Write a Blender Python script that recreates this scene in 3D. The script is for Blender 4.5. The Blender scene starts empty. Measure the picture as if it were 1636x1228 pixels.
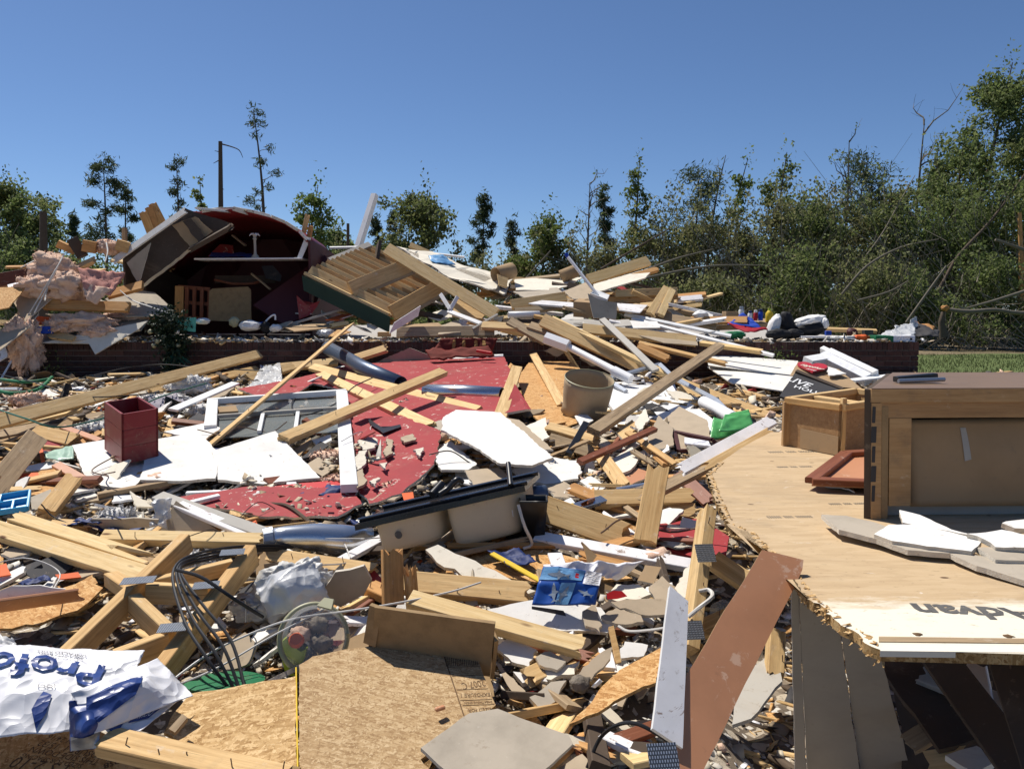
import bpy, bmesh, math, random
import numpy as np
from mathutils import Vector, Matrix, noise
R = math.radians
rnd = random.Random(7)
scene = bpy.context.scene
col = scene.collection

# ---------------------------------------------------------------- camera
EYE, PITCH, FPX = 1.7, R(5.35), 1270.0
cd = bpy.data.cameras.new('camera'); cam = bpy.data.objects.new('camera', cd); col.objects.link(cam)
cd.sensor_fit = 'HORIZONTAL'; cd.sensor_width = 36; cd.lens = 36*FPX/1636
cd.clip_start = 0.05; cd.clip_end = 3000
cam.location = (0, 0, EYE); cam.rotation_euler = (R(90)-PITCH, 0, 0)
scene.camera = cam

# ---------------------------------------------------------------- sky and sun
SUN_EL, SUN_AZ = R(60), R(-46)          # azimuth from +Y, negative = towards -X
w = bpy.data.worlds.new('World'); scene.world = w; w.use_nodes = True
nt = w.node_tree; bg = nt.nodes['Background']
sky = nt.nodes.new('ShaderNodeTexSky'); sky.sky_type = 'NISHITA'; sky.sun_disc = False
sky.sun_elevation = SUN_EL; sky.sun_rotation = SUN_AZ
sky.altitude = 0; sky.air_density = 0.72; sky.dust_density = 0.25; sky.ozone_density = 8.0
nt.links.new(sky.outputs[0], bg.inputs[0]); bg.inputs[1].default_value = 0.088
sd = bpy.data.lights.new('sun', 'SUN'); sun = bpy.data.objects.new('sun', sd); col.objects.link(sun)
sd.energy = 4.9; sd.angle = R(0.55); sd.color = (1.0, 0.94, 0.85)
SL = Vector((math.sin(SUN_AZ)*math.cos(SUN_EL), math.cos(SUN_AZ)*math.cos(SUN_EL), math.sin(SUN_EL)))
sun.location = SL*60; sun.rotation_euler = SL.to_track_quat('Z', 'Y').to_euler()
vs = scene.view_settings; vs.view_transform = 'Standard'; vs.look = 'None'; vs.gamma = 1; vs.use_curve_mapping = False
vs.exposure = 0.22
scene.cycles.max_bounces = 6; scene.cycles.diffuse_bounces = 3; scene.cycles.transparent_max_bounces = 8
scene.cycles.use_denoising = True

# ---------------------------------------------------------------- materials
class MB:
    """little node builder"""
    def __init__(s, name):
        s.m = bpy.data.materials.new(name); s.m.use_nodes = True; s.nt = s.m.node_tree
        s.b = s.nt.nodes['Principled BSDF']; s.out = s.nt.nodes['Material Output']
        s.b.inputs['Roughness'].default_value = 0.85; s.b.inputs['Specular IOR Level'].default_value = 0.25
        s.tc = s.nt.nodes.new('ShaderNodeTexCoord'); s.oi = s.nt.nodes.new('ShaderNodeObjectInfo')
    def n(s, t, **k):
        x = s.nt.nodes.new(t)
        for a, v in k.items(): setattr(x, a, v)
        return x
    def l(s, a, b): s.nt.links.new(a, b)
    def co(s, scale=(1, 1, 1), rot=(0, 0, 0), rand=True, src='Object'):
        mp = s.n('ShaderNodeMapping'); mp.inputs['Scale'].default_value = scale; mp.inputs['Rotation'].default_value = rot
        if rand:
            ad = s.n('ShaderNodeVectorMath', operation='MULTIPLY_ADD')
            cb = s.n('ShaderNodeCombineXYZ')
            for i in range(3): s.l(s.oi.outputs['Random'], cb.inputs[i])
            s.l(cb.outputs[0], ad.inputs[0]); ad.inputs[1].default_value = (37, 53, 71); s.l(s.tc.outputs[src], ad.inputs[2])
            s.l(ad.outputs[0], mp.inputs['Vector'])
        else: s.l(s.tc.outputs[src], mp.inputs['Vector'])
        return mp.outputs[0]
    def noise(s, vec, scale, detail=4, rough=0.55, dist=0):
        t = s.n('ShaderNodeTexNoise'); s.l(vec, t.inputs['Vector']); t.inputs['Scale'].default_value = scale
        t.inputs['Detail'].default_value = detail; t.inputs['Roughness'].default_value = rough; t.inputs['Distortion'].default_value = dist
        return t.outputs['Fac']
    def vor(s, vec, scale, out='Color', feature='F1', rnd_=1):
        t = s.n('ShaderNodeTexVoronoi', feature=feature); s.l(vec, t.inputs['Vector']); t.inputs['Scale'].default_value = scale
        t.inputs['Randomness'].default_value = rnd_
        return t.outputs[out]
    def ramp(s, fac, stops):
        r = s.n('ShaderNodeValToRGB'); e = r.color_ramp.elements
        while len(e) < len(stops): e.new(0.5)
        for q, (p, c) in zip(e, stops):
            q.position = p; q.color = (*c, 1) if len(c) == 3 else c
        s.l(fac, r.inputs[0]); return r.outputs[0]
    def mix(s, fac, a, b, mode='MIX'):
        x = s.n('ShaderNodeMix', data_type='RGBA', blend_type=mode)
        if isinstance(fac, (int, float)): x.inputs[0].default_value = fac
        else: s.l(fac, x.inputs[0])
        for i, v in ((6, a), (7, b)):
            if isinstance(v, tuple): x.inputs[i].default_value = (*v, 1)
            else: s.l(v, x.inputs[i])
        return x.outputs[2]
    def step(s, fac, lo, hi):
        x = s.n('ShaderNodeMapRange'); s.l(fac, x.inputs[0]); x.inputs[1].default_value = lo; x.inputs[2].default_value = hi
        return x.outputs[0]
    def bw(s, c):
        x = s.n('ShaderNodeRGBToBW'); s.l(c, x.inputs[0]); return x.outputs[0]
    def col(s, c): s.l(c, s.b.inputs['Base Color'])
    def bump(s, h, strength=0.3, dist=0.01):
        x = s.n('ShaderNodeBump'); x.inputs['Strength'].default_value = strength; x.inputs['Distance'].default_value = dist
        s.l(h, x.inputs['Height']); s.l(x.outputs[0], s.b.inputs['Normal'])
MAT = {}
def rgb(h):
    h = h.lstrip('#'); v = [int(h[i:i+2], 16)/255 for i in (0, 2, 4)]
    return tuple((c/12.92 if c <= .04045 else ((c+.055)/1.055)**2.4) for c in v)

def wood(name, dark, light, var, dirt=0.35, knots=True, rough=0.75):
    b = MB(name)
    g = b.noise(b.co((1.6, 34, 34)), 1.6, 6, 0.6, 0.4)
    f = b.noise(b.co((6, 160, 160)), 1.4, 3, 0.7)
    c = b.ramp(g, [(0.30, dark), (0.5, tuple((x+y)/2 for x, y in zip(dark, light))), (0.68, light)])
    c = b.mix(b.step(f, 0.52, 0.75), c, b.mix(0.45, c, tuple(x*0.45 for x in dark)))
    c = b.mix(b.ramp(b.oi.outputs['Random'], [(0.0, (0, 0, 0)), (0.35, (.25, .25, .25)), (0.7, (.05, .05, .05)), (1, (.6, .6, .6))]), c, b.mix(1.0, c, var, 'MULTIPLY'))
    if knots:
        k = b.vor(b.co((2.0, 7, 7)), 1.3, 'Distance')
        c = b.mix(b.step(k, 0.10, 0.04), c, (0.13, 0.055, 0.02))
    d = b.noise(b.co((4, 4, 4)), 2.5, 5, 0.65)
    c = b.mix(b.step(d, 0.56, 0.80), c, b.mix(dirt, c, (0.16, 0.12, 0.085)))
    e = b.noise(b.co((0.7, 5, 5)), 3.2, 6, 0.7)
    c = b.mix(b.step(e, 0.52, 0.66), c, b.mix(0.35, c, b.mix(1.0, c, (.66, .60, .55), 'MULTIPLY')))
    sp = b.noise(b.co((9, 14, 14)), 4.0, 5, 0.75); c = b.mix(b.step(sp, 0.70, 0.74), c, b.mix(0.6, c, (.05, .035, .025)))
    ck = b.noise(b.co((1.1, 60, 60)), 2.3, 2, 0.5); c = b.mix(b.step(ck, 0.70, 0.73), c, tuple(x*.35 for x in dark))
    du = b.noise(b.co((5, 8, 8)), 1.7, 7, 0.75); c = b.mix(b.step(du, 0.60, 0.68), c, b.mix(0.35, c, (.66, .60, .50)))
    b.col(c); b.bump(b.mix(0.5, f, g), 0.35, 0.004); b.b.inputs['Roughness'].default_value = rough
    MAT[name] = b.m
wood('pine', (.52, .335, .145), (.76, .555, .285), (.80, .62, .42))
wood('pine_grey', (.28, .20, .12), (.47, .355, .22), (.75, .65, .55), 0.6)
wood('pine_orange', (.46, .235, .08), (.64, .37, .15), (.9, .75, .6))
wood('pine_fresh', (.64, .435, .19), (.80, .61, .33), (.95, .88, .74), 0.25)
wood('cabinet_wood', (.32, .18, .08), (.43, .26, .12), (.9, .85, .8), 0.6, False, 0.55)
wood('cherry', (.19, .06, .028), (.27, .10, .05), (.9, .8, .8), 0.15, False, 0.5)
wood('oak_face', (.38, .225, .10), (.50, .32, .155), (.95, .9, .85), 0.65, False, 0.6)

def paint(name, c0, speck=(.3, .25, .2), amount=0.5, rough=0.6, wear=None, scale=1.0, bump=0.15, spec=0.3, metal=0.0, vary=None, mixed=False):
    vary = name.split('_')[0] in ('gypsum', 'paper', 'cardboard', 'slate', 'dark', 'white', 'grey', 'red') and name not in ('white_wadding', 'red_gloss', 'paper_white') if vary is None else vary
    b = MB(name); v = b.co((scale,)*3)
    n1 = b.noise(v, 3.0, 6, 0.65); n2 = b.noise(v, 22, 5, 0.7)
    c = b.mix(b.step(n1, 0.45, 0.8), c0, tuple(x*(1-amount*0.5) for x in c0))
    c = b.mix(b.step(n2, 0.64, 0.74), c, b.mix(amount, c, speck))
    if wear:
        n3 = b.noise(b.co((scale*7,)*3), 1.7, 7, 0.72, 0.6)
        c = b.mix(b.step(n3, 0.60, 0.64), c, wear)
    if vary:
        if mixed:
            g = b.n('ShaderNodeNewGeometry'); k = b.ramp(g.outputs['Random Per Island'], [(0, (.55, .52, .47)), (.5, (.92, .90, .86)), (1, (1.08, 1.08, 1.08))]); c = b.mix(1.0, c, k, 'MULTIPLY')
        st = b.noise(b.co((1.6,)*3), 1.3, 6, .7, .8); c = b.mix(b.step(st, .56, .72), c, b.mix(.30, c, (.36, .28, .19)))
        n5 = b.noise(b.co((11,)*3), 2.1, 7, .75); c = b.mix(b.step(n5, .60, .66), c, b.mix(.4, c, (.25, .19, .13)))
    b.col(c); b.bump(n2, bump, 0.003); b.b.inputs['Roughness'].default_value = rough
    b.b.inputs['Specular IOR Level'].default_value = spec; b.b.inputs['Metallic'].default_value = metal
    MAT[name] = b.m
    if vary and not mixed: paint(name+'_mixed', c0, speck, amount, rough, wear, scale, bump, spec, metal, True, True)
paint('gypsum_white', (.75, .73, .69), (.42, .36, .28), 0.35, 0.9, None, 1.6, 0.4)
paint('gypsum_cream', (.76, .70, .58), (.42, .36, .28), 0.35, 0.9, None, 1.6, 0.4)
paint('gypsum_core', (.66, .60, .50), (.30, .24, .17), 0.55, 0.95, None, 8, 1.0)
paint('paper_tan', (.43, .345, .245), (.62, .58, .5), 0.4, 0.9, None, 2.0, 0.2)
paint('paper_grey', (.42, .365, .29), (.60, .55, .46), 0.55, 0.9, None, 2.0, 0.2)
paint('cardboard', (.38, .26, .145), (.25, .17, .10), 0.4, 0.9, None, 1.5, 0.15)
paint('red_wall', (.33, .035, .038), (.55, .30, .27), 0.5, 0.7, (.55, .42, .36), 0.8, 0.2)
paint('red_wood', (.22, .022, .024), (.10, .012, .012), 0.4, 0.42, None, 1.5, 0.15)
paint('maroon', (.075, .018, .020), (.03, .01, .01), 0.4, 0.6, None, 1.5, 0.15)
paint('white_paint', (.78, .78, .77), (.45, .42, .38), 0.3, 0.5, None, 1.5, 0.12)
paint('white_vinyl', (.80, .78, .72), (.5, .45, .38), 0.25, 0.45, None, 1.2, 0.05)
paint('white_scuffed', (.78, .76, .76), (.22, .16, .12), 0.5, 0.5, (.30, .23, .19), 1.2, 0.1)
paint('grey_trim', (.42, .395, .35), (.3, .27, .22), 0.5, 0.6, None, 1.5, 0.1)
paint('bare_floor', (.30, .27, .24), (.6, .56, .5), 0.6, 0.95, None, 2.0, 0.3)
paint('siding_grey', (.36, .33, .29), (.2, .17, .13), 0.4, 0.5, None, 1.2, 0.08)  # white siding, darkened to carry the shade under the deck
paint('pvc', (.84, .84, .84), (.6, .58, .55), 0.15, 0.35, None, 1.0, 0.02, 0.5)
paint('black_plastic', (.012, .012, .013), (.05, .05, .05), 0.4, 0.35, None, 1.5, 0.05, 0.5)
paint('sink_black', (.010, .010, .011), (.30, .29, .27), 0.8, 0.22, None, 7, 0.05, 0.6)
paint('sink_beige', (.66, .54, .37), (.20, .15, .09), 0.3, 0.5, None, 1.0, 0.05)
paint('particleboard', (.32, .215, .11), (.14, .09, .05), 0.7, 0.9, None, 5, 0.4)
paint('brown_laminate', (.54, .25, .125), (.36, .17, .09), 0.6, 0.42, (.62, .38, .25), 1.0, 0.06, 0.5)
paint('green_paint', (.020, .045, .028), (.01, .02, .015), 0.4, 0.6, None, 1.5, 0.1)
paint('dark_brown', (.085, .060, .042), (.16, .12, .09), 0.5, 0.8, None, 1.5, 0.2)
paint('slate', (.05, .048, .05), (.02, .02, .02), 0.4, 0.8, None, 1.5, 0.2)
paint('galvanised', (.60, .63, .67), (.4, .42, .45), 0.3, 0.25, None, 2.5, 0.06, 0.5, 0.9)
paint('dull_metal', (.34, .37, .42), (.2, .21, .23), 0.4, 0.38, None, 2.5, 0.1, 0.5, 0.8)
paint('duct_blue', (.10, .135, .20), (.2, .22, .25), 0.4, 0.35, None, 2.5, 0.08, 0.5, 0.5)
paint('concrete', (.42, .39, .35), (.25, .22, .18), 0.5, 0.95, None, 1.5, 0.4)
paint('mortar', (.19, .165, .145), (.1, .09, .08), 0.5, 0.95, None, 3, 0.4)
paint('blue_plastic', (.03, .34, .62), (.0, .2, .45), 0.3, 0.3, None, 1, 0.02, 0.5)
paint('blue_cloth', (.012, .06, .42), (.01, .03, .2), 0.3, 0.7, None, 2, 0.2)
paint('red_cloth', (.40, .012, .03), (.2, .01, .02), 0.3, 0.7, None, 2, 0.2)
paint('green_plastic', (.10, .40, .12), (.25, .55, .25), 0.6, 0.35, None, 3, 0.05, 0.5)
paint('dark_green', (.010, .14, .055), (.01, .05, .03), 0.3, 0.6, None, 2, 0.1)
paint('lime', (.42, .52, .04), (.3, .36, .05), 0.3, 0.35, None, 2, 0.05, 0.5)
paint('khaki_plastic', (.36, .35, .22), (.25, .22, .15), 0.4, 0.45, None, 2, 0.05, 0.4)
paint('mint', (.36, .52, .40), (.6, .65, .6), 0.5, 0.35, None, 3, 0.05, 0.5)
paint('cabinet_top', (.21, .14, .095), (.09, .05, .04), 0.5, 0.45, None, 2, 0.1)
paint('orange', (.72, .13, .03), (.5, .1, .03), 0.3, 0.7, None, 2, 0.1)
paint('red_gloss', (.55, .022, .022), (.35, .02, .02), 0.3, 0.4, None, 2, 0.1)
paint('yellow', (.70, .48, .03), (.4, .25, .03), 0.4, 0.6, None, 3, 0.1)
paint('teal', (.14, .56, .47), (.1, .4, .35), 0.3, 0.7, None, 2, 0.1)
paint('navy', (.012, .028, .12), (.03, .05, .15), 0.3, 0.6, None, 2, 0.1)
paint('cloth_white', (.78, .77, .75), (.55, .52, .48), 0.3, 0.9, None, 3, 0.5)
paint('cloth_grey', (.30, .28, .32), (.45, .42, .45), 0.5, 0.9, None, 5, 0.5)
paint('cloth_black', (.016, .016, .018), (.03, .03, .03), 0.4, 0.7, None, 4, 0.4)
paint('bag_white', (.74, .74, .76), (.62, .60, .60), 0.2, 0.38, None, 2, 0.1, 0.4)
paint('bag_blue', (.025, .055, .21), (.12, .15, .3), 0.4, 0.35, None, 4, 0.05, 0.4)
paint('paper_white', (.82, .82, .86), (.7, .7, .74), 0.15, 0.7, None, 2, 0.05)
paint('lampshade', (.40, .31, .20), (.26, .2, .13), 0.5, 0.85, None, 2, 0.15)
paint('ink', (.05, .05, .055), (.16, .13, .1), 0.7, 0.8, None, 14, 0.02)
paint('ink_brown', (.13, .075, .035), (.25, .17, .09), 0.7, 0.8, None, 14, 0.02)
paint('ink_faded', (.12, .115, .11), (.4, .33, .23), 0.9, 0.8, (.50, .40, .28), 5, 0.02)
paint('ink_white', (.75, .75, .74), (.4, .4, .4), 0.4, 0.8, None, 6, 0.02)
paint('cable_black', (.02, .02, .022), (.06, .06, .06), 0.4, 0.5, None, 3, 0.02)
paint('cable_white', (.62, .60, .56), (.4, .38, .35), 0.4, 0.5, None, 3, 0.02)
paint('cable_green', (.03, .14, .10), (.02, .1, .08), 0.4, 0.5, None, 3, 0.02)
paint('rusty_wire', (.15, .09, .06), (.06, .04, .03), 0.4, 0.6, None, 3, 0.02)
paint('shark_grey', (.22, .27, .34), (.1, .13, .2), 0.5, 0.5, None, 6, 0.02)
paint('ocean_blue', (.02, .085, .36), (.05, .2, .5), 0.5, 0.35, None, 4, 0.02, 0.4)
paint('ocean_light', (.16, .36, .62), (.4, .55, .7), 0.6, 0.35, None, 5, 0.02, 0.4)
paint('foam_speckled', (.74, .75, .78), (.35, .36, .4), 0.6, 0.8, None, 5, 0.5)
paint('floral_red', (.15, .022, .014), (.06, .02, .012), 0.6, 0.85, None, 4, 0.2)
paint('floral_gold', (.36, .20, .06), (.22, .1, .03), 0.5, 0.85, None, 4, 0.2)
paint('bark', (.11, .082, .060), (.05, .035, .025), 0.6, 0.95, None, 3, 0.8)
paint('bark_grey', (.16, .14, .11), (.10, .08, .06), 0.6, 0.95, None, 3, 0.8)
paint('splintered', (.48, .24, .09), (.25, .11, .04), 0.6, 0.9, None, 4, 0.5)

def fluff(name, a, bcol, sss=None):
    b = MB(name); v = b.co((1, 1, 1))
    n1 = b.noise(v, 9, 8, 0.7, 0.5); n2 = b.noise(v, 45, 6, 0.75, 1.0)
    c = b.ramp(n1, [(0.3, bcol), (0.62, a)])
    c = b.mix(b.step(n2, 0.6, 0.8), c, b.mix(0.4, c, (.30, .2, .14)))
    b.col(c); b.bump(b.mix(0.6, n1, n2), 0.9, 0.02); b.b.inputs['Roughness'].default_value = 1
    MAT[name] = b.m
fluff('pink_insulation', (.82, .60, .46), (.68, .43, .31))
fluff('pink_facing', (.62, .33, .27), (.48, .20, .16))
paint('dead_twig', (.27, .235, .18), (.12, .1, .07), 0.6, 0.95, None, 3, 0.5)
paint('wad_film', (.58, .57, .54), (.44, .43, .40), 0.4, 0.4, None, 3, 0.1, 0.5)
fluff('white_wadding', (.82, .81, .79), (.66, .63, .58))
fluff('cream_crumb', (.72, .66, .55), (.52, .44, .33))
fluff('grey_wadding', (.30, .26, .21), (.16, .13, .10))

def osb(name, lo, mid, hi, sc=1.0):
    b = MB(name)
    nz = b.noise(b.co((1, 1, 1)), 7, 2)
    layers = []
    for k, (rot, s) in enumerate(((0.35, 1.0), (1.25, 1.2), (2.3, 0.9))):
        v0 = b.co((1, 1, 1), (0, 0, rot)); m2 = b.n('ShaderNodeMapping'); m2.inputs['Scale'].default_value = (10*s*sc, 40*s*sc, 20*sc); b.l(v0, m2.inputs['Vector']); v = m2.outputs[0]
        ds = b.n('ShaderNodeVectorMath', operation='MULTIPLY_ADD')
        t = b.n('ShaderNodeTexNoise'); b.l(v, t.inputs['Vector']); t.inputs['Scale'].default_value = 0.35
        b.l(t.outputs['Color'], ds.inputs[0]); ds.inputs[1].default_value = (1.2, 1.2, 1.2); b.l(v, ds.inputs[2])
        layers.append(b.bw(b.vor(ds.outputs[0], 1.0)))
    sel = b.noise(b.co((1, 1, 1)), 26*sc, 3, 0.6)
    f = b.mix(b.step(sel, 0.42, 0.48), layers[0], layers[1]); f = b.mix(b.step(sel, 0.55, 0.6), f, layers[2])
    c = b.ramp(f, [(0.15, lo), (0.5, mid), (0.85, hi)])
    fine = b.noise(b.co((1, 1, 1)), 120*sc, 4, 0.7)
    c = b.mix(b.step(fine, 0.56, 0.72), c, b.mix(0.55, c, tuple(x*0.35 for x in lo)))
    st = b.noise(b.co((1, 1, 1)), 3, 6, 0.65)
    c = b.mix(b.step(st, 0.58, 0.8), c, b.mix(0.5, c, (.20, .12, .06)))
    ch = b.noise(b.co((1, 1, 1)), 17, 6, 0.75)
    c = b.mix(b.step(ch, 0.70, 0.74), c, (.72, .66, .56))
    b.col(c); b.bump(b.mix(0.4, f, fine), 0.5, 0.004); b.b.inputs['Roughness'].default_value = 0.8
    MAT[name] = b.m
osb('osb', (.32, .18, .065), (.50, .32, .14), (.68, .48, .25), 1.9)
osb('osb_dull', (.29, .175, .08), (.42, .28, .14), (.56, .41, .235), 3.0)
osb('osb_orange', (.38, .18, .055), (.55, .30, .11), (.68, .44, .2), 2.2)
osb('osb_edge', (.22, .12, .04), (.38, .23, .09), (.52, .36, .17), 2.5)

def decking():
    b = MB('decking')                      # floor deck: fine pale flakes, chalky band of plaster dust along the near edge
    g = b.noise(b.co((3, 26, 10), rand=False), 2.2, 7, 0.65, 0.5)
    v = b.bw(b.vor(b.co((10, 42, 20), (0, 0, .15), rand=False), 1.0))
    c = b.ramp(b.mix(0.3, g, v), [(0.15, (.40, .28, .16)), (0.5, (.50, .365, .215)), (0.85, (.57, .43, .27))])
    s = b.noise(b.co((1.2, 5, 3), rand=False), 4.2, 6, 0.7)
    c = b.mix(b.step(s, 0.60, 0.72), c, b.mix(0.4, c, (.26, .17, .09)))
    k = b.vor(b.co((5, 9, 5), rand=False), 1.1, 'Distance'); c = b.mix(b.step(k, 0.07, 0.045), c, (.10, .055, .03))
    sp = b.n('ShaderNodeSeparateXYZ'); b.l(b.tc.outputs['Object'], sp.inputs[0])
    nz = b.noise(b.co((2, 6, 2), rand=False), 4, 6, 0.7)
    ad = b.n('ShaderNodeMath', operation='MULTIPLY_ADD'); b.l(nz, ad.inputs[0]); ad.inputs[1].default_value = 0.30; b.l(sp.outputs[1], ad.inputs[2])
    c = b.mix(b.step(ad.outputs[0], DUST_Y+0.10, DUST_Y+0.02), c, (.74, .68, .55))
    p = b.noise(b.co((3, 6, 3), rand=False), 2.3, 8, 0.75); c = b.mix(b.step(p, 0.665, 0.70), c, (.75, .71, .64))
    q = b.noise(b.co((1, 1.6, 1), rand=False), 1.9, 7, 0.7, 0.6); c = b.mix(b.step(q, 0.5, 0.72), c, b.mix(0.45, c, (.25, .19, .13)))
    q2 = b.noise(b.co((14, 30, 14), rand=False), 2.0, 4, 0.7); c = b.mix(b.step(q2, 0.60, 0.70), c, b.mix(0.5, c, (.17, .11, .06)))
    q3 = b.noise(b.co((2, 3, 2), rand=False), 5.0, 8, 0.75, 1.0); c = b.mix(b.step(q3, 0.63, 0.68), c, b.mix(0.55, c, (.66, .60, .50)))
    b.col(c); b.bump(g, 0.25, 0.003); MAT['decking'] = b.m
DUST_Y = -0.80

def ground_mats():
    b = MB('dirt_rubble'); v = b.co((1, 1, 1), rand=False)
    n1 = b.noise(v, 1.6, 8, 0.7); n2 = b.noise(v, 14, 8, 0.75)
    c = b.ramp(n1, [(0.3, (.085, .066, .046)), (0.5, (.17, .135, .10)), (0.7, (.28, .225, .165))])
    vz = b.vor(v, 24); bwv = b.bw(vz)
    c = b.mix(b.step(bwv, 0.66, 0.70), c, (.50, .43, .33))
    c = b.mix(b.step(b.bw(b.vor(v, 41)), 0.74, 0.78), c, (.66, .62, .55))
    c = b.mix(b.step(n2, 0.56, 0.7), c, (.055, .042, .03))
    b.col(c); b.bump(b.mix(0.5, n2, bwv), 0.9, 0.03); b.b.inputs['Roughness'].default_value = 1; MAT['dirt_rubble'] = b.m
    b = MB('bare_earth'); v = b.co((1, 1, 1), rand=False)
    n1 = b.noise(v, 0.12, 8, 0.7); n2 = b.noise(v, 2.2, 8, 0.75)
    c = b.ramp(n1, [(0.35, (.11, .10, .045)), (0.55, (.22, .17, .105)), (0.7, (.30, .24, .16))])
    c = b.mix(b.step(n2, 0.5, 0.7), c, (.09, .075, .04)); b.col(c); b.bump(n2, 0.8, 0.08); MAT['bare_earth'] = b.m
    b = MB('grass_soil'); v = b.co((1, 1, 1), rand=False)
    n1 = b.noise(v, 0.35, 6, 0.65); n2 = b.noise(v, 9, 7, 0.75)
    c = b.ramp(n1, [(0.3, (.085, .12, .035)), (0.6, (.13, .165, .055)), (0.75, (.17, .19, .07))])
    c = b.mix(b.step(n2, 0.45, 0.7), c, (.05, .085, .018)); b.col(c); b.bump(n2, 0.9, 0.05); MAT['grass_soil'] = b.m
    b = MB('brick_dark'); v = b.co((1, 1, 1))
    n2 = b.noise(v, 30, 6, 0.7)
    c = b.ramp(b.oi.outputs['Random'], [(0, (.050, .027, .023)), (0.4, (.085, .040, .033)), (0.75, (.060, .033, .029)), (1, (.12, .06, .048))])
    c = b.mix(b.step(n2, 0.55, 0.75), c, (.15, .115, .10)); b.col(c); b.bump(n2, 0.5, 0.004); b.b.inputs['Roughness'].default_value = 0.85; MAT['brick_dark'] = b.m
ground_mats()

def leafmat(name, a, bb, c3, trans=0.30):
    b = MB(name); n1 = b.noise(b.co((1, 1, 1)), 0.9, 4, 0.6)
    g = b.n('ShaderNodeNewGeometry')
    c = b.ramp(g.outputs['Random Per Island'], [(0, a), (0.5, bb), (1, c3)])
    c = b.mix(b.step(n1, 0.4, 0.7), c, b.mix(0.5, c, a))
    c = b.mix(b.oi.outputs['Random'], c, b.mix(1.0, c, (.92, .82, .85), 'MULTIPLY'))
    b.col(c); b.b.inputs['Roughness'].default_value = 0.6
    t = b.n('ShaderNodeBsdfTranslucent'); b.l(c, t.inputs['Color']); mx = b.n('ShaderNodeMixShader'); mx.inputs[0].default_value = trans
    b.l(b.b.outputs[0], mx.inputs[1]); b.l(t.outputs[0], mx.inputs[2]); b.l(mx.outputs[0], b.out.inputs[0]); MAT[name] = b.m
leafmat('leaf', (.10, .145, .044), (.165, .22, .074), (.23, .27, .11), .55)
leafmat('leaf_bright', (.090, .14, .032), (.15, .21, .052), (.21, .26, .085), .5)
leafmat('leaf_olive', (.13, .158, .058), (.21, .235, .095), (.28, .275, .14), .55)
leafmat('needle', (.045, .072, .030), (.070, .105, .044), (.10, .13, .06), 0.4)
leafmat('grass_blade', (.07, .10, .028), (.115, .15, .045), (.18, .19, .08), 0.25)
leafmat('artificial_leaf', (.012, .030, .014), (.022, .045, .02), (.035, .05, .03), 0.1)

def glassy(name, tint, alpha, rough=0.12):
    b = MB(name); b.b.inputs['Base Color'].default_value = (*tint, 1); b.b.inputs['Roughness'].default_value = rough
    b.b.inputs['Alpha'].default_value = alpha; b.b.inputs['Specular IOR Level'].default_value = 0.7; MAT[name] = b.m
def crumple(name, sc=7, st=.55):       # fine creases of a crumpled film
    m = MAT[name]; nt_ = m.node_tree; t = nt_.nodes.new('ShaderNodeTexCoord'); nz = nt_.nodes.new('ShaderNodeTexNoise'); nz.inputs['Scale'].default_value = 3; ad = nt_.nodes.new('ShaderNodeVectorMath'); ad.operation = 'MULTIPLY_ADD'; ad.inputs[1].default_value = (.25, .25, .25)
    nt_.links.new(t.outputs['Object'], nz.inputs['Vector']); nt_.links.new(nz.outputs['Color'], ad.inputs[0]); nt_.links.new(t.outputs['Object'], ad.inputs[2]); prev = None
    for k, s in enumerate((sc, sc*2.7)):
        v = nt_.nodes.new('ShaderNodeTexVoronoi'); v.inputs['Scale'].default_value = s; nt_.links.new(ad.outputs[0], v.inputs['Vector'])
        b = nt_.nodes.new('ShaderNodeBump'); b.inputs['Strength'].default_value = st; b.inputs['Distance'].default_value = .05/(k+1); nt_.links.new(v.outputs['Distance'], b.inputs['Height'])
        if prev: nt_.links.new(prev.outputs[0], b.inputs['Normal'])
        prev = b
    nt_.links.new(prev.outputs[0], nt_.nodes['Principled BSDF'].inputs['Normal'])
glassy('window_glass', (.30, .33, .33), 0.55)
glassy('clear_plastic', (.60, .61, .60), 0.22, 0.15)
glassy('plastic_film', (.72, .73, .74), 0.62, 0.3)
for q_ in ('wad_film', 'bag_white', 'bag_blue', 'plastic_film', 'paper_white'): crumple(q_)
crumple('green_plastic', 5, .3)
decking()
def plate_mat():
    b = MB('nail_plate'); v = b.co((1, 1, 1), rand=False)
    br = b.n('ShaderNodeTexBrick'); b.l(v, br.inputs['Vector']); br.inputs['Scale'].default_value = 62
    br.inputs['Color1'].default_value = (1, 1, 1, 1); br.inputs['Color2'].default_value = (.8, .8, .8, 1); br.inputs['Mortar'].default_value = (0, 0, 0, 1)
    br.inputs['Mortar Size'].default_value = 0.10; br.inputs['Brick Width'].default_value = 0.35; br.inputs['Row Height'].default_value = 0.5
    f = b.bw(br.outputs['Color']); c = b.mix(f, (.10, .11, .125), (.58, .62, .68)); b.col(c); b.b.inputs['Metallic'].default_value = 0.6
    b.b.inputs['Roughness'].default_value = 0.4; b.bump(f, 0.6, 0.003); MAT['nail_plate'] = b.m
plate_mat()

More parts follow.
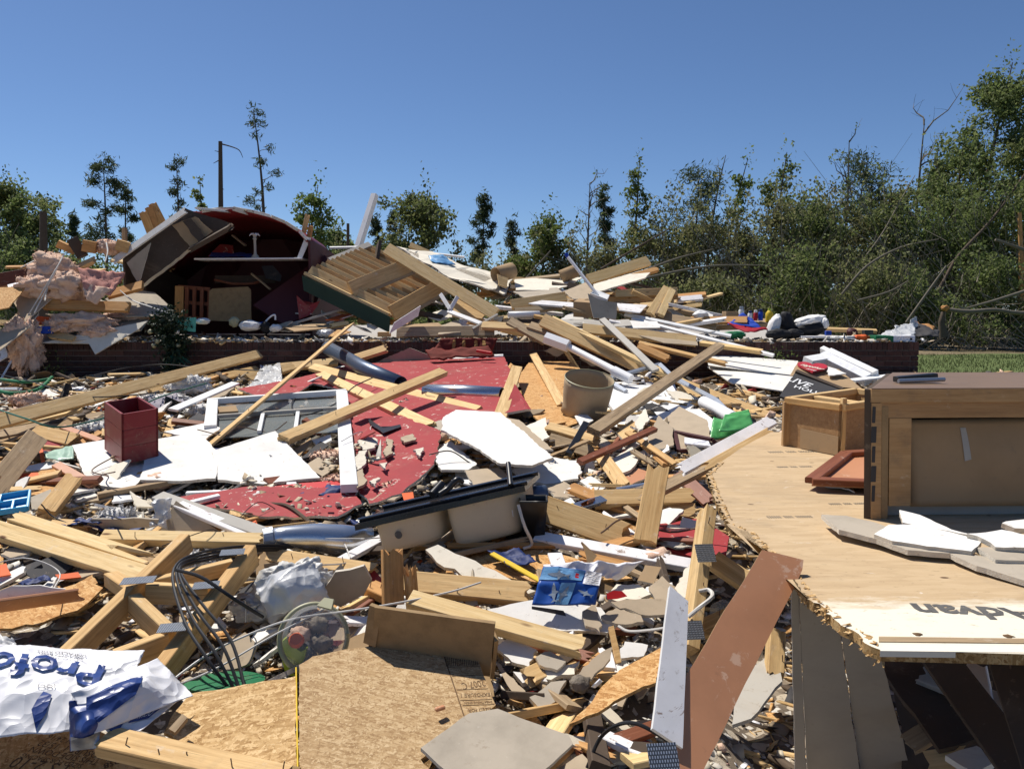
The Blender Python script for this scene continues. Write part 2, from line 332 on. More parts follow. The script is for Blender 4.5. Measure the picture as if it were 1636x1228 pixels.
# ---------------------------------------------------------------- placing and building helpers
BASE = [(0.0, .12), (1.6, .20), (2.35, .28), (2.8, .316), (3.2, .39), (3.75, .48), (4.6, .58), (6.0, .726), (7.3, .81), (9.6, .91), (40, .91)]
_bx = [a for a, _ in BASE]; _bz = [b for _, b in BASE]
def base_z(Y): return float(np.interp(Y, _bx, _bz))
def ray(px, py):
    f = Vector((0, math.cos(PITCH), -math.sin(PITCH))); u = Vector((0, math.sin(PITCH), math.cos(PITCH)))
    d = f + u*((614-py)/FPX); d.x = (px-818)/FPX
    return d
CAM = Vector((0, 0, EYE))
def at(px, py, Y):
    d = ray(px, py); return CAM + d*(Y/d.y)
def pt(p):
    """photo pixel (+ height over the rubble when < 1.5, or distance when >= 1.5) -> point in the place"""
    if isinstance(p, Vector): return p
    px, py = p[0], p[1]; v = p[2] if len(p) > 2 else 0.0
    if v >= 1.5: return at(px, py, v)
    d = ray(px, py); k = d.z/d.y; lo, hi = 0.8, 9.86
    for _ in range(40):
        m = (lo+hi)/2
        if EYE+k*m-base_z(m)-v > 0: lo = m
        else: hi = m
    return at(px, py, lo)

W = {}
def tag(o, label=None, cat=None, group=None, kind=None):
    if label: o['label'] = label
    if cat: o['category'] = cat
    if group: o['group'] = group
    if kind: o['kind'] = kind
    return o
def put(o, M, parent=None):
    col.objects.link(o); W[o] = M.copy()
    if parent is not None:
        o.parent = parent; o.matrix_basis = W[parent].inverted() @ M
    else: o.matrix_basis = M
    return o
def thing(name, label, cat, loc, group=None):
    o = bpy.data.objects.new(name, None); o.empty_display_size = 0.1
    put(o, Matrix.Translation(loc)); return tag(o, label, cat, group)
def mats(me, m):
    for x in (m if isinstance(m, (list, tuple)) else [m]): me.materials.append(MAT[x])
def link(name, me, m, M=None, parent=None, smooth=False):
    if m: mats(me, m)
    if smooth: me.polygons.foreach_set('use_smooth', [True]*len(me.polygons))
    return put(bpy.data.objects.new(name, me), M or Matrix(), parent)
def from_bm(name, bm):
    me = bpy.data.meshes.new(name); bm.normal_update(); bm.to_mesh(me); bm.free(); return me
def mesh_np(name, V, F, mi=None):
    V = np.asarray(V, np.float32); F = np.asarray(F, np.int32); k = F.shape[1]
    me = bpy.data.meshes.new(name); me.vertices.add(len(V)); me.vertices.foreach_set('co', V.ravel())
    me.loops.add(F.size); me.loops.foreach_set('vertex_index', F.ravel())
    me.polygons.add(len(F)); me.polygons.foreach_set('loop_start', np.arange(0, F.size, k, dtype=np.int32))
    if mi is not None: me.polygons.foreach_set('material_index', np.asarray(mi, np.int32))
    me.update(calc_edges=True); return me
def frame_xz(A, ex, up=Vector((0, 0, 1)), roll=0.0):
    ex = ex.normalized(); ez = up - ex*ex.dot(up)
    if ez.length < 1e-3: ez = Vector((0, -1, 0)) - ex*(-ex.y)
    ez.normalize(); ez = Matrix.Rotation(roll, 3, ex) @ ez; ey = ez.cross(ex)
    return Matrix(((ex.x, ey.x, ez.x, A.x), (ex.y, ey.y, ez.y, A.y), (ex.z, ey.z, ez.z, A.z), (0, 0, 0, 1)))
def beam_mesh(name, L, w, t, seed=0, broken=(0, 0), ch=0.003, bow=0.0, taper=0.0):
    r = random.Random(seed); c = min(ch, t*.25)
    prof = [(-w/2+c, -t/2), (w/2-c, -t/2), (w/2, -t/2+c), (w/2, t/2-c), (w/2-c, t/2), (-w/2+c, t/2), (-w/2, t/2-c), (-w/2, -t/2+c)]
    if max(broken) > 0:       # splintered ends want more points around
        q = []
        for i in range(8):
            a, b2 = prof[i], prof[(i+1) % 8]; n = 4 if math.dist(a, b2) > .02 else 1
            q += [(a[0]+(b2[0]-a[0])*k/n, a[1]+(b2[1]-a[1])*k/n) for k in range(n)]
        prof = q
    n = len(prof); xs = [0, .25*L, .5*L, .75*L, L]; V = []; F = []
    for i, x in enumerate(xs):
        bo = bow*math.sin(math.pi*x/L) if L else 0
        s = 1-taper*x/L
        for (y, z) in prof:
            dx = 0
            if i == 0 and broken[0]: dx = r.random()**2*broken[0]
            if i == 4 and broken[1]: dx = -r.random()**2*broken[1]
            V.append((x+dx, y*s, z+bo))
    for i in range(4):
        for j in range(n): F.append((i*n+j, i*n+(j+1) % n, (i+1)*n+(j+1) % n, (i+1)*n+j))
    bm = bmesh.new(); vv = [bm.verts.new(v) for v in V]
    for f in F: bm.faces.new([vv[k] for k in f])
    if not broken[0]: bm.faces.new(vv[:n][::-1])
    else:
        m = bm.verts.new((broken[0]*.75, 0, 0))
        for j in range(n): bm.faces.new((vv[(j+1) % n], vv[j], m))
    if not broken[1]: bm.faces.new(vv[4*n:])
    else:
        m = bm.verts.new((L-broken[1]*.75, 0, 0))
        for j in range(n): bm.faces.new((vv[4*n+j], vv[4*n+(j+1) % n], m))
    bmesh.ops.recalc_face_normals(bm, faces=bm.faces); return from_bm(name, bm)
_seed = [0]
def sd_():
    _seed[0] += 1; return _seed[0]
def board(name, label, a, b, w, t, mat='pine', roll=0, cat='timber', group=None, parent=None, broken=(0, 0), bow=0, nails=0, taper=0):
    A, B = pt(a), pt(b); d = B-A; M = frame_xz(A, d, roll=R(roll))
    if parent is None and name == 'timber' and broken == (0, 0):      # ends torn or sawn a little ragged
        q_ = random.Random(int(A.x*991+A.y*97)); nails = nails or (q_.choice((0, 0, 2, 3)) if A.y < 5.5 else 0); broken = (q_.choice((0, .012, .03)), q_.choice((0, .012, .05)))
    o = link(name, beam_mesh(name, d.length, w, t, sd_(), broken, bow=bow, taper=taper), mat, M, parent)
    if parent is None: tag(o, label, cat, group)
    elif label: o['label'] = label
    r = random.Random(sd_())
    for i in range(nails):
        nl = r.uniform(.012, .03); p = M @ Vector((d.length*(i+.5+r.uniform(-.3, .3))/nails, r.uniform(-.3, .3)*w, t/2+nl/2-.004))
        tube('nail', None, [p-Vector((r.uniform(-.3, .3)*nl, 0, nl/2)), p+Vector((0, 0, nl/2))], .0019, 'rusty_wire', parent=o, smooth=False, seg=5)
    return o
def catmull(P, n):
    out = []; Q = [P[0]*2-P[1]]+P+[P[-1]*2-P[-2]]
    for i in range(1, len(Q)-2):
        for k in range(n):
            t = k/n; a, b, c, d = Q[i-1], Q[i], Q[i+1], Q[i+2]
            out.append(.5*((2*b)+(c-a)*t+(2*a-5*b+4*c-d)*t*t+(3*b-a-3*c+d)*t**3))
    out.append(P[-1]); return out
def sweep(P, rad, seg=8, cap=True, bm=None, hollow=False):
    bm = bm or bmesh.new(); rings = []; n = len(P); up = Vector((.13, .21, .97))
    for i, p in enumerate(P):
        d = (P[min(i+1, n-1)]-P[max(i-1, 0)]).normalized(); x = d.cross(up)
        if x.length < .05: x = d.cross(Vector((1, 0, .1)))
        x.normalize(); y = x.cross(d); r = rad[i] if isinstance(rad, (list, tuple)) else rad
        rings.append([bm.verts.new(p+(x*math.cos(2*math.pi*k/seg)+y*math.sin(2*math.pi*k/seg))*r) for k in range(seg)])
    for a, b in zip(rings, rings[1:]):
        for k in range(seg): bm.faces.new((a[k], a[(k+1) % seg], b[(k+1) % seg], b[k]))
    if cap and not hollow:
        bm.faces.new(rings[0]); bm.faces.new(rings[-1][::-1])
    return bm
def tube(name, label, pts, r, mat, cat='pipe', group=None, parent=None, smooth=True, seg=8, hollow=False, curve=0, thick=None):
    P = [pt(p) for p in pts]
    if curve: P = catmull(P, curve)
    if isinstance(r, (list, tuple)) and len(r) != len(P): r = list(np.interp(np.linspace(0, 1, len(P)), np.linspace(0, 1, len(r)), r))
    O = P[0].copy(); bm = sweep([p-O for p in P], r, seg, hollow=hollow); bmesh.ops.recalc_face_normals(bm, faces=bm.faces)
    o = link(name, from_bm(name, bm), mat, Matrix.Translation(O), parent, smooth)
    if smooth:
        try: o.data.set_sharp_from_angle(angle=R(50))
        except Exception: pass
    if hollow:
        md = o.modifiers.new('wall', 'SOLIDIFY'); md.thickness = thick or .004; md.offset = -1
    if parent is None: tag(o, label, cat, group)
    elif label: o['label'] = label
    return o
FR = {}
def flat_(P, k=.4):      # lay a piece closer to the slope of the rubble
    m = sum(p[2] for p in P)/len(P); return [(p[0], p[1], m+(p[2]-m)*k) for p in P]
def fit_plane(P):
    c = sum(P, Vector())/len(P); A = np.array([tuple(p-c) for p in P]); n = Vector(np.linalg.svd(A)[2][2].tolist())
    return c, n
def ray_plane(px, py, c, n):
    d = ray(px, py); return CAM + d*((c-CAM).dot(n)/d.dot(n))
def panel(name, label, pts, mat, t=.013, rag=0.0, cat='panel', group=None, parent=None, step=.045, warp=0.0, edge=None, back=None, xdir=None, flip=False):
    """flat sheet with its own thickness: outline points lie in one plane, torn edges get jitter"""
    P = [pt(p) for p in pts]; c, n = fit_plane(P)
    if n.dot(CAM-c) < 0: n = -n
    Q = [ray_plane(p[0], p[1], c, n) if not isinstance(p, Vector) else p for p in pts]
    ex = (Q[1]-Q[0]) if xdir is None else (pt(xdir[1])-pt(xdir[0])); ex = (ex-n*ex.dot(n)).normalized(); ey = n.cross(ex)
    M = Matrix(((ex.x, ey.x, n.x, c.x), (ex.y, ey.y, n.y, c.y), (ex.z, ey.z, n.z, c.z), (0, 0, 0, 1)))
    L = [((q-c).dot(ex), (q-c).dot(ey)) for q in Q]
    if rag > 0:
        r = random.Random(sd_()); out = []
        for i, a in enumerate(L):
            b = L[(i+1) % len(L)]; d = math.dist(a, b); k = max(1, int(d/step))
            nx, ny = (-(b[1]-a[1])/max(d, 1e-6), (b[0]-a[0])/max(d, 1e-6)); ph = r.uniform(0, 99)
            for j in range(k):
                f = j/k; e = (noise.noise(Vector((ph+f*d*7, 0, 0)))*1.4+r.uniform(-.5, .5))*rag if j else 0
                out.append((a[0]+(b[0]-a[0])*f+nx*e, a[1]+(b[1]-a[1])*f+ny*e))
        L = out
    bm = bmesh.new(); s2 = sd_()*3.1
    def z(x, y): return warp*noise.noise(Vector((x*2.2+s2, y*2.2, s2))) if warp else 0
    top = [bm.verts.new((x, y, t/2+z(x, y))) for x, y in L]; bot = [bm.verts.new((x, y, -t/2+z(x, y))) for x, y in L]
    ft = bm.faces.new(top); fb = bm.faces.new(bot[::-1]); k = len(L)
    ft.normal_update()
    for i in range(k):
        f = bm.faces.new((top[i], bot[i], bot[(i+1) % k], top[(i+1) % k])); f.material_index = 1
    fb.material_index = 2
    bmesh.ops.triangulate(bm, faces=[ft, fb]); bmesh.ops.recalc_face_normals(bm, faces=bm.faces)
    if warp:
        inner = [e for e in bm.edges if e.calc_length() > .12]
        bmesh.ops.subdivide_edges(bm, edges=inner, cuts=3, use_grid_fill=False)
        for v in bm.verts: v.co.z = (t/2 if v.co.z > z(v.co.x, v.co.y) else -t/2) + z(v.co.x, v.co.y)
        bmesh.ops.triangulate(bm, faces=bm.faces)
    o = link(name, from_bm(name, bm), [mat, edge or mat, back or edge or mat], M, parent)
    FR[o] = (c, n)
    if parent is None: tag(o, label, cat, group)
    elif label: o['label'] = label
    return o
def box(name, label, M, sx, sy, sz, mat, cat='box', group=None, parent=None, bev=.003):
    bm = bmesh.new(); bmesh.ops.create_cube(bm, size=1); bmesh.ops.scale(bm, vec=(sx, sy, sz), verts=bm.verts)
    if bev: bmesh.ops.bevel(bm, geom=bm.edges[:], offset=min(bev, sx/4, sy/4, sz/4), segments=1, affect='EDGES')
    o = link(name, from_bm(name, bm), mat, M, parent)
    if parent is None: tag(o, label, cat, group)
    elif label: o['label'] = label
    return o
def slab4(name, label, a, b, c, d, t, mat, cat='board', group=None, parent=None, ext=None):
    """box between four world corners (front edge a-b, far edge d-c), thickness t downwards along its normal"""
    a, b, c, d = map(pt, (a, b, c, d)); n = (b-a).cross(d-a).normalized(); O = (a+b+c+d)/4
    bm = bmesh.new(); T = [bm.verts.new(p-O) for p in (a, b, c, d)]; E_ = ext if ext is not None else -n*t; B = [bm.verts.new(p-O+E_) for p in (a, b, c, d)]
    bm.faces.new(T); bm.faces.new(B[::-1])
    for i in range(4): bm.faces.new((T[i], B[i], B[(i+1) % 4], T[(i+1) % 4]))
    bmesh.ops.recalc_face_normals(bm, faces=bm.faces)
    o = link(name, from_bm(name, bm), mat, Matrix.Translation(O), parent)
    if parent is None: tag(o, label, cat, group)
    elif label: o['label'] = label
    return o
def blob(name, label, p, size, mat, cat='insulation', group=None, parent=None, rough=.35, freq=2.2, sub=4, rot=(0, 0, 0), lift=0, flat=0, ridge=0):
    P = pt(p)+Vector((0, 0, lift)); bm = bmesh.new(); bmesh.ops.create_icosphere(bm, subdivisions=sub, radius=1); s = sd_()*7.3
    for v in bm.verts:
        d = v.co.normalized()
        k = 1+rough*(noise.fractal(d*freq+Vector((s, 0, 0)), .9, 2.1, 5)+.5*noise.noise(d*freq*4+Vector((0, s, 0))))
        if ridge: k += ridge*(.5-abs(noise.noise(d*3.1+Vector((s, 2, 0)))*2.2))+ridge*.5*(.5-abs(noise.noise(d*7+Vector((s, 5, 0)))*2.2))
        v.co = Vector((d.x*size[0], d.y*size[1], d.z*size[2]))*k
        if flat and v.co.z < -size[2]*flat: v.co.z = -size[2]*flat
    o = link(name, from_bm(name, bm), mat, Matrix.Translation(P) @ Matrix.Rotation(rot[2], 4, 'Z') @ Matrix.Rotation(rot[1], 4, 'Y') @ Matrix.Rotation(rot[0], 4, 'X'), parent, True)
    if mat in ('pink_insulation', 'white_wadding') and max(size) > .09:       # loose fibres standing off the lump
        g_ = np.random.default_rng(int(s)); vs_ = np.array([tuple(v.co) for v in o.data.vertices]); C = vs_[g_.integers(0, len(vs_), 900)]*g_.uniform(.98, 1.10, (900, 1))
        sz_ = .035; d_ = g_.normal(size=(900, 3)); d_ /= np.linalg.norm(d_, axis=1)[:, None]; e_ = np.cross(d_, g_.normal(size=(900, 3))); e_ /= np.linalg.norm(e_, axis=1)[:, None]; w_ = sz_*g_.uniform(.4, 1.3, (900, 1)); V_ = np.stack([C-d_*w_*.5, C+e_*w_*.16, C+d_*w_*.5, C-e_*w_*.16], 1).reshape(-1, 3)
        fo = link('fibres', mesh_np('fibres', V_, np.arange(3600).reshape(-1, 4)), mat, W[o], o if parent is None else parent); fo['kind'] = 'stuff'
    if parent is None: tag(o, label, cat, group)
    return o
def sheet(name, label, tl, tr, br, bl, mat, nu=24, nv=18, amp=.03, freq=3.0, t=.002, cat='sheet', group=None, parent=None, sag=0.0, edge_rag=0.0, arch=0.0, seed=None, fine=1.0):
    """crumpled thin sheet over four corners; returns object and its surface function S(u,v)"""
    TL, TR, BR, BL = map(pt, (tl, tr, br, bl)); s = (seed if seed is not None else sd_())*5.7
    n0 = ((TR-TL).cross(TL-BL)); n0.normalize()
    if n0.dot(CAM-TL) < 0: n0 = -n0
    wid = (TR-TL).length; hei = (TL-BL).length
    def S(u, v, off=0.0):
        a = TL.lerp(TR, u); b = BL.lerp(BR, u); p = a.lerp(b, v)
        q = Vector((u*wid*freq+s, v*hei*freq, s*.3))
        h = amp*(noise.noise(q)+fine*(.55*(1-2*abs(noise.noise(q*2.1)))+.25*noise.noise(q*4.7)))
        h += arch*math.sin(math.pi*min(max(u, 0), 1))*math.sin(math.pi*min(max(v, 0), 1))
        return p + n0*(h+off) - Vector((0, 0, sag*math.sin(math.pi*u)))
    bm = bmesh.new(); r = random.Random(int(s)); G = []
    for j in range(nv+1):
        row = []
        for i in range(nu+1):
            u, v = i/nu, j/nv
            if edge_rag:
                if i in (0, nu): u += (r.random()-.5)*edge_rag*(1 if i else -1)
                if j in (0, nv): v += (r.random()-.5)*edge_rag
            row.append(bm.verts.new(S(u, v)-TL))
        G.append(row)
    for j in range(nv):
        for i in range(nu): bm.faces.new((G[j][i], G[j+1][i], G[j+1][i+1], G[j][i+1]))
    o = link(name, from_bm(name, bm), mat, Matrix.Translation(TL), parent, True)
    if t:
        md = o.modifiers.new('thickness', 'SOLIDIFY'); md.thickness = t; md.offset = -1
    if parent is None: tag(o, label, cat, group)
    return o, S
def strip_on(S, name, poly, mat, parent, off=.003, n=10):
    """flat print (a polygon in u,v) laid on a sheet's surface"""
    bm = bmesh.new(); f = bm.faces.new([bm.verts.new((u, v, 0)) for u, v in poly]); bmesh.ops.triangulate(bm, faces=[f])
    for _ in range(4):
        e = [e for e in bm.edges if e.calc_length() > 1.0/n]
        if not e: break
        bmesh.ops.subdivide_edges(bm, edges=e, cuts=1); bmesh.ops.triangulate(bm, faces=bm.faces)
    O = W[parent].translation
    for v in bm.verts: v.co = S(v.co.x, v.co.y, off)-O
    return link(name, from_bm(name, bm), mat, Matrix.Translation(O), parent)
def text_mesh(s, size=1.0, align='CENTER', bold=0.0):
    c = bpy.data.curves.new('lettering', 'FONT'); c.body = s; c.size = size; c.align_x = align; c.align_y = 'CENTER'; c.offset = bold; c.resolution_u = 2
    o = bpy.data.objects.new('lettering', c); col.objects.link(o); dg = bpy.context.evaluated_depsgraph_get()
    me = bpy.data.meshes.new_from_object(o.evaluated_get(dg)); bpy.data.objects.remove(o); bpy.data.curves.remove(c); me.materials.clear(); return me
def text_on(parent, s, p, q, mat, ysc=1.0, off=.0025, plane=None, bold=0.0, name='lettering', flipn=False):
    """flat print on a plane: baseline runs from pixel p to pixel q"""
    c, n = plane or FR[parent]; A, B = ray_plane(*p, c, n), ray_plane(*q, c, n); me = text_mesh(s, 1, 'CENTER', bold)
    V = np.array([tuple(v.co) for v in me.vertices]); wd = V[:, 0].max()-V[:, 0].min(); k = (B-A).length/max(wd, 1e-4)
    ex = (B-A).normalized(); ey = n.cross(ex)
    O = (A+B)/2+n*((FTH.get(parent, .013))/2+off); me.transform(Matrix.Diagonal((k, k*ysc, 1, 1)))
    M = Matrix(((ex.x, ey.x, n.x, O.x), (ex.y, ey.y, n.y, O.y), (ex.z, ey.z, n.z, O.z), (0, 0, 0, 1)))
    return link(name, me, mat, M, parent)
FTH = {}
def text_sheet(S, parent, s, u0, u1, v0, hv, mat, flip=False, off=.003, bold=0.0, name='lettering', curve=0.0):
    me = text_mesh(s, 1, 'CENTER', bold); bm = bmesh.new(); bm.from_mesh(me)
    bmesh.ops.triangulate(bm, faces=bm.faces)
    for _ in range(4): bmesh.ops.subdivide_edges(bm, edges=[e for e in bm.edges if e.calc_length() > .07], cuts=1); bmesh.ops.triangulate(bm, faces=bm.faces)
    xs = [v.co.x for v in bm.verts]; ys = [v.co.y for v in bm.verts]; x0, x1, y0, y1 = min(xs), max(xs), min(ys), max(ys); O = W[parent].translation
    for v in bm.verts:
        a = (v.co.x-x0)/(x1-x0); b = (v.co.y-y0)/(y1-y0)
        if flip: a, b = 1-a, 1-b
        u = u0+(u1-u0)*a; vv = v0+hv*(.5-b)+curve*(2*a-1)**2
        v.co = S(u, vv, off)-O
    return link(name, from_bm(name, bm), mat, Matrix.Translation(O), parent)
def lathe(name, label, prof, M, mat, cat='object', group=None, parent=None, seg=28, thick=0):
    bm = bmesh.new(); rings = [[bm.verts.new((r*math.cos(2*math.pi*k/seg), r*math.sin(2*math.pi*k/seg), z)) for k in range(seg)] for r, z in prof]
    for a, b in zip(rings, rings[1:]):
        for k in range(seg): bm.faces.new((a[k], a[(k+1) % seg], b[(k+1) % seg], b[k]))
    if not thick:
        if prof[0][0] > .002: bm.faces.new(rings[0][::-1])
        if prof[-1][0] > .002: bm.faces.new(rings[-1])
    o = link(name, from_bm(name, bm), mat, M, parent, True)
    try: o.data.set_sharp_from_angle(angle=R(45))
    except Exception: pass
    if thick:
        md = o.modifiers.new('wall', 'SOLIDIFY'); md.thickness = thick; md.offset = 0
    if parent is None: tag(o, label, cat, group)
    elif label: o['label'] = label
    return o

# ---------------------------------------------------------------- the setting: ground, rubble bed, slab, brick wall
def grid_mesh(name, xs, ys, zf):
    X, Y = np.meshgrid(xs, ys); Z = np.array([[zf(a, b) for a in xs] for b in ys])
    V = np.stack([X, Y, Z], -1).reshape(-1, 3); nx, ny = len(xs), len(ys)
    i = (np.arange(ny-1)[:, None]*nx+np.arange(nx-1)[None]).ravel()
    return mesh_np(name, V, np.stack([i, i+1, i+nx+1, i+nx], 1))
g = link('ground', grid_mesh('ground', np.concatenate([np.linspace(-900, -60, 8), np.linspace(-50, 70, 41), np.linspace(80, 900, 8)]), np.concatenate([np.linspace(-60, 110, 60), np.linspace(130, 1500, 10)]),
         lambda x, y: .18*noise.noise(Vector((x*.09, y*.09, 3)))-.1 if y > 26 else -.03), 'bare_earth'); g['kind'] = 'structure'
lw = link('lawn', grid_mesh('lawn', np.linspace(5.4, 40, 24), np.linspace(8, 31, 24), lambda x, y: .01+.03*noise.noise(Vector((x*.4, y*.4, 1)))), 'grass_soil'); lw['kind'] = 'structure'
def cavity(x, y):      # hollow under the floor deck near the camera
    a = min(max((x-.55)/.35, 0), 1)*min(max((4.3-y)/.7, 0), 1)
    return a
def rub(x, y):
    z = base_z(y)-.05+.06*noise.fractal(Vector((x*1.5, y*1.5, 2)), .8, 2, 4)+.035*noise.noise(Vector((x*6, y*6, 5)))
    z = z*(1-cavity(x, y))+.06*cavity(x, y)
    pit = math.exp(-((x+1.55)**2/.25+(y-3.1)**2/.25))    # bare dirt beside the truss
    z -= .10*pit
    if y < 2.15: z = max(z, min(.72, 1.66-.62*y)*math.exp(-((x-.38)**2)/.03)*min(1, max(0, (2.15-y)/.2)))      # heap the two leaning boards stand on
    return z
rb = link('rubble_bed', grid_mesh('rubble_bed', np.linspace(-7.5, 6.2, 190), np.linspace(.2, 9.96, 150), rub), 'dirt_rubble', smooth=True); rb['kind'] = 'structure'

WX0, WX1, WY, WZ = -7.2, 5.12, 10.0, 1.3
sl = link('foundation_slab', grid_mesh('foundation_slab', np.linspace(WX0, WX1-.02, 40), np.linspace(WY+.012, 21, 40), lambda x, y: WZ+.004*noise.noise(Vector((x*3, y*3, 0)))), 'concrete'); sl['kind'] = 'structure'
fw = thing('foundation_wall', 'low dark brick foundation wall with a rowlock top course behind the debris', 'brick wall', Vector((0, WY, 0)))
bm = bmesh.new(); bmesh.ops.create_cube(bm, size=1)
for v in bm.verts: v.co = Vector((WX0 if v.co.x < 0 else WX1-.012, WY+.012 if v.co.y < 0 else WY+11, 0 if v.co.z < 0 else WZ-.008))
link('mortar_core', from_bm('mortar_core', bm), 'mortar', Matrix(), fw)
def brick_mesh(nm, lx, ly, lz):
    bm = bmesh.new(); bmesh.ops.create_cube(bm, size=1); bmesh.ops.scale(bm, vec=(lx, ly, lz), verts=bm.verts)
    me = from_bm(nm, bm); mats(me, 'brick_dark'); return me
row_me, str_me, ret_me = brick_mesh('brick', .058, .1, .10), brick_mesh('brick', .203, .09, .057), brick_mesh('brick', .09, .203, .057)
r = random.Random(3)
def brick(me, x, y, z):
    o = bpy.data.objects.new('brick', me)
    put(o, Matrix.Translation((x+r.uniform(-.002, .002), y+r.uniform(-.003, .003), z)) @ Matrix.Rotation(r.uniform(-.012, .012), 4, 'Y'), fw)
x = WX1-.03; n = 0
while x > WX0 and n < 182: brick(row_me, x, WY+.05, WZ-.052); x -= .0665; n += 1
more = []
for c in range(14):
    z = WZ-.142-c*.067; x = WX1-.102-(c % 2)*.106
    if c % 2: more.append((ret_me, WX1-.046, WY+.101, z)); 
    while x > WX0:
        vis = (c < 6 and x > 2.35) or (c < 5 and -6.6 < x < -3.6) or (c < 2 and x < .6)
        if vis and n < 299: brick(str_me, x, WY+.045, z); n += 1
        else: more.append((str_me, x, WY+.045, z))
        x -= .213
V = []; F = []
for me, x, y, z in more:
    b0 = len(V); V += [(v.co.x+x, v.co.y+y, v.co.z+z) for v in me.vertices]; F += [[b0+k for k in p.vertices] for p in me.polygons]
o = link('brick_courses', mesh_np('brick_courses', V, F), 'brick_dark', Matrix(), fw); o['kind'] = 'stuff'
# grass blades on the lawn: one mass
rg = np.random.default_rng(5); N = 26000
gx = rg.uniform(6, 26, N); gy = 10+rg.uniform(0, 1, N)**.9*20; gz = .02; hh = rg.uniform(.05, .13, N); th = rg.uniform(0, 6.28, N); ln = rg.uniform(-.04, .04, (N, 2)); wd = .012
gx = np.maximum(gx, 5.5)
V = np.stack([np.stack([gx-wd*np.cos(th), gy-wd*np.sin(th), gx*0], -1), np.stack([gx+wd*np.cos(th), gy+wd*np.sin(th), gx*0], -1), np.stack([gx+ln[:, 0], gy+ln[:, 1], hh], -1)], 1).reshape(-1, 3)
o = link('grass', mesh_np('grass', V, np.arange(3*N).reshape(-1, 3)), 'grass_blade'); o['kind'] = 'stuff'; tag(o, 'short green lawn grass beyond the brick wall', 'grass')

# ---------------------------------------------------------------- trees
rg = np.random.default_rng(11)
def gpix(px, Y):                     # world x of a photo column at distance Y
    return (px-818)/FPX*Y/math.cos(PITCH)
def leaf_quads(C, size, asp=.55, flat=None):
    """C: (n,3) centres -> small leaf faces with random turn"""
    n = len(C); d = rg.normal(size=(n, 3)); d /= np.linalg.norm(d, axis=1)[:, None]
    e = rg.normal(size=(n, 3)); e -= d*(e*d).sum(1)[:, None]; e /= np.linalg.norm(e, axis=1)[:, None]
    s = size*rg.uniform(.6, 1.35, n)[:, None]; a = d*s*.5; b = e*s*.5*asp
    V = np.stack([C-a, C+b-a*.1, C+a, C-b-a*.1], 1).reshape(-1, 3); return V, np.arange(4*n).reshape(-1, 4)
def limb(bm, A, B, r0, r1, seg=6, wob=.06, n=5):
    L = (B-A).length; P = []
    for i in range(n+1):
        f = i/n; q = A.lerp(B, f)
        if 0 < i < n: q = q+Vector(rg.normal(size=3).tolist())*L*wob*.5
        P.append(q)
    sweep(P, [r0+(r1-r0)*i/n for i in range(n+1)], seg, True, bm); return P
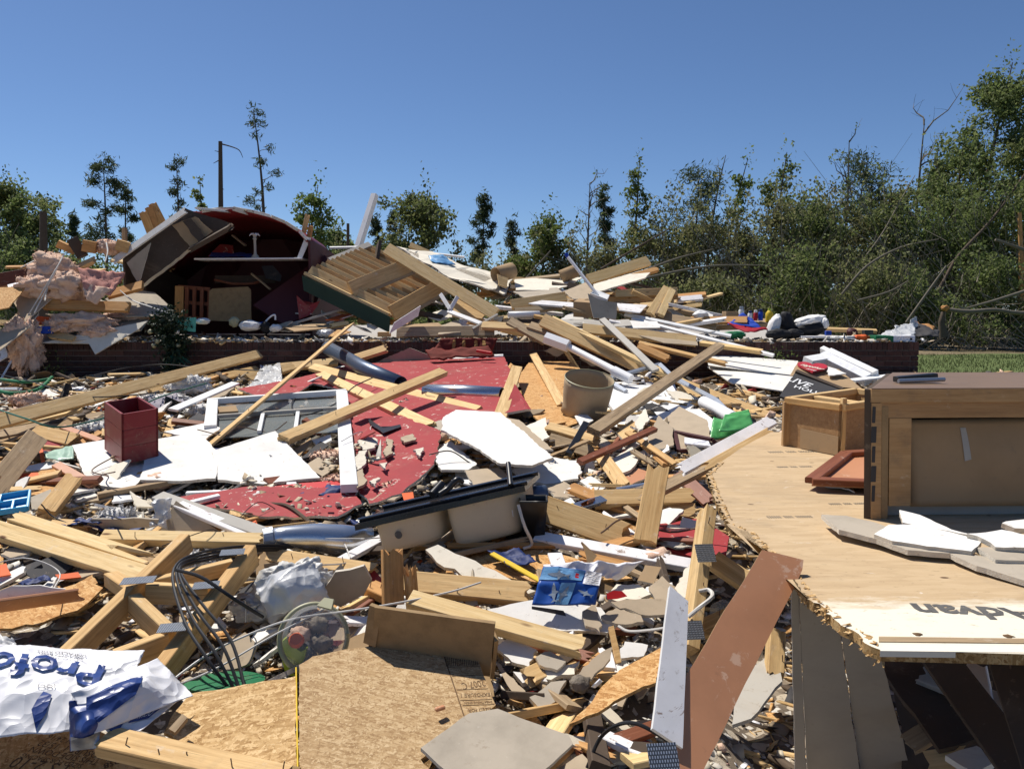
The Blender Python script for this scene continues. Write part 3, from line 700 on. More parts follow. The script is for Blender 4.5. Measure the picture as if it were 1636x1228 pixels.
def tree(name, label, kind, px, py_base, px_top, py_top, wpx, Y, leaf='leaf', dens=1.0, group=None, bare=0.3, lean=None, r0=None, asym=0.0):
    """trunk from the ground at column px to the top pixel; crown wpx pixels wide"""
    top = at(px_top, py_top, Y); b = at(px, py_base, Y); base = Vector((b.x, Y, -.1)) if py_base >= 500 else b
    Hh = (top-base).length; Wd = wpx/FPX*Y/2; ax = (top-base)
    root = thing(name, label, 'tree', base, group); bm = bmesh.new(); r0 = r0 or .012*Hh+.03
    n = 9; bend = Vector((rg.normal()*.03*Hh, rg.normal()*.03*Hh, 0)); P = [base+ax*(i/n)+bend*math.sin(math.pi*i/n) for i in range(n+1)]
    sweep([p-base for p in P], [r0*(1-.88*i/n) for i in range(n+1)], 7, True, bm)
    def on(f):
        k = min(int(f*n), n-1); return P[k].lerp(P[k+1], f*n-k)
    C = []; lsz = .0044*Y
    if kind == 'pine':
        nb = int(18*max(.6, dens)); 
        for i in range(nb):
            f = bare+(1-bare)*((i+rg.random())/nb)**.85; g2 = (f-bare)/(1-bare)
            l = Wd*(1.05-.75*g2)*rg.uniform(.35, 1.3); a = rg.uniform(0, 6.283)
            d = Vector((math.cos(a), math.sin(a)*.8, rg.uniform(.0, .7)))*l; A = on(f); B = A+d
            Q = limb(bm, A-base, B-base, r0*.22*(1-f)+.02, .012, 4, .08, 3)
            m = int(rg.integers(4, 8)*dens)
            for q in range(m):
                t = 1-.5*(q/max(m, 1))*rg.random(); c = A.lerp(B, t); s = Wd*.10+.08
                k = int(rg.integers(13, 22)); C.append(np.array(tuple(c))+rg.normal(size=(k, 3))*np.array((s, s, s*.75)))
        C.append(np.array(tuple(top))+rg.normal(size=(40, 3))*np.array((Wd*.14, Wd*.14, .35)))
        asp, sz = .20, lsz*1.5
    elif kind == 'bare':
        for i in range(int(16*dens)):
            f = bare+(1-bare)*rg.random(); l = Wd*rg.uniform(.4, 1.2); a = rg.uniform(0, 6.283)
            A = on(f); B = A+Vector((math.cos(a), math.sin(a)*.6, rg.uniform(.5, 1.6)))*l
            Q = limb(bm, A-base, B-base, r0*.25+.01, .008, 4, .1, 4)
            for q in Q[1:]:
                limb(bm, q, q+Vector((rg.normal()*.4, rg.normal()*.3, rg.random()*.9))*l*.5, .012, .005, 3, .1, 2)
            if rg.random() < .5: C.append(np.array(tuple(B))+rg.normal(size=(7, 3))*Wd*.10)
        asp, sz = .55, lsz*.9
    else:
        nb = int(15*max(.7, dens)); rr = 1 if kind == 'broad' else .8
        for i in range(nb):
            f = bare+(1-bare)*((i+rg.random())/nb); g2 = (f-bare)/(1-bare)
            prof = math.sin(math.pi*(0.16+.80*g2))**.7 if kind == 'broad' else (.9-.55*g2)
            l = Wd*prof*rg.uniform(.55, 1.12); a = rg.uniform(0, 6.283)
            A = on(f*.92); d = Vector((math.cos(a)+asym, math.sin(a)*.8, rg.uniform(.15, .75)))*l; B = A+d
            Q = limb(bm, A-base, B-base, r0*.3*(1-f)+.02, .012, 5, .09, 4)
            for q in Q[2:]:
                e = q+Vector(rg.normal(size=3).tolist())*l*.3; limb(bm, q, e, .02, .008, 3, .1, 2)
                k = int((78 if kind == 'broad' else 36)*dens*rg.uniform(.5, 1.3)); s = max(.20, Wd*.105)*rr
                C.append(np.array(tuple(e+base))+rg.normal(size=(k, 3))*np.array((s*1.15, s, s*.8)))
                k //= 2; C.append(np.array(tuple(q+base))+rg.normal(size=(k, 3))*s*.9)
        k = int(36*dens); C.append(np.array(tuple(top))+rg.normal(size=(k, 3))*np.array((Wd*.12, Wd*.12, Wd*.16+.2)))
        asp, sz = .62, lsz
    link('trunk', from_bm('trunk', bm), 'bark' if kind != 'bare' else 'bark_grey', Matrix.Translation(base), root)
    if C:
        C = np.concatenate(C)-np.array(tuple(base)); C = C[C[:, 2] > .2]; V, F = leaf_quads(C, sz, asp)
        link('crown', mesh_np('crown', V, F), leaf, Matrix.Translation(base), root)
    return root
def bush(name, label, px, py_top, wpx, Y, leaf='leaf_olive', dens=1.0, group=None, twig=26, py_bot=530):
    top = at(px, py_top+rg.uniform(-22, 30), Y); Hh = top.z; Wd = wpx/FPX*Y/2; base = Vector((top.x, Y, 0)); root = thing(name, label, 'shrub', base, group)
    C = []; bm = bmesh.new(); nl = int(30*dens)
    for i in range(nl):
        a = rg.uniform(0, 6.283); q = rg.random()**.5; zf = rg.random()**.8
        shell = math.sqrt(max(.05, 1-zf**2.2)); c = np.array((math.cos(a)*q*Wd*shell, math.sin(a)*q*Wd*.8*shell, zf*Hh*rg.uniform(.8, 1.03)))
        k = int(rg.integers(95, 180)); s = max(.22, Wd*.135); C.append(c+rg.normal(size=(k, 3))*np.array((s, s, s*.75)))
    for i in range(twig):
        a = rg.uniform(0, 6.283); l = Hh*rg.uniform(.35, 1.08); A = Vector((rg.normal()*Wd*.45, rg.normal()*Wd*.35-Wd*.25, 0 if rg.random() < .6 else Hh*.5*rg.random()))
        B = A+Vector((math.cos(a)*.7-.25, math.sin(a)*.5-.2, rg.uniform(.15, 1.0)))*l; limb(bm, A, B, .024, .006, 3, .08, 4)
    for i in range(int(13*dens)):       # wind-bent sprays above the mass
        A = Vector((rg.normal()*Wd*.5, rg.normal()*Wd*.3, Hh*rg.uniform(.45, .8))); l = Hh*rg.uniform(.25, .62); B = A+Vector((rg.uniform(-.55, .25), rg.normal()*.2, 1)).normalized()*l
        P_ = limb(bm, A, B, .03, .006, 3, .08, 5)
        for q in P_[1:]:
            k = int(rg.integers(10, 26)); C.append(np.array(tuple(q))+rg.normal(size=(k, 3))*np.array((.16, .14, .16))*(1+Wd*.08))
    link('stem', from_bm('stem', bm), 'dead_twig', Matrix.Translation(base), root)
    C = np.concatenate(C); C = C[C[:, 2] > .02]; V, F = leaf_quads(C, .0044*Y, .6)
    link('foliage', mesh_np('foliage', V, F), leaf, Matrix.Translation(base), root); return root

G1, G2 = 'storm-thinned pines behind the house', 'tangled woodland trees beyond the lawn'
T = [ # name, label, kind, px, base, px_top, py_top, width, Y, leaf, density, group, bare
 ('woodland_tree', 'dense leafy tree at the picture edge behind the heap of pink insulation', 'broad', 14, 520, 12, 292, 110, 48, 'leaf', 1.5, None, .12),
 ('woodland_tree', 'airy pale-leaved tree next to the thick broken snag', 'airy', 44, 520, 46, 296, 66, 46, 'leaf', .9, None, .2),
 ('woodland_tree', 'small wispy tree just past the thick broken snag', 'airy', 92, 520, 91, 343, 40, 60, 'leaf', .7, None, .3),
 ('pine_tree', 'short round-topped pine between the snag and the tall bushy pine', 'pine', 118, 520, 118, 348, 28, 62, 'needle', 1.0, G1, .5),
 ('pine_tree', 'tall bushy pine with long drooping lower limbs behind the pink insulation', 'pine', 171, 520, 165, 258, 66, 58, 'needle', 1.25, G1, .38),
 ('pine_tree', 'medium pine close beside the tall bushy pine', 'pine', 206, 520, 201, 298, 46, 60, 'needle', 1.1, G1, .35),
 ('pine_tree', 'slim faint pine above the slanted brown panel', 'pine', 286, 520, 282, 259, 46, 66, 'needle', .85, G1, .4),
 ('woodland_tree', 'thin sparse tree touching the slim faint pine', 'airy', 312, 520, 312, 287, 40, 68, 'leaf', .55, None, .3),
 ('pine_tree', 'tallest lone pine with a tufted top beside the bare pole snag', 'pine', 408, 520, 405, 176, 60, 60, 'needle', .75, G1, .45),
 ('woodland_tree', 'wind-bent tree leaning over behind the red roof shell', 'airy', 468, 520, 515, 296, 78, 44, 'leaf_bright', .9, None, .5),
 ('woodland_tree', 'low bushy tree behind the tall white post', 'broad', 536, 520, 530, 358, 60, 50, 'leaf', .8, None, .2),
 ('pine_tree', 'small dark pine just past the tall white post', 'pine', 603, 520, 603, 352, 32, 60, 'needle', 1.1, G1, .4),
 ('pine_tree', 'slightly taller dark pine next to the big leafy tree above the staircase', 'pine', 629, 520, 628, 341, 34, 60, 'needle', 1.1, G1, .35),
 ('woodland_tree', 'big leafy broad-crowned tree above the upturned staircase', 'broad', 690, 520, 684, 302, 96, 50, 'leaf', 1.15, None, .22),
 ('pine_tree', 'upright pine with a narrow crown standing alone above the white sheet', 'pine', 772, 520, 774, 318, 46, 58, 'needle', 1.35, G1, .42),
 ('pine_tree', 'lower dark pine beside the lone narrow pine', 'pine', 822, 520, 821, 356, 44, 60, 'needle', 1.2, G1, .3),
 ('woodland_tree', 'bright green tree leaning hard over the bare scrub', 'airy', 842, 505, 895, 345, 84, 46, 'leaf_bright', 1.1, G2, .5),
 ('bare_tree', 'leafless grey tree with fine twigs between two dark pines', 'bare', 930, 520, 935, 292, 46, 52, 'leaf', 1.0, None, .4),
 ('pine_tree', 'dark ragged pine behind the white broom', 'pine', 950, 520, 962, 305, 44, 54, 'needle', 1.3, G1, .35),
 ('woodland_tree', 'slender leaning tree with a feathery tip above the stacked timbers', 'airy', 990, 520, 1031, 255, 46, 44, 'leaf_bright', .7, G2, .35),
 ('pine_tree', 'heavy dark pine rising from the edge of the thicket', 'pine', 1098, 520, 1104, 280, 104, 46, 'needle', 1.7, G1, .15),
 ('woodland_tree', 'thin spindly tree poking above the heavy dark pine', 'bare', 1130, 520, 1134, 248, 34, 50, 'leaf', .8, G2, .4),
 ('woodland_tree', 'pale birch-like tree with upright sprays in the middle of the thicket', 'airy', 1168, 520, 1172, 255, 66, 46, 'leaf_bright', .9, G2, .2),
 ('woodland_tree', 'airy round-topped tree with a gap of sky on each side', 'airy', 1215, 520, 1226, 243, 84, 48, 'leaf', 1.1, G2, .25),
 ('bare_tree', 'twiggy half-dead tree standing before the wide dark cedar', 'bare', 1330, 520, 1340, 224, 46, 46, 'leaf', .9, None, .35),
 ('cedar_tree', 'wide dark cedar with a flat top', 'pine', 1356, 520, 1366, 257, 110, 48, 'needle', 1.9, None, .12),
 ('bare_tree', 'bare reddish tree with twig tips above the bank of green', 'bare', 1452, 520, 1462, 190, 70, 48, 'leaf', 1.0, None, .45),
 ('woodland_tree', 'full dark tree between the cedar and the tallest tree', 'broad', 1462, 520, 1470, 236, 100, 46, 'leaf', 1.2, G2, .18),
 ('woodland_tree', 'tallest tree, a dense leaning crown reaching high into the sky', 'broad', 1512, 520, 1586, 100, 112, 42, 'leaf', 1.7, G2, .38),
 ('woodland_tree', 'spreading tree at the foot of the tallest tree', 'broad', 1530, 520, 1520, 190, 110, 44, 'leaf', 1.2, G2, .25),
 ('woodland_tree', 'leafy tree cut by the picture edge beside the tallest tree', 'broad', 1628, 520, 1624, 205, 90, 40, 'leaf', 1.3, G2, .2),
 ('woodland_tree', 'olive tree filling the gap under the cedar', 'broad', 1400, 520, 1408, 300, 100, 50, 'leaf_olive', 1.2, G2, .1),
 ('woodland_tree', 'broken-topped olive tree behind the birch-like tree', 'broad', 1270, 520, 1272, 318, 110, 54, 'leaf_olive', 1.3, G2, .08),
]
for a in T:
  a = list(a)
  if a[5] > 1040: a[5] += rg.uniform(8, 34); a[7] *= 1.4; a[10] = a[10]*1.05; a[12] *= .8
  elif a[2] != 'pine': a[7] *= 1.4; a[10] *= 1.25; a[5] += rg.uniform(-12, 16)
  tree(*a[:9], leaf=a[9], dens=a[10], group=a[11], bare=a[12])
# bank of brush at the wood's edge
B = [('shrub bank at the picture edge behind the orange sheathing', 20, 385, 110, 44, 'leaf'), ('dark brush around the foot of the broken snag', 85, 392, 120, 46, 'leaf'), ('low brush below the short round pine', 150, 405, 110, 50, 'leaf'),
 ('brush behind the upturned staircase', 540, 392, 100, 46, 'leaf_olive'), ('brush under the big leafy tree', 650, 385, 110, 50, 'leaf_olive'), ('brush between the leafy tree and the lone pine', 735, 412, 90, 50, 'leaf_olive'),
 ('pale scrub below the leaning bright tree', 830, 412, 100, 48, 'leaf_olive'), ('scrub behind the broom handle', 900, 398, 100, 46, 'leaf_olive'), ('scrub behind the stacked timbers', 985, 385, 110, 44, 'leaf_olive'),
 ('bushy thicket at the end of the stacked timbers', 1065, 362, 120, 42, 'leaf_olive'), ('thicket under the heavy dark pine', 1125, 340, 120, 43, 'leaf_olive'), ('thicket under the birch-like tree', 1185, 345, 120, 42, 'leaf_olive'),
 ('thicket behind the cardboard box and cans', 1245, 350, 120, 41, 'leaf_olive'), ('thicket behind the white and black bags', 1305, 352, 120, 41, 'leaf'), ('thicket under the wide cedar', 1365, 340, 120, 42, 'leaf_olive'),
 ('thicket behind the silver plastic sheet', 1425, 330, 120, 41, 'leaf'), ('deep green thicket above the broken stump', 1490, 322, 130, 40, 'leaf'), ('green thicket below the tallest tree', 1555, 310, 130, 39, 'leaf'), ('green thicket cut by the picture edge', 1620, 300, 120, 38, 'leaf'),
 ('front brush with dry twigs beyond the spray cans', 1150, 425, 130, 37, 'leaf_olive'), ('front brush beyond the bundled bags', 1270, 432, 130, 36, 'leaf'), ('front brush beyond the green and white carton', 1390, 430, 130, 36, 'leaf_olive'), ('low front brush beside the broken stump', 1475, 445, 100, 35, 'leaf'), ('front brush under the fallen pine log', 1580, 440, 140, 36, 'leaf')]
for lab, px, pyt, wpx, Y, lf in B: bush('thicket_shrub', lab, px, pyt, wpx*1.15, Y, lf, 1.15 if px > 1000 else .9, 'brush along the wood edge', 88 if px > 1000 else 34)
# far wood as one mass
C = []
for i in range(420):
    X = rg.uniform(-75, 85); Y = rg.uniform(72, 95); hgt = 3.5+2.5*noise.noise(Vector((X*.08, 0, 4)))+(4.5 if X > 16 else 0)
    c = np.array((X, Y, rg.random()**.7*hgt)); C.append(c+rg.normal(size=(70, 3))*np.array((1.3, 1.3, .8)))
C = np.concatenate(C); C = C[C[:, 2] > 0]; V, F = leaf_quads(C, .55, .7)
o = link('far_wood', mesh_np('far_wood', V, F), 'leaf'); tag(o, 'far strip of low woodland behind the nearer trees', 'woodland', kind='stuff')
# snags, leaning and fallen trunks
tube('broken_snag', 'thick dark snapped tree trunk near the picture edge', [at(69, 520, 34), at(70, 430, 34), at(69, 338, 34)], [.19, .17, .13], 'bark', cat='tree trunk', curve=3)
s = thing('pole_snag', 'tall bare pole-like snag with a hanging torn limb', 'tree trunk', at(353, 520, 52))
tube('trunk', None, [at(353, 540, 52), at(353, 380, 52), at(352, 226, 52)], [.22, .17, .12], 'bark', parent=s, curve=3)
tube('branch', None, [at(353, 230, 52), at(368, 234, 52), at(382, 240, 52), at(388, 252, 52)], [.05, .04, .03, .015], 'bark', parent=s, curve=3)
for q, (a, b2) in enumerate((((352, 243), (343, 241)), ((352, 255), (341, 261)), ((353, 300), (358, 303)))): tube('branch', None, [at(*a, 52), at(*b2, 52)], [.04, .015], 'bark', parent=s, seg=5)
tube('broken_snag', 'short splintered snag between the white post and the leaning tree', [at(556, 420, 40), at(556, 357, 40)], [.09, .07], 'bark', cat='tree trunk')
tube('fallen_tree', 'long grey trunk leaning up out of the thicket beside the picture edge', [at(1452, 530, 36), at(1500, 462, 36.5), at(1530, 410, 37), at(1585, 350, 37.5), at(1640, 275, 38)], [.05, .08, .07, .06, .05], 'bark', cat='tree trunk', curve=4)
tube('fallen_tree', 'thin grey trunk leaning across the green bank below the cedar', [at(1330, 480, 38), at(1375, 420, 38), at(1410, 372, 39), at(1440, 318, 40), at(1462, 280, 41)], [.04, .04, .035, .03, .015], 'bark_grey', cat='tree trunk', curve=4)
tube('fallen_tree', 'thin leaning trunk behind the silver plastic sheet', [at(1448, 515, 31), at(1480, 470, 31), at(1512, 425, 31)], [.05, .05, .04], 'bark_grey', cat='tree trunk', curve=4)
tube('fallen_tree', 'pale bent branch arching over the thicket behind the bags', [at(1345, 470, 34), at(1385, 425, 34), at(1440, 395, 34), at(1500, 382, 34)], [.05, .05, .04, .02], 'bark_grey', cat='tree trunk', curve=4)
tube('fallen_tree', 'thin horizontal branch lying low in the thicket behind the carton', [at(1370, 480, 32), at(1420, 466, 32), at(1452, 448, 32)], [.04, .035, .02], 'bark_grey', cat='tree trunk', curve=4)
tube('fallen_tree', 'long dead branch sweeping down to the stacked timbers', [at(1020, 447, 30), at(1090, 432, 30), at(1150, 424, 30), at(1222, 424, 30)], [.05, .045, .035, .02], 'bark_grey', cat='tree trunk', curve=4)
tube('fallen_tree', 'second dead branch just above the stacked timbers', [at(1030, 432, 31), at(1085, 412, 31), at(1140, 398, 31)], [.05, .04, .02], 'bark_grey', cat='tree trunk', curve=4)
tube('leaning_sapling', 'thin bare stem leaning behind the broom handle', [at(960, 430, 38), at(1010, 400, 38), at(1070, 365, 38)], [.06, .05, .03], 'bark', cat='tree trunk', curve=4)
tube('leaning_sapling', 'bare stem under the leaning bright tree', [at(790, 500, 36), at(840, 445, 36), at(880, 400, 36)], [.05, .045, .03], 'bark_grey', cat='tree trunk', curve=4)
s = thing('fallen_pine_log', 'snapped pine log lying level at the wood edge with a raw orange break', 'log', at(1505, 530, 29))
tube('stump', None, [at(1508, 538, 29), at(1504, 515, 29), at(1507, 498, 29)], [.17, .11, .07], 'bark', parent=s)
tube('log', None, [at(1512, 494, 29), at(1548, 498, 28.8), at(1590, 495, 29), at(1630, 500, 29), at(1700, 497, 29)], [.075, .085, .07, .075, .06], 'bark_grey', parent=s, curve=3)
blob('torn_end', None, at(1510, 492, 28.9), (.13, .10, .10), 'splintered', parent=s, rough=.6, sub=3)
tube('fallen_tree', 'grey branch rising off the level pine log', [at(1545, 492, 28.5), at(1590, 480, 28.5), at(1640, 464, 28.5)], [.03, .05, .055], 'bark_grey', cat='tree trunk')
tube('broken_snag', 'rusty orange-barked trunk standing at the picture edge', [at(1631, 540, 36.5), at(1632, 430, 36.5), at(1629, 340, 36.5)], [.13, .11, .08], 'pine_orange', cat='tree trunk')
tube('fallen_tree', 'broken limb hanging against the orange-barked trunk', [at(1590, 383, 32.5), at(1645, 402, 32.5)], [.05, .08], 'bark_grey', cat='tree trunk')
# brush piles on the bare ground
for lab, px, py, Y, n in (('heap of dead twigs on bare earth below the pine log', 1600, 545, 44, 170), ('flat heap of dry branches beside the broken stump', 1510, 552, 42, 90)):
    bm = bmesh.new(); O = at(px, py, Y); O.z = .05
    for i in range(n):
        A = Vector((rg.normal()*2.2, rg.normal()*1.0, rg.random()*.45)); a = rg.uniform(0, 3.14); l = rg.uniform(.3, 1.3)
        limb(bm, A, A+Vector((math.cos(a)*l, math.sin(a)*l*.5, rg.normal()*.12)), .022, .008, 3, .1, 3)
    tag(link('brush_pile', from_bm('brush_pile', bm), 'bark_grey', Matrix.Translation(O)), lab, 'brush pile', kind='stuff')

# ---------------------------------------------------------------- wreckage on the slab, far side
GT, GB, GP, GI, GW = 'loose framing timbers in the rubble', 'broken wallboard pieces', 'white pipes and strips in the rubble', 'tufts of pink insulation', 'broken wood pieces'
# the red roof shell with its back wall, one collapsed room, its inner shade put into dark colours
rm = thing('collapsed_room', 'collapsed room corner with a curved dark red ceiling over a black hollow', 'collapsed room', at(400, 541, 12))
rim = [(196, 414), (240, 380), (296, 337), (322, 338), (345, 334), (376, 333), (405, 338), (432, 345), (456, 355), (478, 369), (492, 384)]  # first points stretch the ceiling over the slab to keep sun out
bm = bmesh.new(); O = W[rm].translation; rows = []
for f, dy, dz in ((0, 0, 0), (.33, .7, -.02), (.66, 1.4, -.08), (1, 2.1, -.2)):
    rows.append([at(px, py, 11.0+.15*math.sin(i))+Vector((0, dy, dz)) for i, (px, py) in enumerate(rim)])
vr = [[bm.verts.new(p-O) for p in q] for q in rows]
for a, b in zip(vr, vr[1:]):
    for i in range(len(a)-1): bm.faces.new((a[i], b[i], b[i+1], a[i+1]))
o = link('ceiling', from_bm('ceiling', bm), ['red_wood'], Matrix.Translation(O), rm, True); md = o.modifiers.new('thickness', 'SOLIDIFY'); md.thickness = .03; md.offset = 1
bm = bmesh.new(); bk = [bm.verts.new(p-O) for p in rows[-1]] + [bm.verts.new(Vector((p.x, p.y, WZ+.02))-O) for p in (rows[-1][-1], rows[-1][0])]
bm.faces.new(bk); bmesh.ops.triangulate(bm, faces=bm.faces); o = link('rear_wall', from_bm('rear_wall', bm), 'maroon', Matrix.Translation(O), rm); o.modifiers.new('thickness', 'SOLIDIFY').thickness = .03  # maroon in place of red, darkened for the shade inside
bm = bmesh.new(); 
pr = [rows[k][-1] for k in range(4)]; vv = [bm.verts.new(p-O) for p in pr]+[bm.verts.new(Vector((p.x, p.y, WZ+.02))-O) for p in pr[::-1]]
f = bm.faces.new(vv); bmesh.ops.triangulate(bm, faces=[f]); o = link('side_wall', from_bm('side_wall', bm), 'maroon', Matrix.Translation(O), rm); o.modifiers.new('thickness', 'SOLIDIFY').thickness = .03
panel('white_edge', None, [(497, 380, 10.97), (482, 414, 10.97), (474, 414, 10.97), (488, 378, 10.97)], 'white_paint', .02, parent=rm)
for i, (a, b2) in enumerate(zip(rim[3:], rim[4:])):
    board('wallboard_rim', None, (*a, 10.94), (*b2, 10.94), .02+.010*(i % 3), .04, ('gypsum_white', 'gypsum_core', 'gypsum_core')[i % 3], parent=rm, broken=(.03, .03))
board('torn_rim_piece', 'white curl of torn wallboard on the rim', (372, 333, 10.9), (396, 340, 10.9), .10, .06, 'gypsum_core', parent=rm, broken=(.05, .06))
board('torn_rim_piece', None, (313, 333, 10.9), (368, 338, 10.9), .10, .03, 'gypsum_white', parent=rm, broken=(.05, .09))
board('shelf', None, (318, 415, 11.1), (488, 414, 11.1), .35, .022, 'white_scuffed', parent=rm)
panel('rear_shade_panel', None, [(228, 415, 13.6), (500, 415, 13.6), (500, 540, 13.6), (228, 540, 13.6)], 'dark_brown', .03, parent=rm)  # dark sheet standing in for the black shade of the hollow
lv = [rows[k][0] for k in range(4)]; bm = bmesh.new(); f = bm.faces.new([bm.verts.new(p-O) for p in lv]+[bm.verts.new(Vector((p.x, p.y, WZ+.02))-O) for p in lv[::-1]]); bmesh.ops.triangulate(bm, faces=[f]); link('sun_blocking_wall', from_bm('sun_blocking_wall', bm), 'dark_brown', Matrix.Translation(O), rm).modifiers.new('thickness', 'SOLIDIFY').thickness = .03  # wall added to keep the sun out of the hollow
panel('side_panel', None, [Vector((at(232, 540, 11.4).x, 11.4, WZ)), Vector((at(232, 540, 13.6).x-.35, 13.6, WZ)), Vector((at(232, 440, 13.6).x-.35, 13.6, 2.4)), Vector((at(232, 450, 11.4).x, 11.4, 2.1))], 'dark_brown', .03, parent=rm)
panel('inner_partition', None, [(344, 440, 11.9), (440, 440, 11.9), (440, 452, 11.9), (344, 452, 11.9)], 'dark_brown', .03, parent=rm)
panel('red_inner_panel', None, [(332, 410, 12.6), (352, 390, 12.6), (372, 392, 12.6), (374, 408, 12.6)], 'red_wall', .02, parent=rm)
cs = thing('candle_stand', 'white pillar candle stand with a petalled top on the shelf under the red ceiling', 'candle stand', at(408, 412, 11.0))
p = at(408, 412, 11.0); h = (at(408, 376, 11.0)-p).length
lathe('pillar', None, [(.05, 0), (.05, .02), (.022, .05), (.016, .1), (.018, h*.8), (.03, h*.86), (.018, h*.9), (.026, h)], Matrix.Translation(p), 'grey_trim', parent=cs)  # white pillar coloured grey for the shade under the ceiling
for k in range(7):
    a = k*6.283/7; q = p+Vector((0, 0, h)); tube('petal', None, [q, q+Vector((math.cos(a)*.045, math.sin(a)*.045, .02)), q+Vector((math.cos(a)*.07, math.sin(a)*.07, -.01+.02*(k % 2)))], [.012, .011, .005], 'white_scuffed', parent=cs, seg=5)
sheet('blue_cloth', 'dark blue crumpled cloth spread on the shelf under the red ceiling', (338, 405, 11.3), (402, 405, 11.3), (404, 411, 11.0), (334, 411, 11.0), 'navy', 16, 6, .03, 6, .003, 'cloth')
# slanted brown wall slab resting against the shell
o = panel('wall_slab', 'big slanted dark brown wall slab with a torn white upper edge', [(197, 410, 10.75), (298, 334, 10.75), (318, 342, 10.9), (372, 358, 10.9), (306, 398, 10.7), (228, 457, 10.6)], 'dark_brown', .09, .01, 'wall slab', edge='gypsum_cream')
board('wallboard_strip', 'long white torn wallboard strip along the top of the slanted brown slab', (180, 418, 10.6), (298, 335, 10.6), .10, .025, 'gypsum_white', 60, 'wallboard', GB, broken=(.1, .05))
panel('scrap_or_light_patch', 'sunlit patch of the slanted brown slab, painted as a tan sheet', [(275, 360, 10.62), (312, 346, 10.62), (340, 370, 10.55), (306, 397, 10.55)], 'cardboard', .012, .01, 'sheathing')  # tan sheet stands in for sunlight falling on the slab
panel('scrap_or_light_patch', 'dark strip painted for the shadow across the sunlit patch of the slab', [(292, 354, 10.58), (306, 349, 10.58), (328, 378, 10.5), (318, 388, 10.5)], 'dark_brown', .012, .01, 'sheathing')  # dark strip stands in for the shadow between the sunlit patches
board('slab_rail', 'thick dark rail along the lower edge of the slanted brown slab', (302, 400, 10.5), (372, 361, 10.5), .14, .06, 'dark_brown', 20, 'rail', broken=(.05, .08))
panel('wallboard_triangle', 'tan triangle of wallboard stuck on the slanted slab above the pink drape', [(203, 420, 10.5), (241, 388, 10.5), (222, 455, 10.4)], 'paper_tan', .013, .006, 'wallboard', GB, edge='gypsum_core')
for i, (a, b2) in enumerate((((228, 338), (243, 376)), ((238, 331), (250, 370)), ((243, 325), (262, 362)))):
    board('stud_end', ('rust-red stud end sticking up above the brown slab, lowest of its three', 'rust-red stud end in the middle of the three above the brown slab', 'rust-red stud end standing highest of the three above the brown slab')[i], (*a, 10.9+.05*i), (*b2, 10.9+.05*i), .11, .045, 'splintered' if i == 1 else 'pine_orange', 70, 'timber', 'stud ends above the brown slab', broken=(.03, 0))
for i, (a, b2, m, lb) in enumerate((((492, 342), (485, 372), 'pine', 'upright stud end behind the shell rim beside the leaning tree'), ((497, 360), (493, 384), 'splintered', 'short splintered stud end at the far end of the shell rim'))):
    board('stud_end', lb, (*a, 11.2), (*b2, 11.2), .06, .05, m, 10, 'timber', GT, broken=(.04, 0))
# furniture in the hollow
cr = thing('lattice_rack', 'orange-brown wooden lattice rack standing in the dark hollow', 'rack', at(305, 530, 11.3))
for k in range(5): board('upright', None, (287+12*k, 457+1.5*k, 11.3), (286+12*k, 513, 11.3), .05 if k else .12, .03, 'cherry' if k else 'pine_orange', 90, parent=cr)
for y in (460, 484, 508): board('crossbar', None, (285, y-2, 11.33), (336, y+2, 11.33), .05, .03, 'cherry', 90, parent=cr)
panel('grey_board', 'upright grey board with rounded corners beside the lattice rack', [(335, 465, 11.2), (340, 461, 11.2), (396, 458, 11.2), (401, 463, 11.2), (402, 515, 11.15), (333, 512, 11.15)], 'particleboard', .02, 0, 'board')
tube('bent_rail', 'curved brown chair rail lying across the dark hollow', [(343, 447, 11.5), (372, 453, 11.4), (400, 453, 11.4), (418, 449, 11.5)], .018, 'cherry', 'chair rail', curve=4)
board('thin_lath', 'thin tan slat slanting down in the dark hollow', (402, 437, 11.4), (432, 462, 11.3), .04, .02, 'pine_grey', 0, 'slat')
board('thin_lath', 'pale slat crossing under the curved ceiling', (372, 376, 11.7), (392, 392, 11.6), .05, .02, 'pine_grey', 0, 'slat')
panel('striped_paper', 'rounded grey paper with dark stripes behind the slat in the hollow', [(418, 425, 11.8), (436, 424, 11.8), (450, 440, 11.7), (448, 450, 11.7), (425, 445, 11.7)], 'slate', .006, 0, 'paper')
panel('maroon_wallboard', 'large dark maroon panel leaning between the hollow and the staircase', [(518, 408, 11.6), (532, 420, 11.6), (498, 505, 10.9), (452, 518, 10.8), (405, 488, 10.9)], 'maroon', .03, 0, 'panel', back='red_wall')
panel('red_scrap', 'small lit red-brown scrap at the foot of the maroon panel', [(474, 472, 10.8), (492, 488, 10.8), (512, 480, 10.8), (498, 502, 10.75), (478, 510, 10.75)], 'red_wall', .012, .005, 'panel scrap')
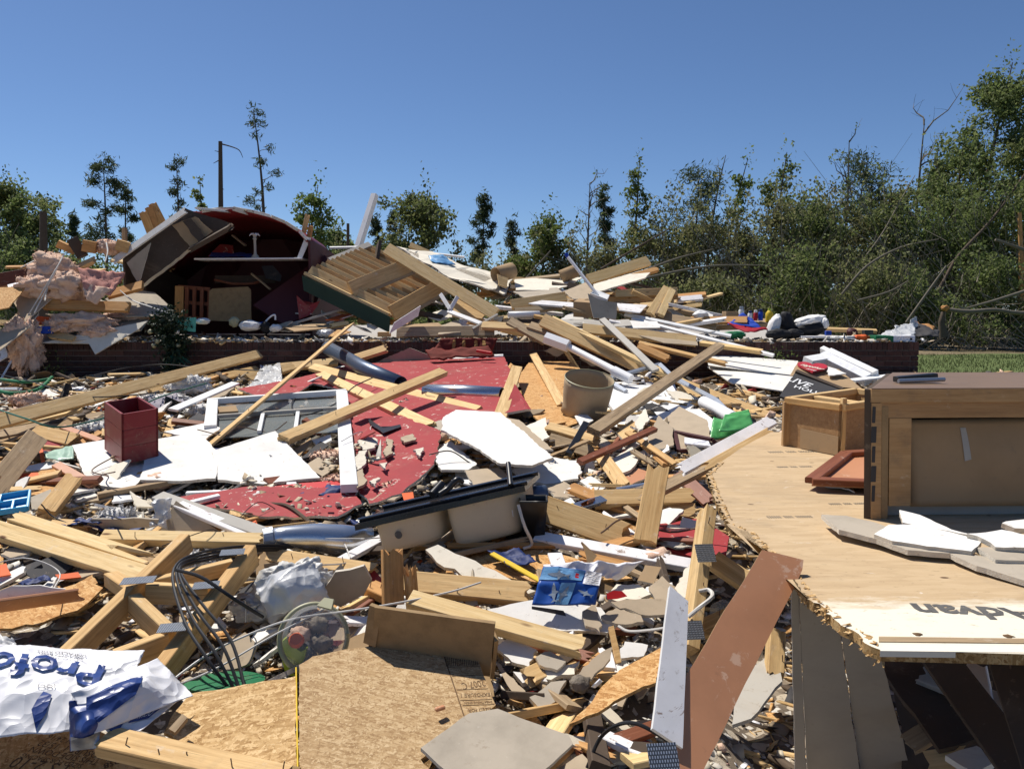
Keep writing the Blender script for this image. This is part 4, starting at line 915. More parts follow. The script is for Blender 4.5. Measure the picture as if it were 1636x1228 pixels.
# heap of insulation and boards at the picture edge
panel('orange_sheathing', 'orange sheathing sheet at the picture edge below the red-brown board', [(-30, 462, 9.9), (44, 457, 10.1), (14, 492, 9.6), (-30, 500, 9.5)], 'osb_orange', .015, .008, 'sheathing')
board('long_board', 'long red-brown board rising towards the wood at the picture edge', (-40, 455, 11), (88, 432, 12), .20, .05, 'cherry', 60, 'board')
panel('wallboard_piece', 'sloping tan wallboard under the pink insulation heap', [(20, 480, 10.1), (70, 445, 10.5), (92, 470, 10.2), (40, 515, 9.7)], 'paper_tan', .013, .006, 'wallboard', GB, edge='gypsum_core')
panel('wallboard_piece', 'flat tan wallboard at the picture edge beneath the white strings', [(-10, 540, 9.5), (30, 498, 10), (62, 500, 10), (50, 520, 9.6), (0, 560, 9.4)], 'paper_tan', .013, .006, 'wallboard', GB, edge='gypsum_core')
panel('wallboard_piece', 'grey-brown wallboard lying behind the level tan timber', [(168, 478, 10.6), (205, 462, 10.9), (248, 468, 10.9), (272, 490, 10.5), (262, 505, 10.3), (200, 506, 10.3)], 'paper_grey', .013, .006, 'wallboard', GB, edge='gypsum_core')
panel('wallboard_piece', 'cream wallboard flap hanging over the bricks with a broken point', [(66, 548, 9.8), (236, 513, 10.1), (222, 526, 9.95), (152, 566, 9.75), (142, 549, 9.78)], 'gypsum_cream', .013, .004, 'wallboard', GB, edge='gypsum_core', back='paper_tan')
panel('wallboard_piece', 'light wallboard layer under the pink tufts above the bricks', [(70, 530, 10.1), (180, 512, 10.4), (238, 510, 10.4), (225, 528, 10.0), (130, 545, 9.85), (68, 548, 9.85)], 'paper_grey', .013, .006, 'wallboard', GB, edge='gypsum_core')
board('timber', 'level tan timber across the insulation heap above the bricks', (72, 487, 10.1), (207, 491, 10.1), .14, .05, 'pine_orange', 55, 'timber', GT)
board('timber', 'orange timber end pointing out from under the brown slab', (172, 471, 10.3), (228, 456, 10.3), .14, .05, 'pine_orange', 50, 'timber', GT, broken=(.06, 0))
board('timber', 'slanting stick in the junk on top of the insulation heap', (106, 436, 10.5), (152, 415, 10.5), .12, .05, 'pine', 40, 'timber', GT, broken=(.03, .03))
for lb, px, py, s, rz, m in (('upright block on top of the insulation heap, farthest from the slab', 106, 395, (.22, .12, .09), .5, 'pine_orange'), ('dark block leaning in the middle of the insulation heap', 124, 396, (.14, .10, .26), -.5, 'dark_brown'), ('square-ended block on top of the insulation heap nearest the pale stick', 143, 394, (.16, .2, .15), .2, 'pine_orange'), ('small block near the slanted slab', 196, 393, (.16, .14, .14), .3, 'pine')):
    box('wood_block', lb, Matrix.Translation(at(px, py, 10.6)) @ Matrix.Rotation(rz, 4, 'Y') @ Matrix.Rotation(.4, 4, 'Z'), *s, m, 'wood block', 'blocks on the insulation heap')
board('thin_stick', 'short upright stick on top of the insulation heap', (199, 364, 10.9), (199, 386, 10.9), .06, .05, 'pine_grey', 0, 'stick')
for lb, px, py, Y, s in (('large pink insulation roll end at the top of the heap', 88, 432, 10.4, (.30, .22, .22)), ('knobbly pale pink insulation in the middle of the heap', 112, 458, 10.2, (.32, .22, .17)), ('pink insulation at the picture side of the heap', 62, 458, 10.2, (.26, .2, .15)),
    ('pink insulation tuft beside the square-ended block', 172, 395, 10.7, (.18, .12, .09)), ('long pink insulation batt above the hanging flap', 130, 515, 10.1, (.42, .22, .11)), ('pink insulation batt next to the blue box', 100, 522, 10.0, (.18, .16, .10)), ('lumpy pink insulation above the cream flap', 158, 528, 10.0, (.2, .15, .09)), ('thin pink insulation behind the level tan timber', 205, 505, 10.4, (.32, .12, .05))):
    blob('insulation_tuft', lb, (px, py, Y), s, 'pink_insulation', 'insulation', GI, rough=.42, freq=2.0)
o = thing('insulation_drape', 'folded pink faced insulation batt drooping over the end of a timber', 'insulation', at(165, 440, 10.2), GI)
sheet('facing', None, (126, 432, 10.15), (200, 438, 10.25), (176, 470, 9.95), (134, 462, 9.95), 'pink_facing', 20, 14, .05, 5, .03, parent=o)
sheet('folded_end', None, (132, 452, 10.0), (178, 462, 9.98), (152, 486, 9.9), (138, 478, 9.9), 'pink_insulation', 14, 12, .04, 6, .05, parent=o)
blob('hanging_insulation', 'shaggy pink insulation hanging down over the bricks at the picture edge', at(42, 552, 9.75), (.19, .13, .33), 'pink_insulation', 'insulation', GI, rough=.45, sub=5)
blob('hanging_insulation', 'upper clump of pink insulation above the shaggy hanging piece', at(32, 528, 9.8), (.17, .13, .14), 'pink_insulation', 'insulation', GI, rough=.45)
for i, (a, m1, b2) in enumerate((((103, 405), (80, 450), (55, 500)), ((101, 408), (88, 432), (40, 512)), ((100, 410), (76, 462), (72, 480)), ((170, 388), (172, 402), (168, 418)))):
    tube('white_string', ('white string running over the pink insulation, longest of the bunch', 'white string ending lowest over the insulation heap', 'short white string on the insulation heap', 'white string hanging behind the square-ended block')[i], [(*a, 10.25), (*m1, 10.0), (*b2, 9.8)], .008, 'cable_white', 'string', 'strings on the insulation heap', curve=4, seg=5)
panel('orange_card', 'flat bright orange card under the long pink batt', [(52, 505, 10.1), (95, 508, 10.1), (92, 518, 9.95), (56, 519, 9.95)], 'orange', .01, .004, 'card')
box('blue_box', 'small dark blue box beside the pink insulation above the bricks', Matrix.Translation(at(74, 527, 9.9)) @ Matrix.Rotation(.5, 4, 'Z'), .15, .12, .09, 'blue_cloth', 'box')
panel('scrap_or_light_patch', 'tan plywood scrap on the ledge by the small blue box', [(72, 532, 9.95), (95, 530, 9.95), (122, 538, 9.8), (115, 545, 9.75), (80, 540, 9.8)], 'pine', .025, .004, 'sheathing')
panel('white_scrap', 'grey-white board end at the picture edge beside the hanging insulation', [(-20, 540, 9.6), (8, 548, 9.6), (12, 570, 9.5), (-20, 590, 9.4)], 'white_scuffed', .02, .006, 'board')
tube('white_rod', 'thin white rod sloping out under the hanging insulation', [(18, 577, 9.6), (2, 605, 9.3)], .012, 'pvc', 'rod')
panel('white_paper', 'white paper sheet by the orange sheathing', [(12, 455, 10.3), (48, 446, 10.5), (45, 455, 10.3), (15, 464, 10.2)], 'paper_white', .004, .004, 'paper')
# garland, teal box and slab litter
gl = thing('garland', 'dark artificial greenery with pale flowers hanging over the brick edge', 'artificial plant', at(268, 540, 9.9))
C = []
for k in range(46):
    f = k/46; c = at(252+44*rnd.random() if f < .6 else 268+25*rnd.random(), 500+86*f, 9.86-.1*rnd.random()); C.append(np.array(tuple(c))+rg.normal(size=(40, 3))*np.array((.06, .04, .05)))
O = W[gl].translation; C = np.concatenate(C)-np.array(tuple(O)); V, F = leaf_quads(C, .055, .5); link('foliage', mesh_np('foliage', V, F), 'artificial_leaf', Matrix.Translation(O), gl)
for px, py in ((240, 530), (252, 545), (262, 538), (283, 530), (268, 555), (285, 552), (246, 552)): blob('flower', None, at(px, py, 9.78), (.03, .025, .03), 'cloth_white' if px in (283,) else 'khaki_plastic', parent=gl, sub=2)
for k in range(16): tube('sprig', None, [at(278, 560, 9.8), at(262+3*k, 578+rnd.random()*10, 9.75)], [.006, .003], 'cable_green', parent=gl, seg=4)
tube('garland_wire', 'thin pale cable drooping from the orange timber end to the garland', [(192, 464, 10.2), (212, 480, 10.1), (240, 490, 10.0), (285, 506, 10.0)], .009, 'cable_white', 'cable', curve=5, seg=5)
panel('teal_box', 'small teal paper box standing on the brick edge beside the garland', [(283, 508, 9.98), (312, 507, 9.98), (311, 530, 9.98), (284, 527, 9.98)], 'teal', .06, 0, 'box')
for i, (lb, px, py, s, m) in enumerate((('crumpled white scrap on the slab edge beside the teal box', 324, 513, (.10, .07, .04), 'cloth_white'), ('round grey-green dish standing on the slab before the grey board', 374, 514, (.065, .03, .07), 'khaki_plastic'), ('white wadded bag on the slab before the grey board', 400, 520, (.14, .1, .07), 'cloth_white'), ('torn white scrap by the dark jar on the slab', 440, 524, (.08, .06, .05), 'cloth_white'), ('dark crumpled jar-like scrap on the slab below the maroon panel', 424, 523, (.06, .06, .08), 'cloth_black'), ('clear crumpled wrap on the slab edge above the tall board', 520, 532, (.12, .08, .05), 'plastic_film'))):
    blob('slab_litter', lb, (px, py, 10.3), s, m, 'litter', None, rough=.3, sub=3)
panel('blue_scrap', 'small blue box scrap on the slab below the maroon panel', [(410, 515, 10.4), (420, 514, 10.4), (420, 525, 10.4), (411, 525, 10.4)], 'blue_cloth', .05, 0, 'box')
tube('white_hook', 'white bent hook poking up from the slab below the maroon panel', [(422, 516, 10.4), (432, 506, 10.4), (439, 503, 10.4), (440, 511, 10.4)], .012, 'pvc', 'hook', curve=4)
board('trim_board', 'long grey-white window trim on the slab under the staircase', (456, 520, 10.5), (551, 493, 10.8), .10, .03, 'grey_trim', 0, 'trim board')
panel('tan_board', 'flat tan board on the slab edge under the window trim', [(452, 522, 10.3), (500, 515, 10.7), (540, 518, 10.6), (520, 525, 10.3), (470, 530, 10.15)], 'cardboard', .015, .005, 'board')
panel('orange_wrapper', 'orange and white wrapper on the slab under the staircase', [(520, 511, 10.6), (555, 500, 10.9), (562, 504, 10.8), (540, 512, 10.5)], 'orange', .012, .006, 'wrapper')

# ---------------------------------------------------------------- the upturned staircase and its beams
st = thing('staircase', 'upturned wooden staircase section with a dark green underside and open treads', 'staircase', at(570, 500, 11))
a0, a1 = at(487, 440, 10.7), at(622, 506, 10.4)       # near lower edge
b0, b1 = at(584, 400, 12.2), at(712, 460, 11.9)       # far upper edge
slab4('underside', None, a0, a1, b1-Vector((0, 0, .05)), b0-Vector((0, 0, .05)), .02, 'pine_grey', parent=st)
dn = Vector((0, -.02, -.20))
slab4('green_side', None, a0+Vector((-.02, -.02, 0)), a1+Vector((.02, -.02, 0)), a1+dn, a0+dn, .03, 'green_paint', parent=st)
board('side_rail', None, a0+Vector((0, .0, .03)), a1+Vector((0, .0, .03)), .05, .04, 'pine_fresh', parent=st)
nr = 13
for k in range(nr):
    f = (k+.6)/nr; p, q = a0.lerp(a1, .02).lerp(b0.lerp(b1, .02), f), a0.lerp(a1, .98).lerp(b0.lerp(b1, .98), f)
    board('tread', None, p+Vector((0, 0, .06)), q+Vector((0, 0, .06)), .15, .022, ('pine', 'pine_orange')[k % 2], 62, parent=st)
for (p1, p2) in (((560, 462, 10.55), (652, 424, 11.3)), ((626, 500, 10.35), (706, 455, 11.1))):
    for k in range(2): board('stringer', None, pt(p1)+Vector((.055*k, .05*k, -.02*k)), pt(p2)+Vector((.055*k, .05*k, -.02*k)), .20, .042, 'pine_grey' if k else 'pine', 74, parent=st)
board('end_post', None, (606, 388, 12), (600, 425, 11.8), .16, .05, 'dark_brown', 60, parent=st)
board('ridge_beam', 'wide long tan beam sloping down across the top of the staircase', (618, 397, 11.3), (792, 502, 10.4), .165, .045, 'pine_fresh', 62, 'beam', GT)
board('joist', 'grey-white edge board rising to the ridge behind the staircase', (527, 417, 11.6), (591, 391, 12.1), .10, .05, 'grey_trim', 40, 'board')
panel('roof_sheet', 'long cream wallboard sheet sloping behind the wide tan beam', [(632, 396, 11.7), (690, 402, 12.4), (742, 424, 12.2), (800, 442, 11.9), (792, 462, 11.2), (780, 463, 11.1), (735, 450, 11.2)], 'gypsum_cream', .02, .02, 'wallboard', GB, edge='gypsum_core', warp=.05)
panel('roof_sheet', 'cream wallboard lying beyond the sloping sheet towards the broom', [(735, 430, 12.5), (818, 447, 12.2), (806, 470, 11.5), (788, 462, 11.4)], 'gypsum_cream', .02, .02, 'wallboard', GB, edge='gypsum_core', warp=.05)
sheet('blue_bag', 'blue and white plastic bag lying on the cream sheet above the wide beam', (684, 409, 11.9), (712, 412, 12.0), (728, 424, 11.8), (690, 418, 11.6), 'ocean_light', 12, 8, .04, 7, .004, 'plastic bag')
board('post', 'tall square white post sticking up at a slant against the sky', (572, 396, 12.3), (599, 311, 12.6), .09, .09, 'white_paint', 12, 'post', GP)
board('white_strip', 'short level white strip at the foot of the tall white post', (527, 396, 12.1), (572, 395, 12.1), .05, .03, 'white_paint', 20, 'strip', GP)
board('white_strip', 'thin white strip lying level above the cream sheet', (648, 400, 12.6), (742, 411, 12.6), .05, .03, 'white_paint', 20, 'strip', GP)
board('timber', 'short tan timber poking out behind the thin white strip', (654, 391, 12.8), (688, 406, 12.8), .10, .04, 'pine', 50, 'timber', GT)
for lb, P, m, rg_ in (('plain wood panel propped under the lower end of the wide beam', [(728, 477, 10.8), (760, 486, 10.8), (778, 500, 10.7), (765, 515, 10.5), (722, 505, 10.5)], 'pine', .004), ('broken tan sheathing beside the plain wood panel', [(706, 520, 10.3), (730, 512, 10.5), (745, 530, 10.1), (700, 535, 10.05)], 'paper_tan', .012)):
    panel('scrap_or_light_patch', lb, P, m, .018, rg_, 'sheathing', GW)
board('long_plank', 'long grey plank lying along the slab edge below the wide beam', (634, 531, 10.12), (790, 529, 10.12), .14, .05, 'pine_grey', 60, 'plank')
panel('folded_sign', 'white folded sign board standing on its edge at the foot of the staircase', [(622, 533, 10.05), (630, 515, 10.05), (672, 488, 10.2), (668, 505, 10.2)], 'white_paint', .008, .004, 'sign')
wf = thing('broken_window', 'broken white window frame propped beside the plain wood panel', 'window frame', at(720, 500, 10.5))
board('rail', None, (704, 470, 10.7), (719, 494, 10.5), .05, .03, 'white_paint', 60, parent=wf); board('rail', None, (718, 496, 10.5), (731, 474, 10.6), .05, .03, 'white_paint', 60, parent=wf); board('rail', None, (716, 497, 10.5), (776, 520, 10.2), .06, .03, 'white_paint', 40, parent=wf); board('rail', None, (755, 525, 10.1), (795, 502, 10.3), .03, .02, 'grey_trim', 40, parent=wf)
panel('pale_board', 'pale board lying between the broken frame and the slab edge', [(640, 520, 10.3), (700, 516, 10.5), (712, 524, 10.2), (650, 530, 10.15)], 'cardboard', .015, .008, 'board')
box('wood_block', 'short block under the foot of the staircase on the slab edge', Matrix.Translation(at(614, 534, 10.12)), .16, .09, .06, 'pine', 'wood block')
# ---- beyond: sheets, broom and stacked timbers
panel('white_sheet', 'flat bright white wallboard left of the broom with a small dark mark', [(822, 447, 11.9), (870, 444, 12.3), (930, 444, 12.2), (905, 458, 11.7), (880, 464, 11.5), (824, 464, 11.4)], 'gypsum_cream', .015, .015, 'wallboard', GB, edge='gypsum_core')['label'] = 'flat bright cream wallboard lying between the curled cardboard and the wide beam'
panel('torn_sheet', 'grey torn wallboard strip lying before the flat cream wallboard', [(820, 466, 11.4), (890, 460, 11.6), (900, 468, 11.3), (840, 478, 11.0)], 'paper_grey', .015, .015, 'wallboard', GB, edge='gypsum_core')
panel('torn_sheet', 'tan torn wallboard behind the broom pole', [(900, 466, 11.3), (935, 452, 11.6), (965, 462, 11.3), (950, 478, 10.9), (915, 478, 10.9)], 'paper_tan', .015, .012, 'wallboard', GB, edge='gypsum_core')
tube('curled_cardboard', 'curled brown cardboard tube piece behind the broom pole', [(896, 442, 12), (922, 432, 12)], .10, 'cardboard', 'cardboard', hollow=True, seg=12)
tube('curled_cardboard', 'curled brown cardboard at the end of the sloping cream sheet', [(792, 440, 11.6), (818, 432, 11.8)], .12, 'cardboard', 'cardboard', hollow=True, seg=12)
panel('curled_scrap', 'torn tan scrap beneath the curled cardboard by the wide beam', [(794, 438, 11.5), (812, 445, 11.5), (810, 460, 11.4), (796, 455, 11.4)], 'pine', .02, .01, 'wood scrap')
br = thing('broom', 'white push broom with a blue tip standing upright in the wreckage', 'broom', at(955, 475, 10.6))
tube('handle', None, [(907, 410, 11.0), (955, 472, 10.7)], .022, 'pvc', parent=br); tube('handle_tip', None, [(904, 405, 11.02), (907.5, 411, 11.0)], .026, 'blue_cloth', parent=br)
slab4('head', None, at(943, 468, 10.7), at(970, 478, 10.6), at(974, 471, 10.9), at(950, 462, 10.9), .06, 'white_paint', parent=br)
board('timber', 'broad tan timber sloping up to its cut end beyond the broom', (940, 447, 11.5), (1036, 417, 11.9), .16, .05, 'pine_fresh', 55, 'timber', GT)
board('timber', 'narrow timber end under the broad sloping timber', (1010, 442, 11.6), (1051, 430, 11.7), .09, .05, 'pine_orange', 40, 'timber', GT)
panel('white_plank', 'cream plank lying beneath the broad sloping timber', [(952, 468, 11.0), (948, 455, 11.3), (1035, 430, 11.8), (1042, 433, 11.7), (1030, 445, 11.4)], 'gypsum_cream', .02, .006, 'plank')
GS = 'timbers stacked beyond the broom'
for i, (a, b2, m, lb) in enumerate((((983, 470), (1082, 466), 'pine', 'top level timber of the stack beyond the broom'), ((972, 481), (1083, 474), 'pine_orange', 'second level timber of the stack beyond the broom'), ((1010, 465), (1045, 480), 'pine', 'short slanting timber crossing the stack beyond the broom'), ((975, 485), (1000, 482), 'pine_grey', 'short grey block in the stack beyond the broom'), ((1060, 496), (1110, 500), 'pine_grey', 'grey-brown timber end beside the leaning pair'), ((1012, 492), (1050, 478), 'pine', 'tan offcut leaning at the front of the stack'))):
    board('timber', lb, (*a, 11.2), (*b2, 11.2), .11, .06, m, 70 if i < 2 else 20, 'timber', GS)
board('timber', 'tan timber leaning upright against the stack, nearer the broom', (1038, 503, 10.5), (1066, 460, 11.1), .12, .045, 'pine', 30, 'timber', GS)
board('timber', 'tan timber leaning upright against the stack, nearer the black bag', (1055, 504, 10.5), (1074, 463, 11.1), .10, .045, 'pine_fresh', 30, 'timber', GS)
board('timber', 'thin timber squeezed between the two leaning upright timbers', (1048, 503, 10.5), (1070, 461, 11.15), .05, .04, 'pine_grey', 30, 'timber', GS)
blob('black_bag', 'black bag lump behind the leaning pair of timbers', at(1090, 485, 11.6), (.22, .16, .12), 'cloth_black', 'bag', rough=.25, sub=3)
board('timber', 'light tan timber at the wreck edge beneath the flat cream wallboard', (816, 487, 10.9), (904, 474, 11.1), .14, .05, 'pine', 60, 'timber', GT)
board('timber', 'brown timber below the light tan timber beside the white pipe', (822, 497, 10.8), (915, 489, 11.0), .08, .05, 'pine_grey', 50, 'timber', GT)
tube('white_pipe', 'short white pipe lying level at the end of the wide beam', [(812, 503, 10.5), (862, 502, 10.6)], .045, 'pvc', 'pipe', GP, hollow=True)
board('white_strip', 'white strip behind the brown cardboard box', (835, 482, 11), (940, 490, 10.8), .12, .03, 'white_scuffed', 30, 'strip', GP)
panel('grey_wallboard', 'upright grey wallboard leaning against the foot of the broom', [(939, 469, 10.5), (955, 478, 10.5), (986, 484, 10.5), (984, 510, 10.4), (948, 508, 10.4)], 'paper_grey', .013, .005, 'wallboard', GB, edge='gypsum_core')
bx = thing('cardboard_box', 'open brown cardboard box beside the upright grey wallboard', 'box', at(930, 505, 10.6))
for P in ([(916, 482, 10.6), (946, 484, 10.5), (946, 508, 10.5), (916, 506, 10.6)], [(946, 484, 10.5), (952, 482, 10.9), (952, 505, 10.9), (946, 508, 10.5)]): panel('side', None, P, 'cardboard', .006, parent=bx)
panel('flap', None, [(916, 482, 10.6), (946, 484, 10.5), (955, 479, 10.8), (925, 477, 10.9)], 'cardboard', .006, parent=bx)
board('white_strip', 'long white strip running down to the slab edge, upper of the pair', (998, 502, 10.6), (1168, 537, 10.05), .06, .03, 'white_paint', 30, 'strip', GP)
board('white_strip', 'long white strip running off the slab edge past the bricks, lower of the pair', (1010, 509, 10.5), (1236, 568, 9.3), .05, .03, 'white_paint', 30, 'strip', GP)
panel('grey_siding', 'grey bent strip of siding on the slab edge beneath the upright grey wallboard', [(880, 510, 10.4), (1005, 512, 10.4), (1010, 520, 10.1), (900, 522, 10.1)], 'grey_trim', .01, .004, 'siding', warp=.04)
for lb, P, m in (('white torn trim by the slab edge before the stack', [(985, 485, 10.8), (1035, 488, 10.8), (1022, 500, 10.4), (990, 496, 10.5)], 'white_scuffed'), ('thin tan siding strip on the slab edge', [(1000, 526, 10.1), (1110, 535, 10.0), (1112, 545, 9.9), (1005, 530, 10.05)], 'cardboard'), ('torn white wallboard with a brown patch before the long strips', [(995, 512, 10.4), (1050, 514, 10.4), (1055, 524, 10.15), (1000, 525, 10.15)], 'gypsum_white')):
    panel('trim_scrap', lb, P, m, .015, .006, 'trim scrap')
board('brown_board', 'dark brown board running behind the long white strips', (985, 492, 10.9), (1145, 522, 10.4), .14, .04, 'pine_grey', 40, 'board')
# ---- belongings lined up on the slab edge
board('plank_shelf', 'brown plank on the slab carrying the cans and bottles', (1115, 520, 10.9), (1260, 516, 10.9), .20, .08, 'pine_grey', 20, 'plank')
box('cardboard_carton', 'small plain cardboard carton on the plank beside the spray can', Matrix.Translation(at(1166, 505, 10.9)) @ Matrix.Rotation(.2, 4, 'Z'), .17, .13, .13, 'cardboard', 'box')
def can(px, py, r_, h, body, cap, label, name='spray_can'):
    p = at(px, py, 10.85); o = thing(name, label, 'can' if name == 'spray_can' else 'bottle', p)
    lathe('body', None, [(r_*.95, 0), (r_, .008), (r_, h*.72), (r_*.8, h*.78)], Matrix.Translation(p), body, parent=o, seg=16); lathe('cap', None, [(r_*.8, h*.775), (r_*.8, h), (r_*.6, h*1.02)], Matrix.Translation(p), cap, parent=o, seg=16); return o
can(1184, 511, .036, .18, 'white_paint', 'dull_metal', 'plain white spray can next to the cardboard carton')
can(1198, 512, .030, .13, 'cloth_white', 'navy', 'white can with a dark blue cap beside the plain white can'); can(1207, 512, .028, .14, 'red_cloth', 'white_paint', 'red-labelled can with a pale cap between two blue cans'); can(1215, 512, .032, .15, 'blue_cloth', 'navy', 'dark blue can beside the yellow bottle')
p = at(1229, 514, 10.85); o = thing('oil_bottle', 'clear bottle of yellow liquid with a yellow cap, last on the plank', 'bottle', p)
lathe('body', None, [(.05, 0), (.053, .02), (.05, .07), (.053, .11), (.03, .145), (.02, .155)], Matrix.Translation(p), 'yellow', parent=o, seg=16); lathe('cap', None, [(.022, .155), (.022, .185)], Matrix.Translation(p), 'lime', parent=o, seg=12)
ub = thing('folded_canopy', 'bright blue folded cloth with a red edge on the slab', 'cloth', at(1188, 522, 10.5))
sheet('blue_panel', None, (1185, 502, 10.6), (1203, 512, 10.5), (1216, 526, 10.35), (1162, 517, 10.4), 'blue_cloth', 14, 12, .03, 5, .01, parent=ub)
sheet('red_edge', None, (1161, 517, 10.4), (1216, 526, 10.34), (1235, 524, 10.35), (1195, 533, 10.2), 'red_cloth', 12, 6, .03, 6, .01, parent=ub)
blob('green_net', 'small heap of dark green netting on the slab edge below the blue cloth', at(1172, 535, 10.15), (.14, .08, .05), 'dark_green', 'net', rough=.4, sub=3)
def bag(name, label, base, parts):
    o = thing(name, label, 'bag', base)
    for nm, px, py, Y, s, m, rot in parts: blob(nm, None, at(px, py, Y), s, m, parent=o, rough=.16, freq=1.4, sub=4, rot=rot)
bag('clothes_bag', 'white bag slumped with black clothes spilling from it', at(1245, 538, 10.3), [('white_side', 1236, 522, 10.35, (.08, .09, .17), 'cloth_white', (0, .35, 0)), ('black_fold', 1257, 519, 10.4, (.10, .10, .18), 'cloth_black', (0, -.25, 0)), ('black_cloth', 1243, 534, 10.2, (.15, .09, .07), 'cloth_black', (0, 0, 0)), ('black_cloth', 1268, 533, 10.25, (.12, .08, .06), 'cloth_black', (0, 0, 0))])
bag('sports_bag', 'rounded black sports bag with a white top, beyond the slumped white bag', at(1295, 536, 10.35), [('black_body', 1294, 525, 10.4, (.23, .13, .10), 'cloth_black', (0, -.15, 0)), ('white_top', 1292, 513, 10.42, (.22, .12, .07), 'cloth_white', (0, -.22, 0)), ('white_end', 1316, 517, 10.38, (.06, .10, .08), 'cloth_white', (0, 0, 0))])
box('flat_tray', 'flat white ribbed tray in front of the black sports bag', Matrix.Translation(at(1300, 538, 10.2)), .36, .16, .025, 'white_scuffed', 'tray')
bxx = thing('carton', 'flat carton, half dark green and half white, at the slab corner', 'box', at(1424, 546, 10.1))
p = at(1424, 541, 10.15); s0 = 62/1270*10.15
box('green_half', None, Matrix.Translation(p+Vector((-s0*.275, 0, 0))), s0*.45, .22, .085, 'dark_green', parent=bxx); box('white_half', None, Matrix.Translation(p+Vector((s0*.226, 0, 0))), s0*.55, .222, .087, 'paper_white', parent=bxx); box('printed_mark', None, Matrix.Translation(p+Vector((s0*.40, -.112, 0))), .03, .002, .03, 'ink', parent=bxx)
sheet('silver_sheet', 'shiny clear plastic sheet crumpled behind the green and white carton', (1430, 518, 10.6), (1452, 512, 10.8), (1456, 532, 10.3), (1398, 534, 10.4), 'plastic_film', 16, 12, .08, 5, .003, 'plastic sheet')
o = thing('rolled_mattress', 'curled grey sheet wrapping orange wood beyond the wall corner', 'sheet', Vector((6.3, 12.0, .9)))
sheet('grey_side', None, (1454, 512, 11.6), (1500, 530, 11.6), (1498, 540, 11.2), (1458, 538, 11.2), 'slate', 14, 8, .05, 4, .01, parent=o); sheet('orange_inside', None, (1460, 514, 11.8), (1494, 522, 11.8), (1490, 530, 11.5), (1464, 528, 11.5), 'splintered', 12, 8, .04, 5, .01, parent=o)
sheet('clear_flap', None, (1452, 512, 11.5), (1464, 505, 11.6), (1468, 520, 11.5), (1452, 530, 11.4), 'plastic_film', 8, 8, .05, 6, .004, parent=o)
board('timber', 'level tan timber behind the sports bag', (1318, 526, 11.5), (1400, 529, 11.5), .06, .05, 'pine', 30, 'timber', GT)
box('black_box', 'small black box beside the clear plastic sheet', Matrix.Translation(at(1386, 532, 10.5)), .11, .1, .08, 'black_plastic', 'box')
blob('orange_toy', 'orange and teal crumpled toy beside the green carton', at(1375, 539, 10.2), (.11, .07, .04), 'orange', 'toy', rough=.4, sub=3)
blob('slab_litter', 'white litter strewn between the tray and the green carton', at(1345, 540, 10.2), (.22, .06, .025), 'cloth_white', 'litter', rough=.5, sub=4)
box('blue_tin', 'small dark blue tin behind the flat tray', Matrix.Translation(at(1323, 532, 10.5)), .07, .06, .06, 'blue_cloth', 'tin')
blob('maroon_bag', 'small maroon bundle behind the litter on the slab', at(1361, 531, 10.8), (.07, .06, .06), 'maroon', 'bundle', rough=.3, sub=3)
for lb, px, py, s in (('white litter bag by the plank of cans', 1120, 503, (.10, .07, .06)), ('crumpled white paper between the plank and the stack', 1125, 525, (.12, .08, .03)), ('cream crumpled rag before the plank', 1140, 516, (.12, .08, .04))):
    blob('slab_litter', lb, (px, py, 10.7), s, 'cloth_white', 'litter', rough=.4, sub=3)
# distant loose pieces on the slab, too jumbled to name one by one

# ---------------------------------------------------------------- middle of the rubble, in front of the wall
def T(label, a, b2, w_, t_, m='pine', roll=0, **k): return board('timber', label, a, b2, w_, t_, m, roll, 'timber', GT, **k)
T('big long timber running from the picture edge up to the bricks', (-20, 678, .16), (414, 566, .10), .115, .045, 'pine', 48)
T('thinner timber behind the white wadding, almost parallel to the big long one', (240, 628, .0), (412, 590, .02), .10, .045, 'pine', 40)
T('long timber lying in shade under the big long one', (-10, 698, .03), (250, 650, .0), .12, .05, 'pine_grey', 20)
T('light board leaning on the white wallboard and pointing up past the bricks', (316, 727, .05), (560, 519, .55), .12, .02, 'pine', -28)
T('timber crossing over the white window frame', (452, 702, .14), (708, 594, .30), .10, .05, 'pine', 22)
T('timber lying on the red wall from the board tip down to the white slab', (512, 598, .10), (688, 682, .08), .11, .045, 'pine_fresh', 18)
T('timber lying on the red wall and running under the silver duct', (498, 586, .12), (764, 657, .06), .11, .045, 'pine_fresh', 30)
T('upright stick leaning between the red wall and the orange sheathing', (797, 672, .05), (826, 588, .22), .11, .05, 'pine', 10)
T('short timber lying on orange sheathing nearer the red wall', (852, 566, .05), (898, 648, .02), .09, .045, 'pine', 20)
T('short timber lying behind the lampshade', (903, 560, .03), (925, 592, .03), .12, .04, 'pine', 10)
T('weathered timber slanting across the middle beside the lampshade', (948, 690, .12), (1150, 552, .42), .10, .05, 'pine_grey', 18)
T('long heavy beam coming down from the slab above the lampshade', (868, 512, 9.9), (1034, 590, 9.0), .16, .09, 'pine', 62)
T('lower run of heavy beam ending beside the wooden drawer', (1092, 618, 8.2), (1246, 678, 7.0), .14, .09, 'pine', 55)
T('thin timber lying along the top of the heavy beam', (880, 508, 9.95), (1122, 625, 8.3), .07, .045, 'pine_fresh', 20)
T('slim timber crossing above the white siding', (1020, 548, 9.6), (1162, 582, 9.0), .07, .04, 'pine', 20)
T('tan timber pointing to the green plant over the white siding', (1120, 548, 9.6), (1218, 562, 9.0), .07, .045, 'pine_fresh', 20)
T('level brown timber under the lower white strip', (930, 525, 9.9), (1112, 545, 9.7), .14, .05, 'pine', 50)
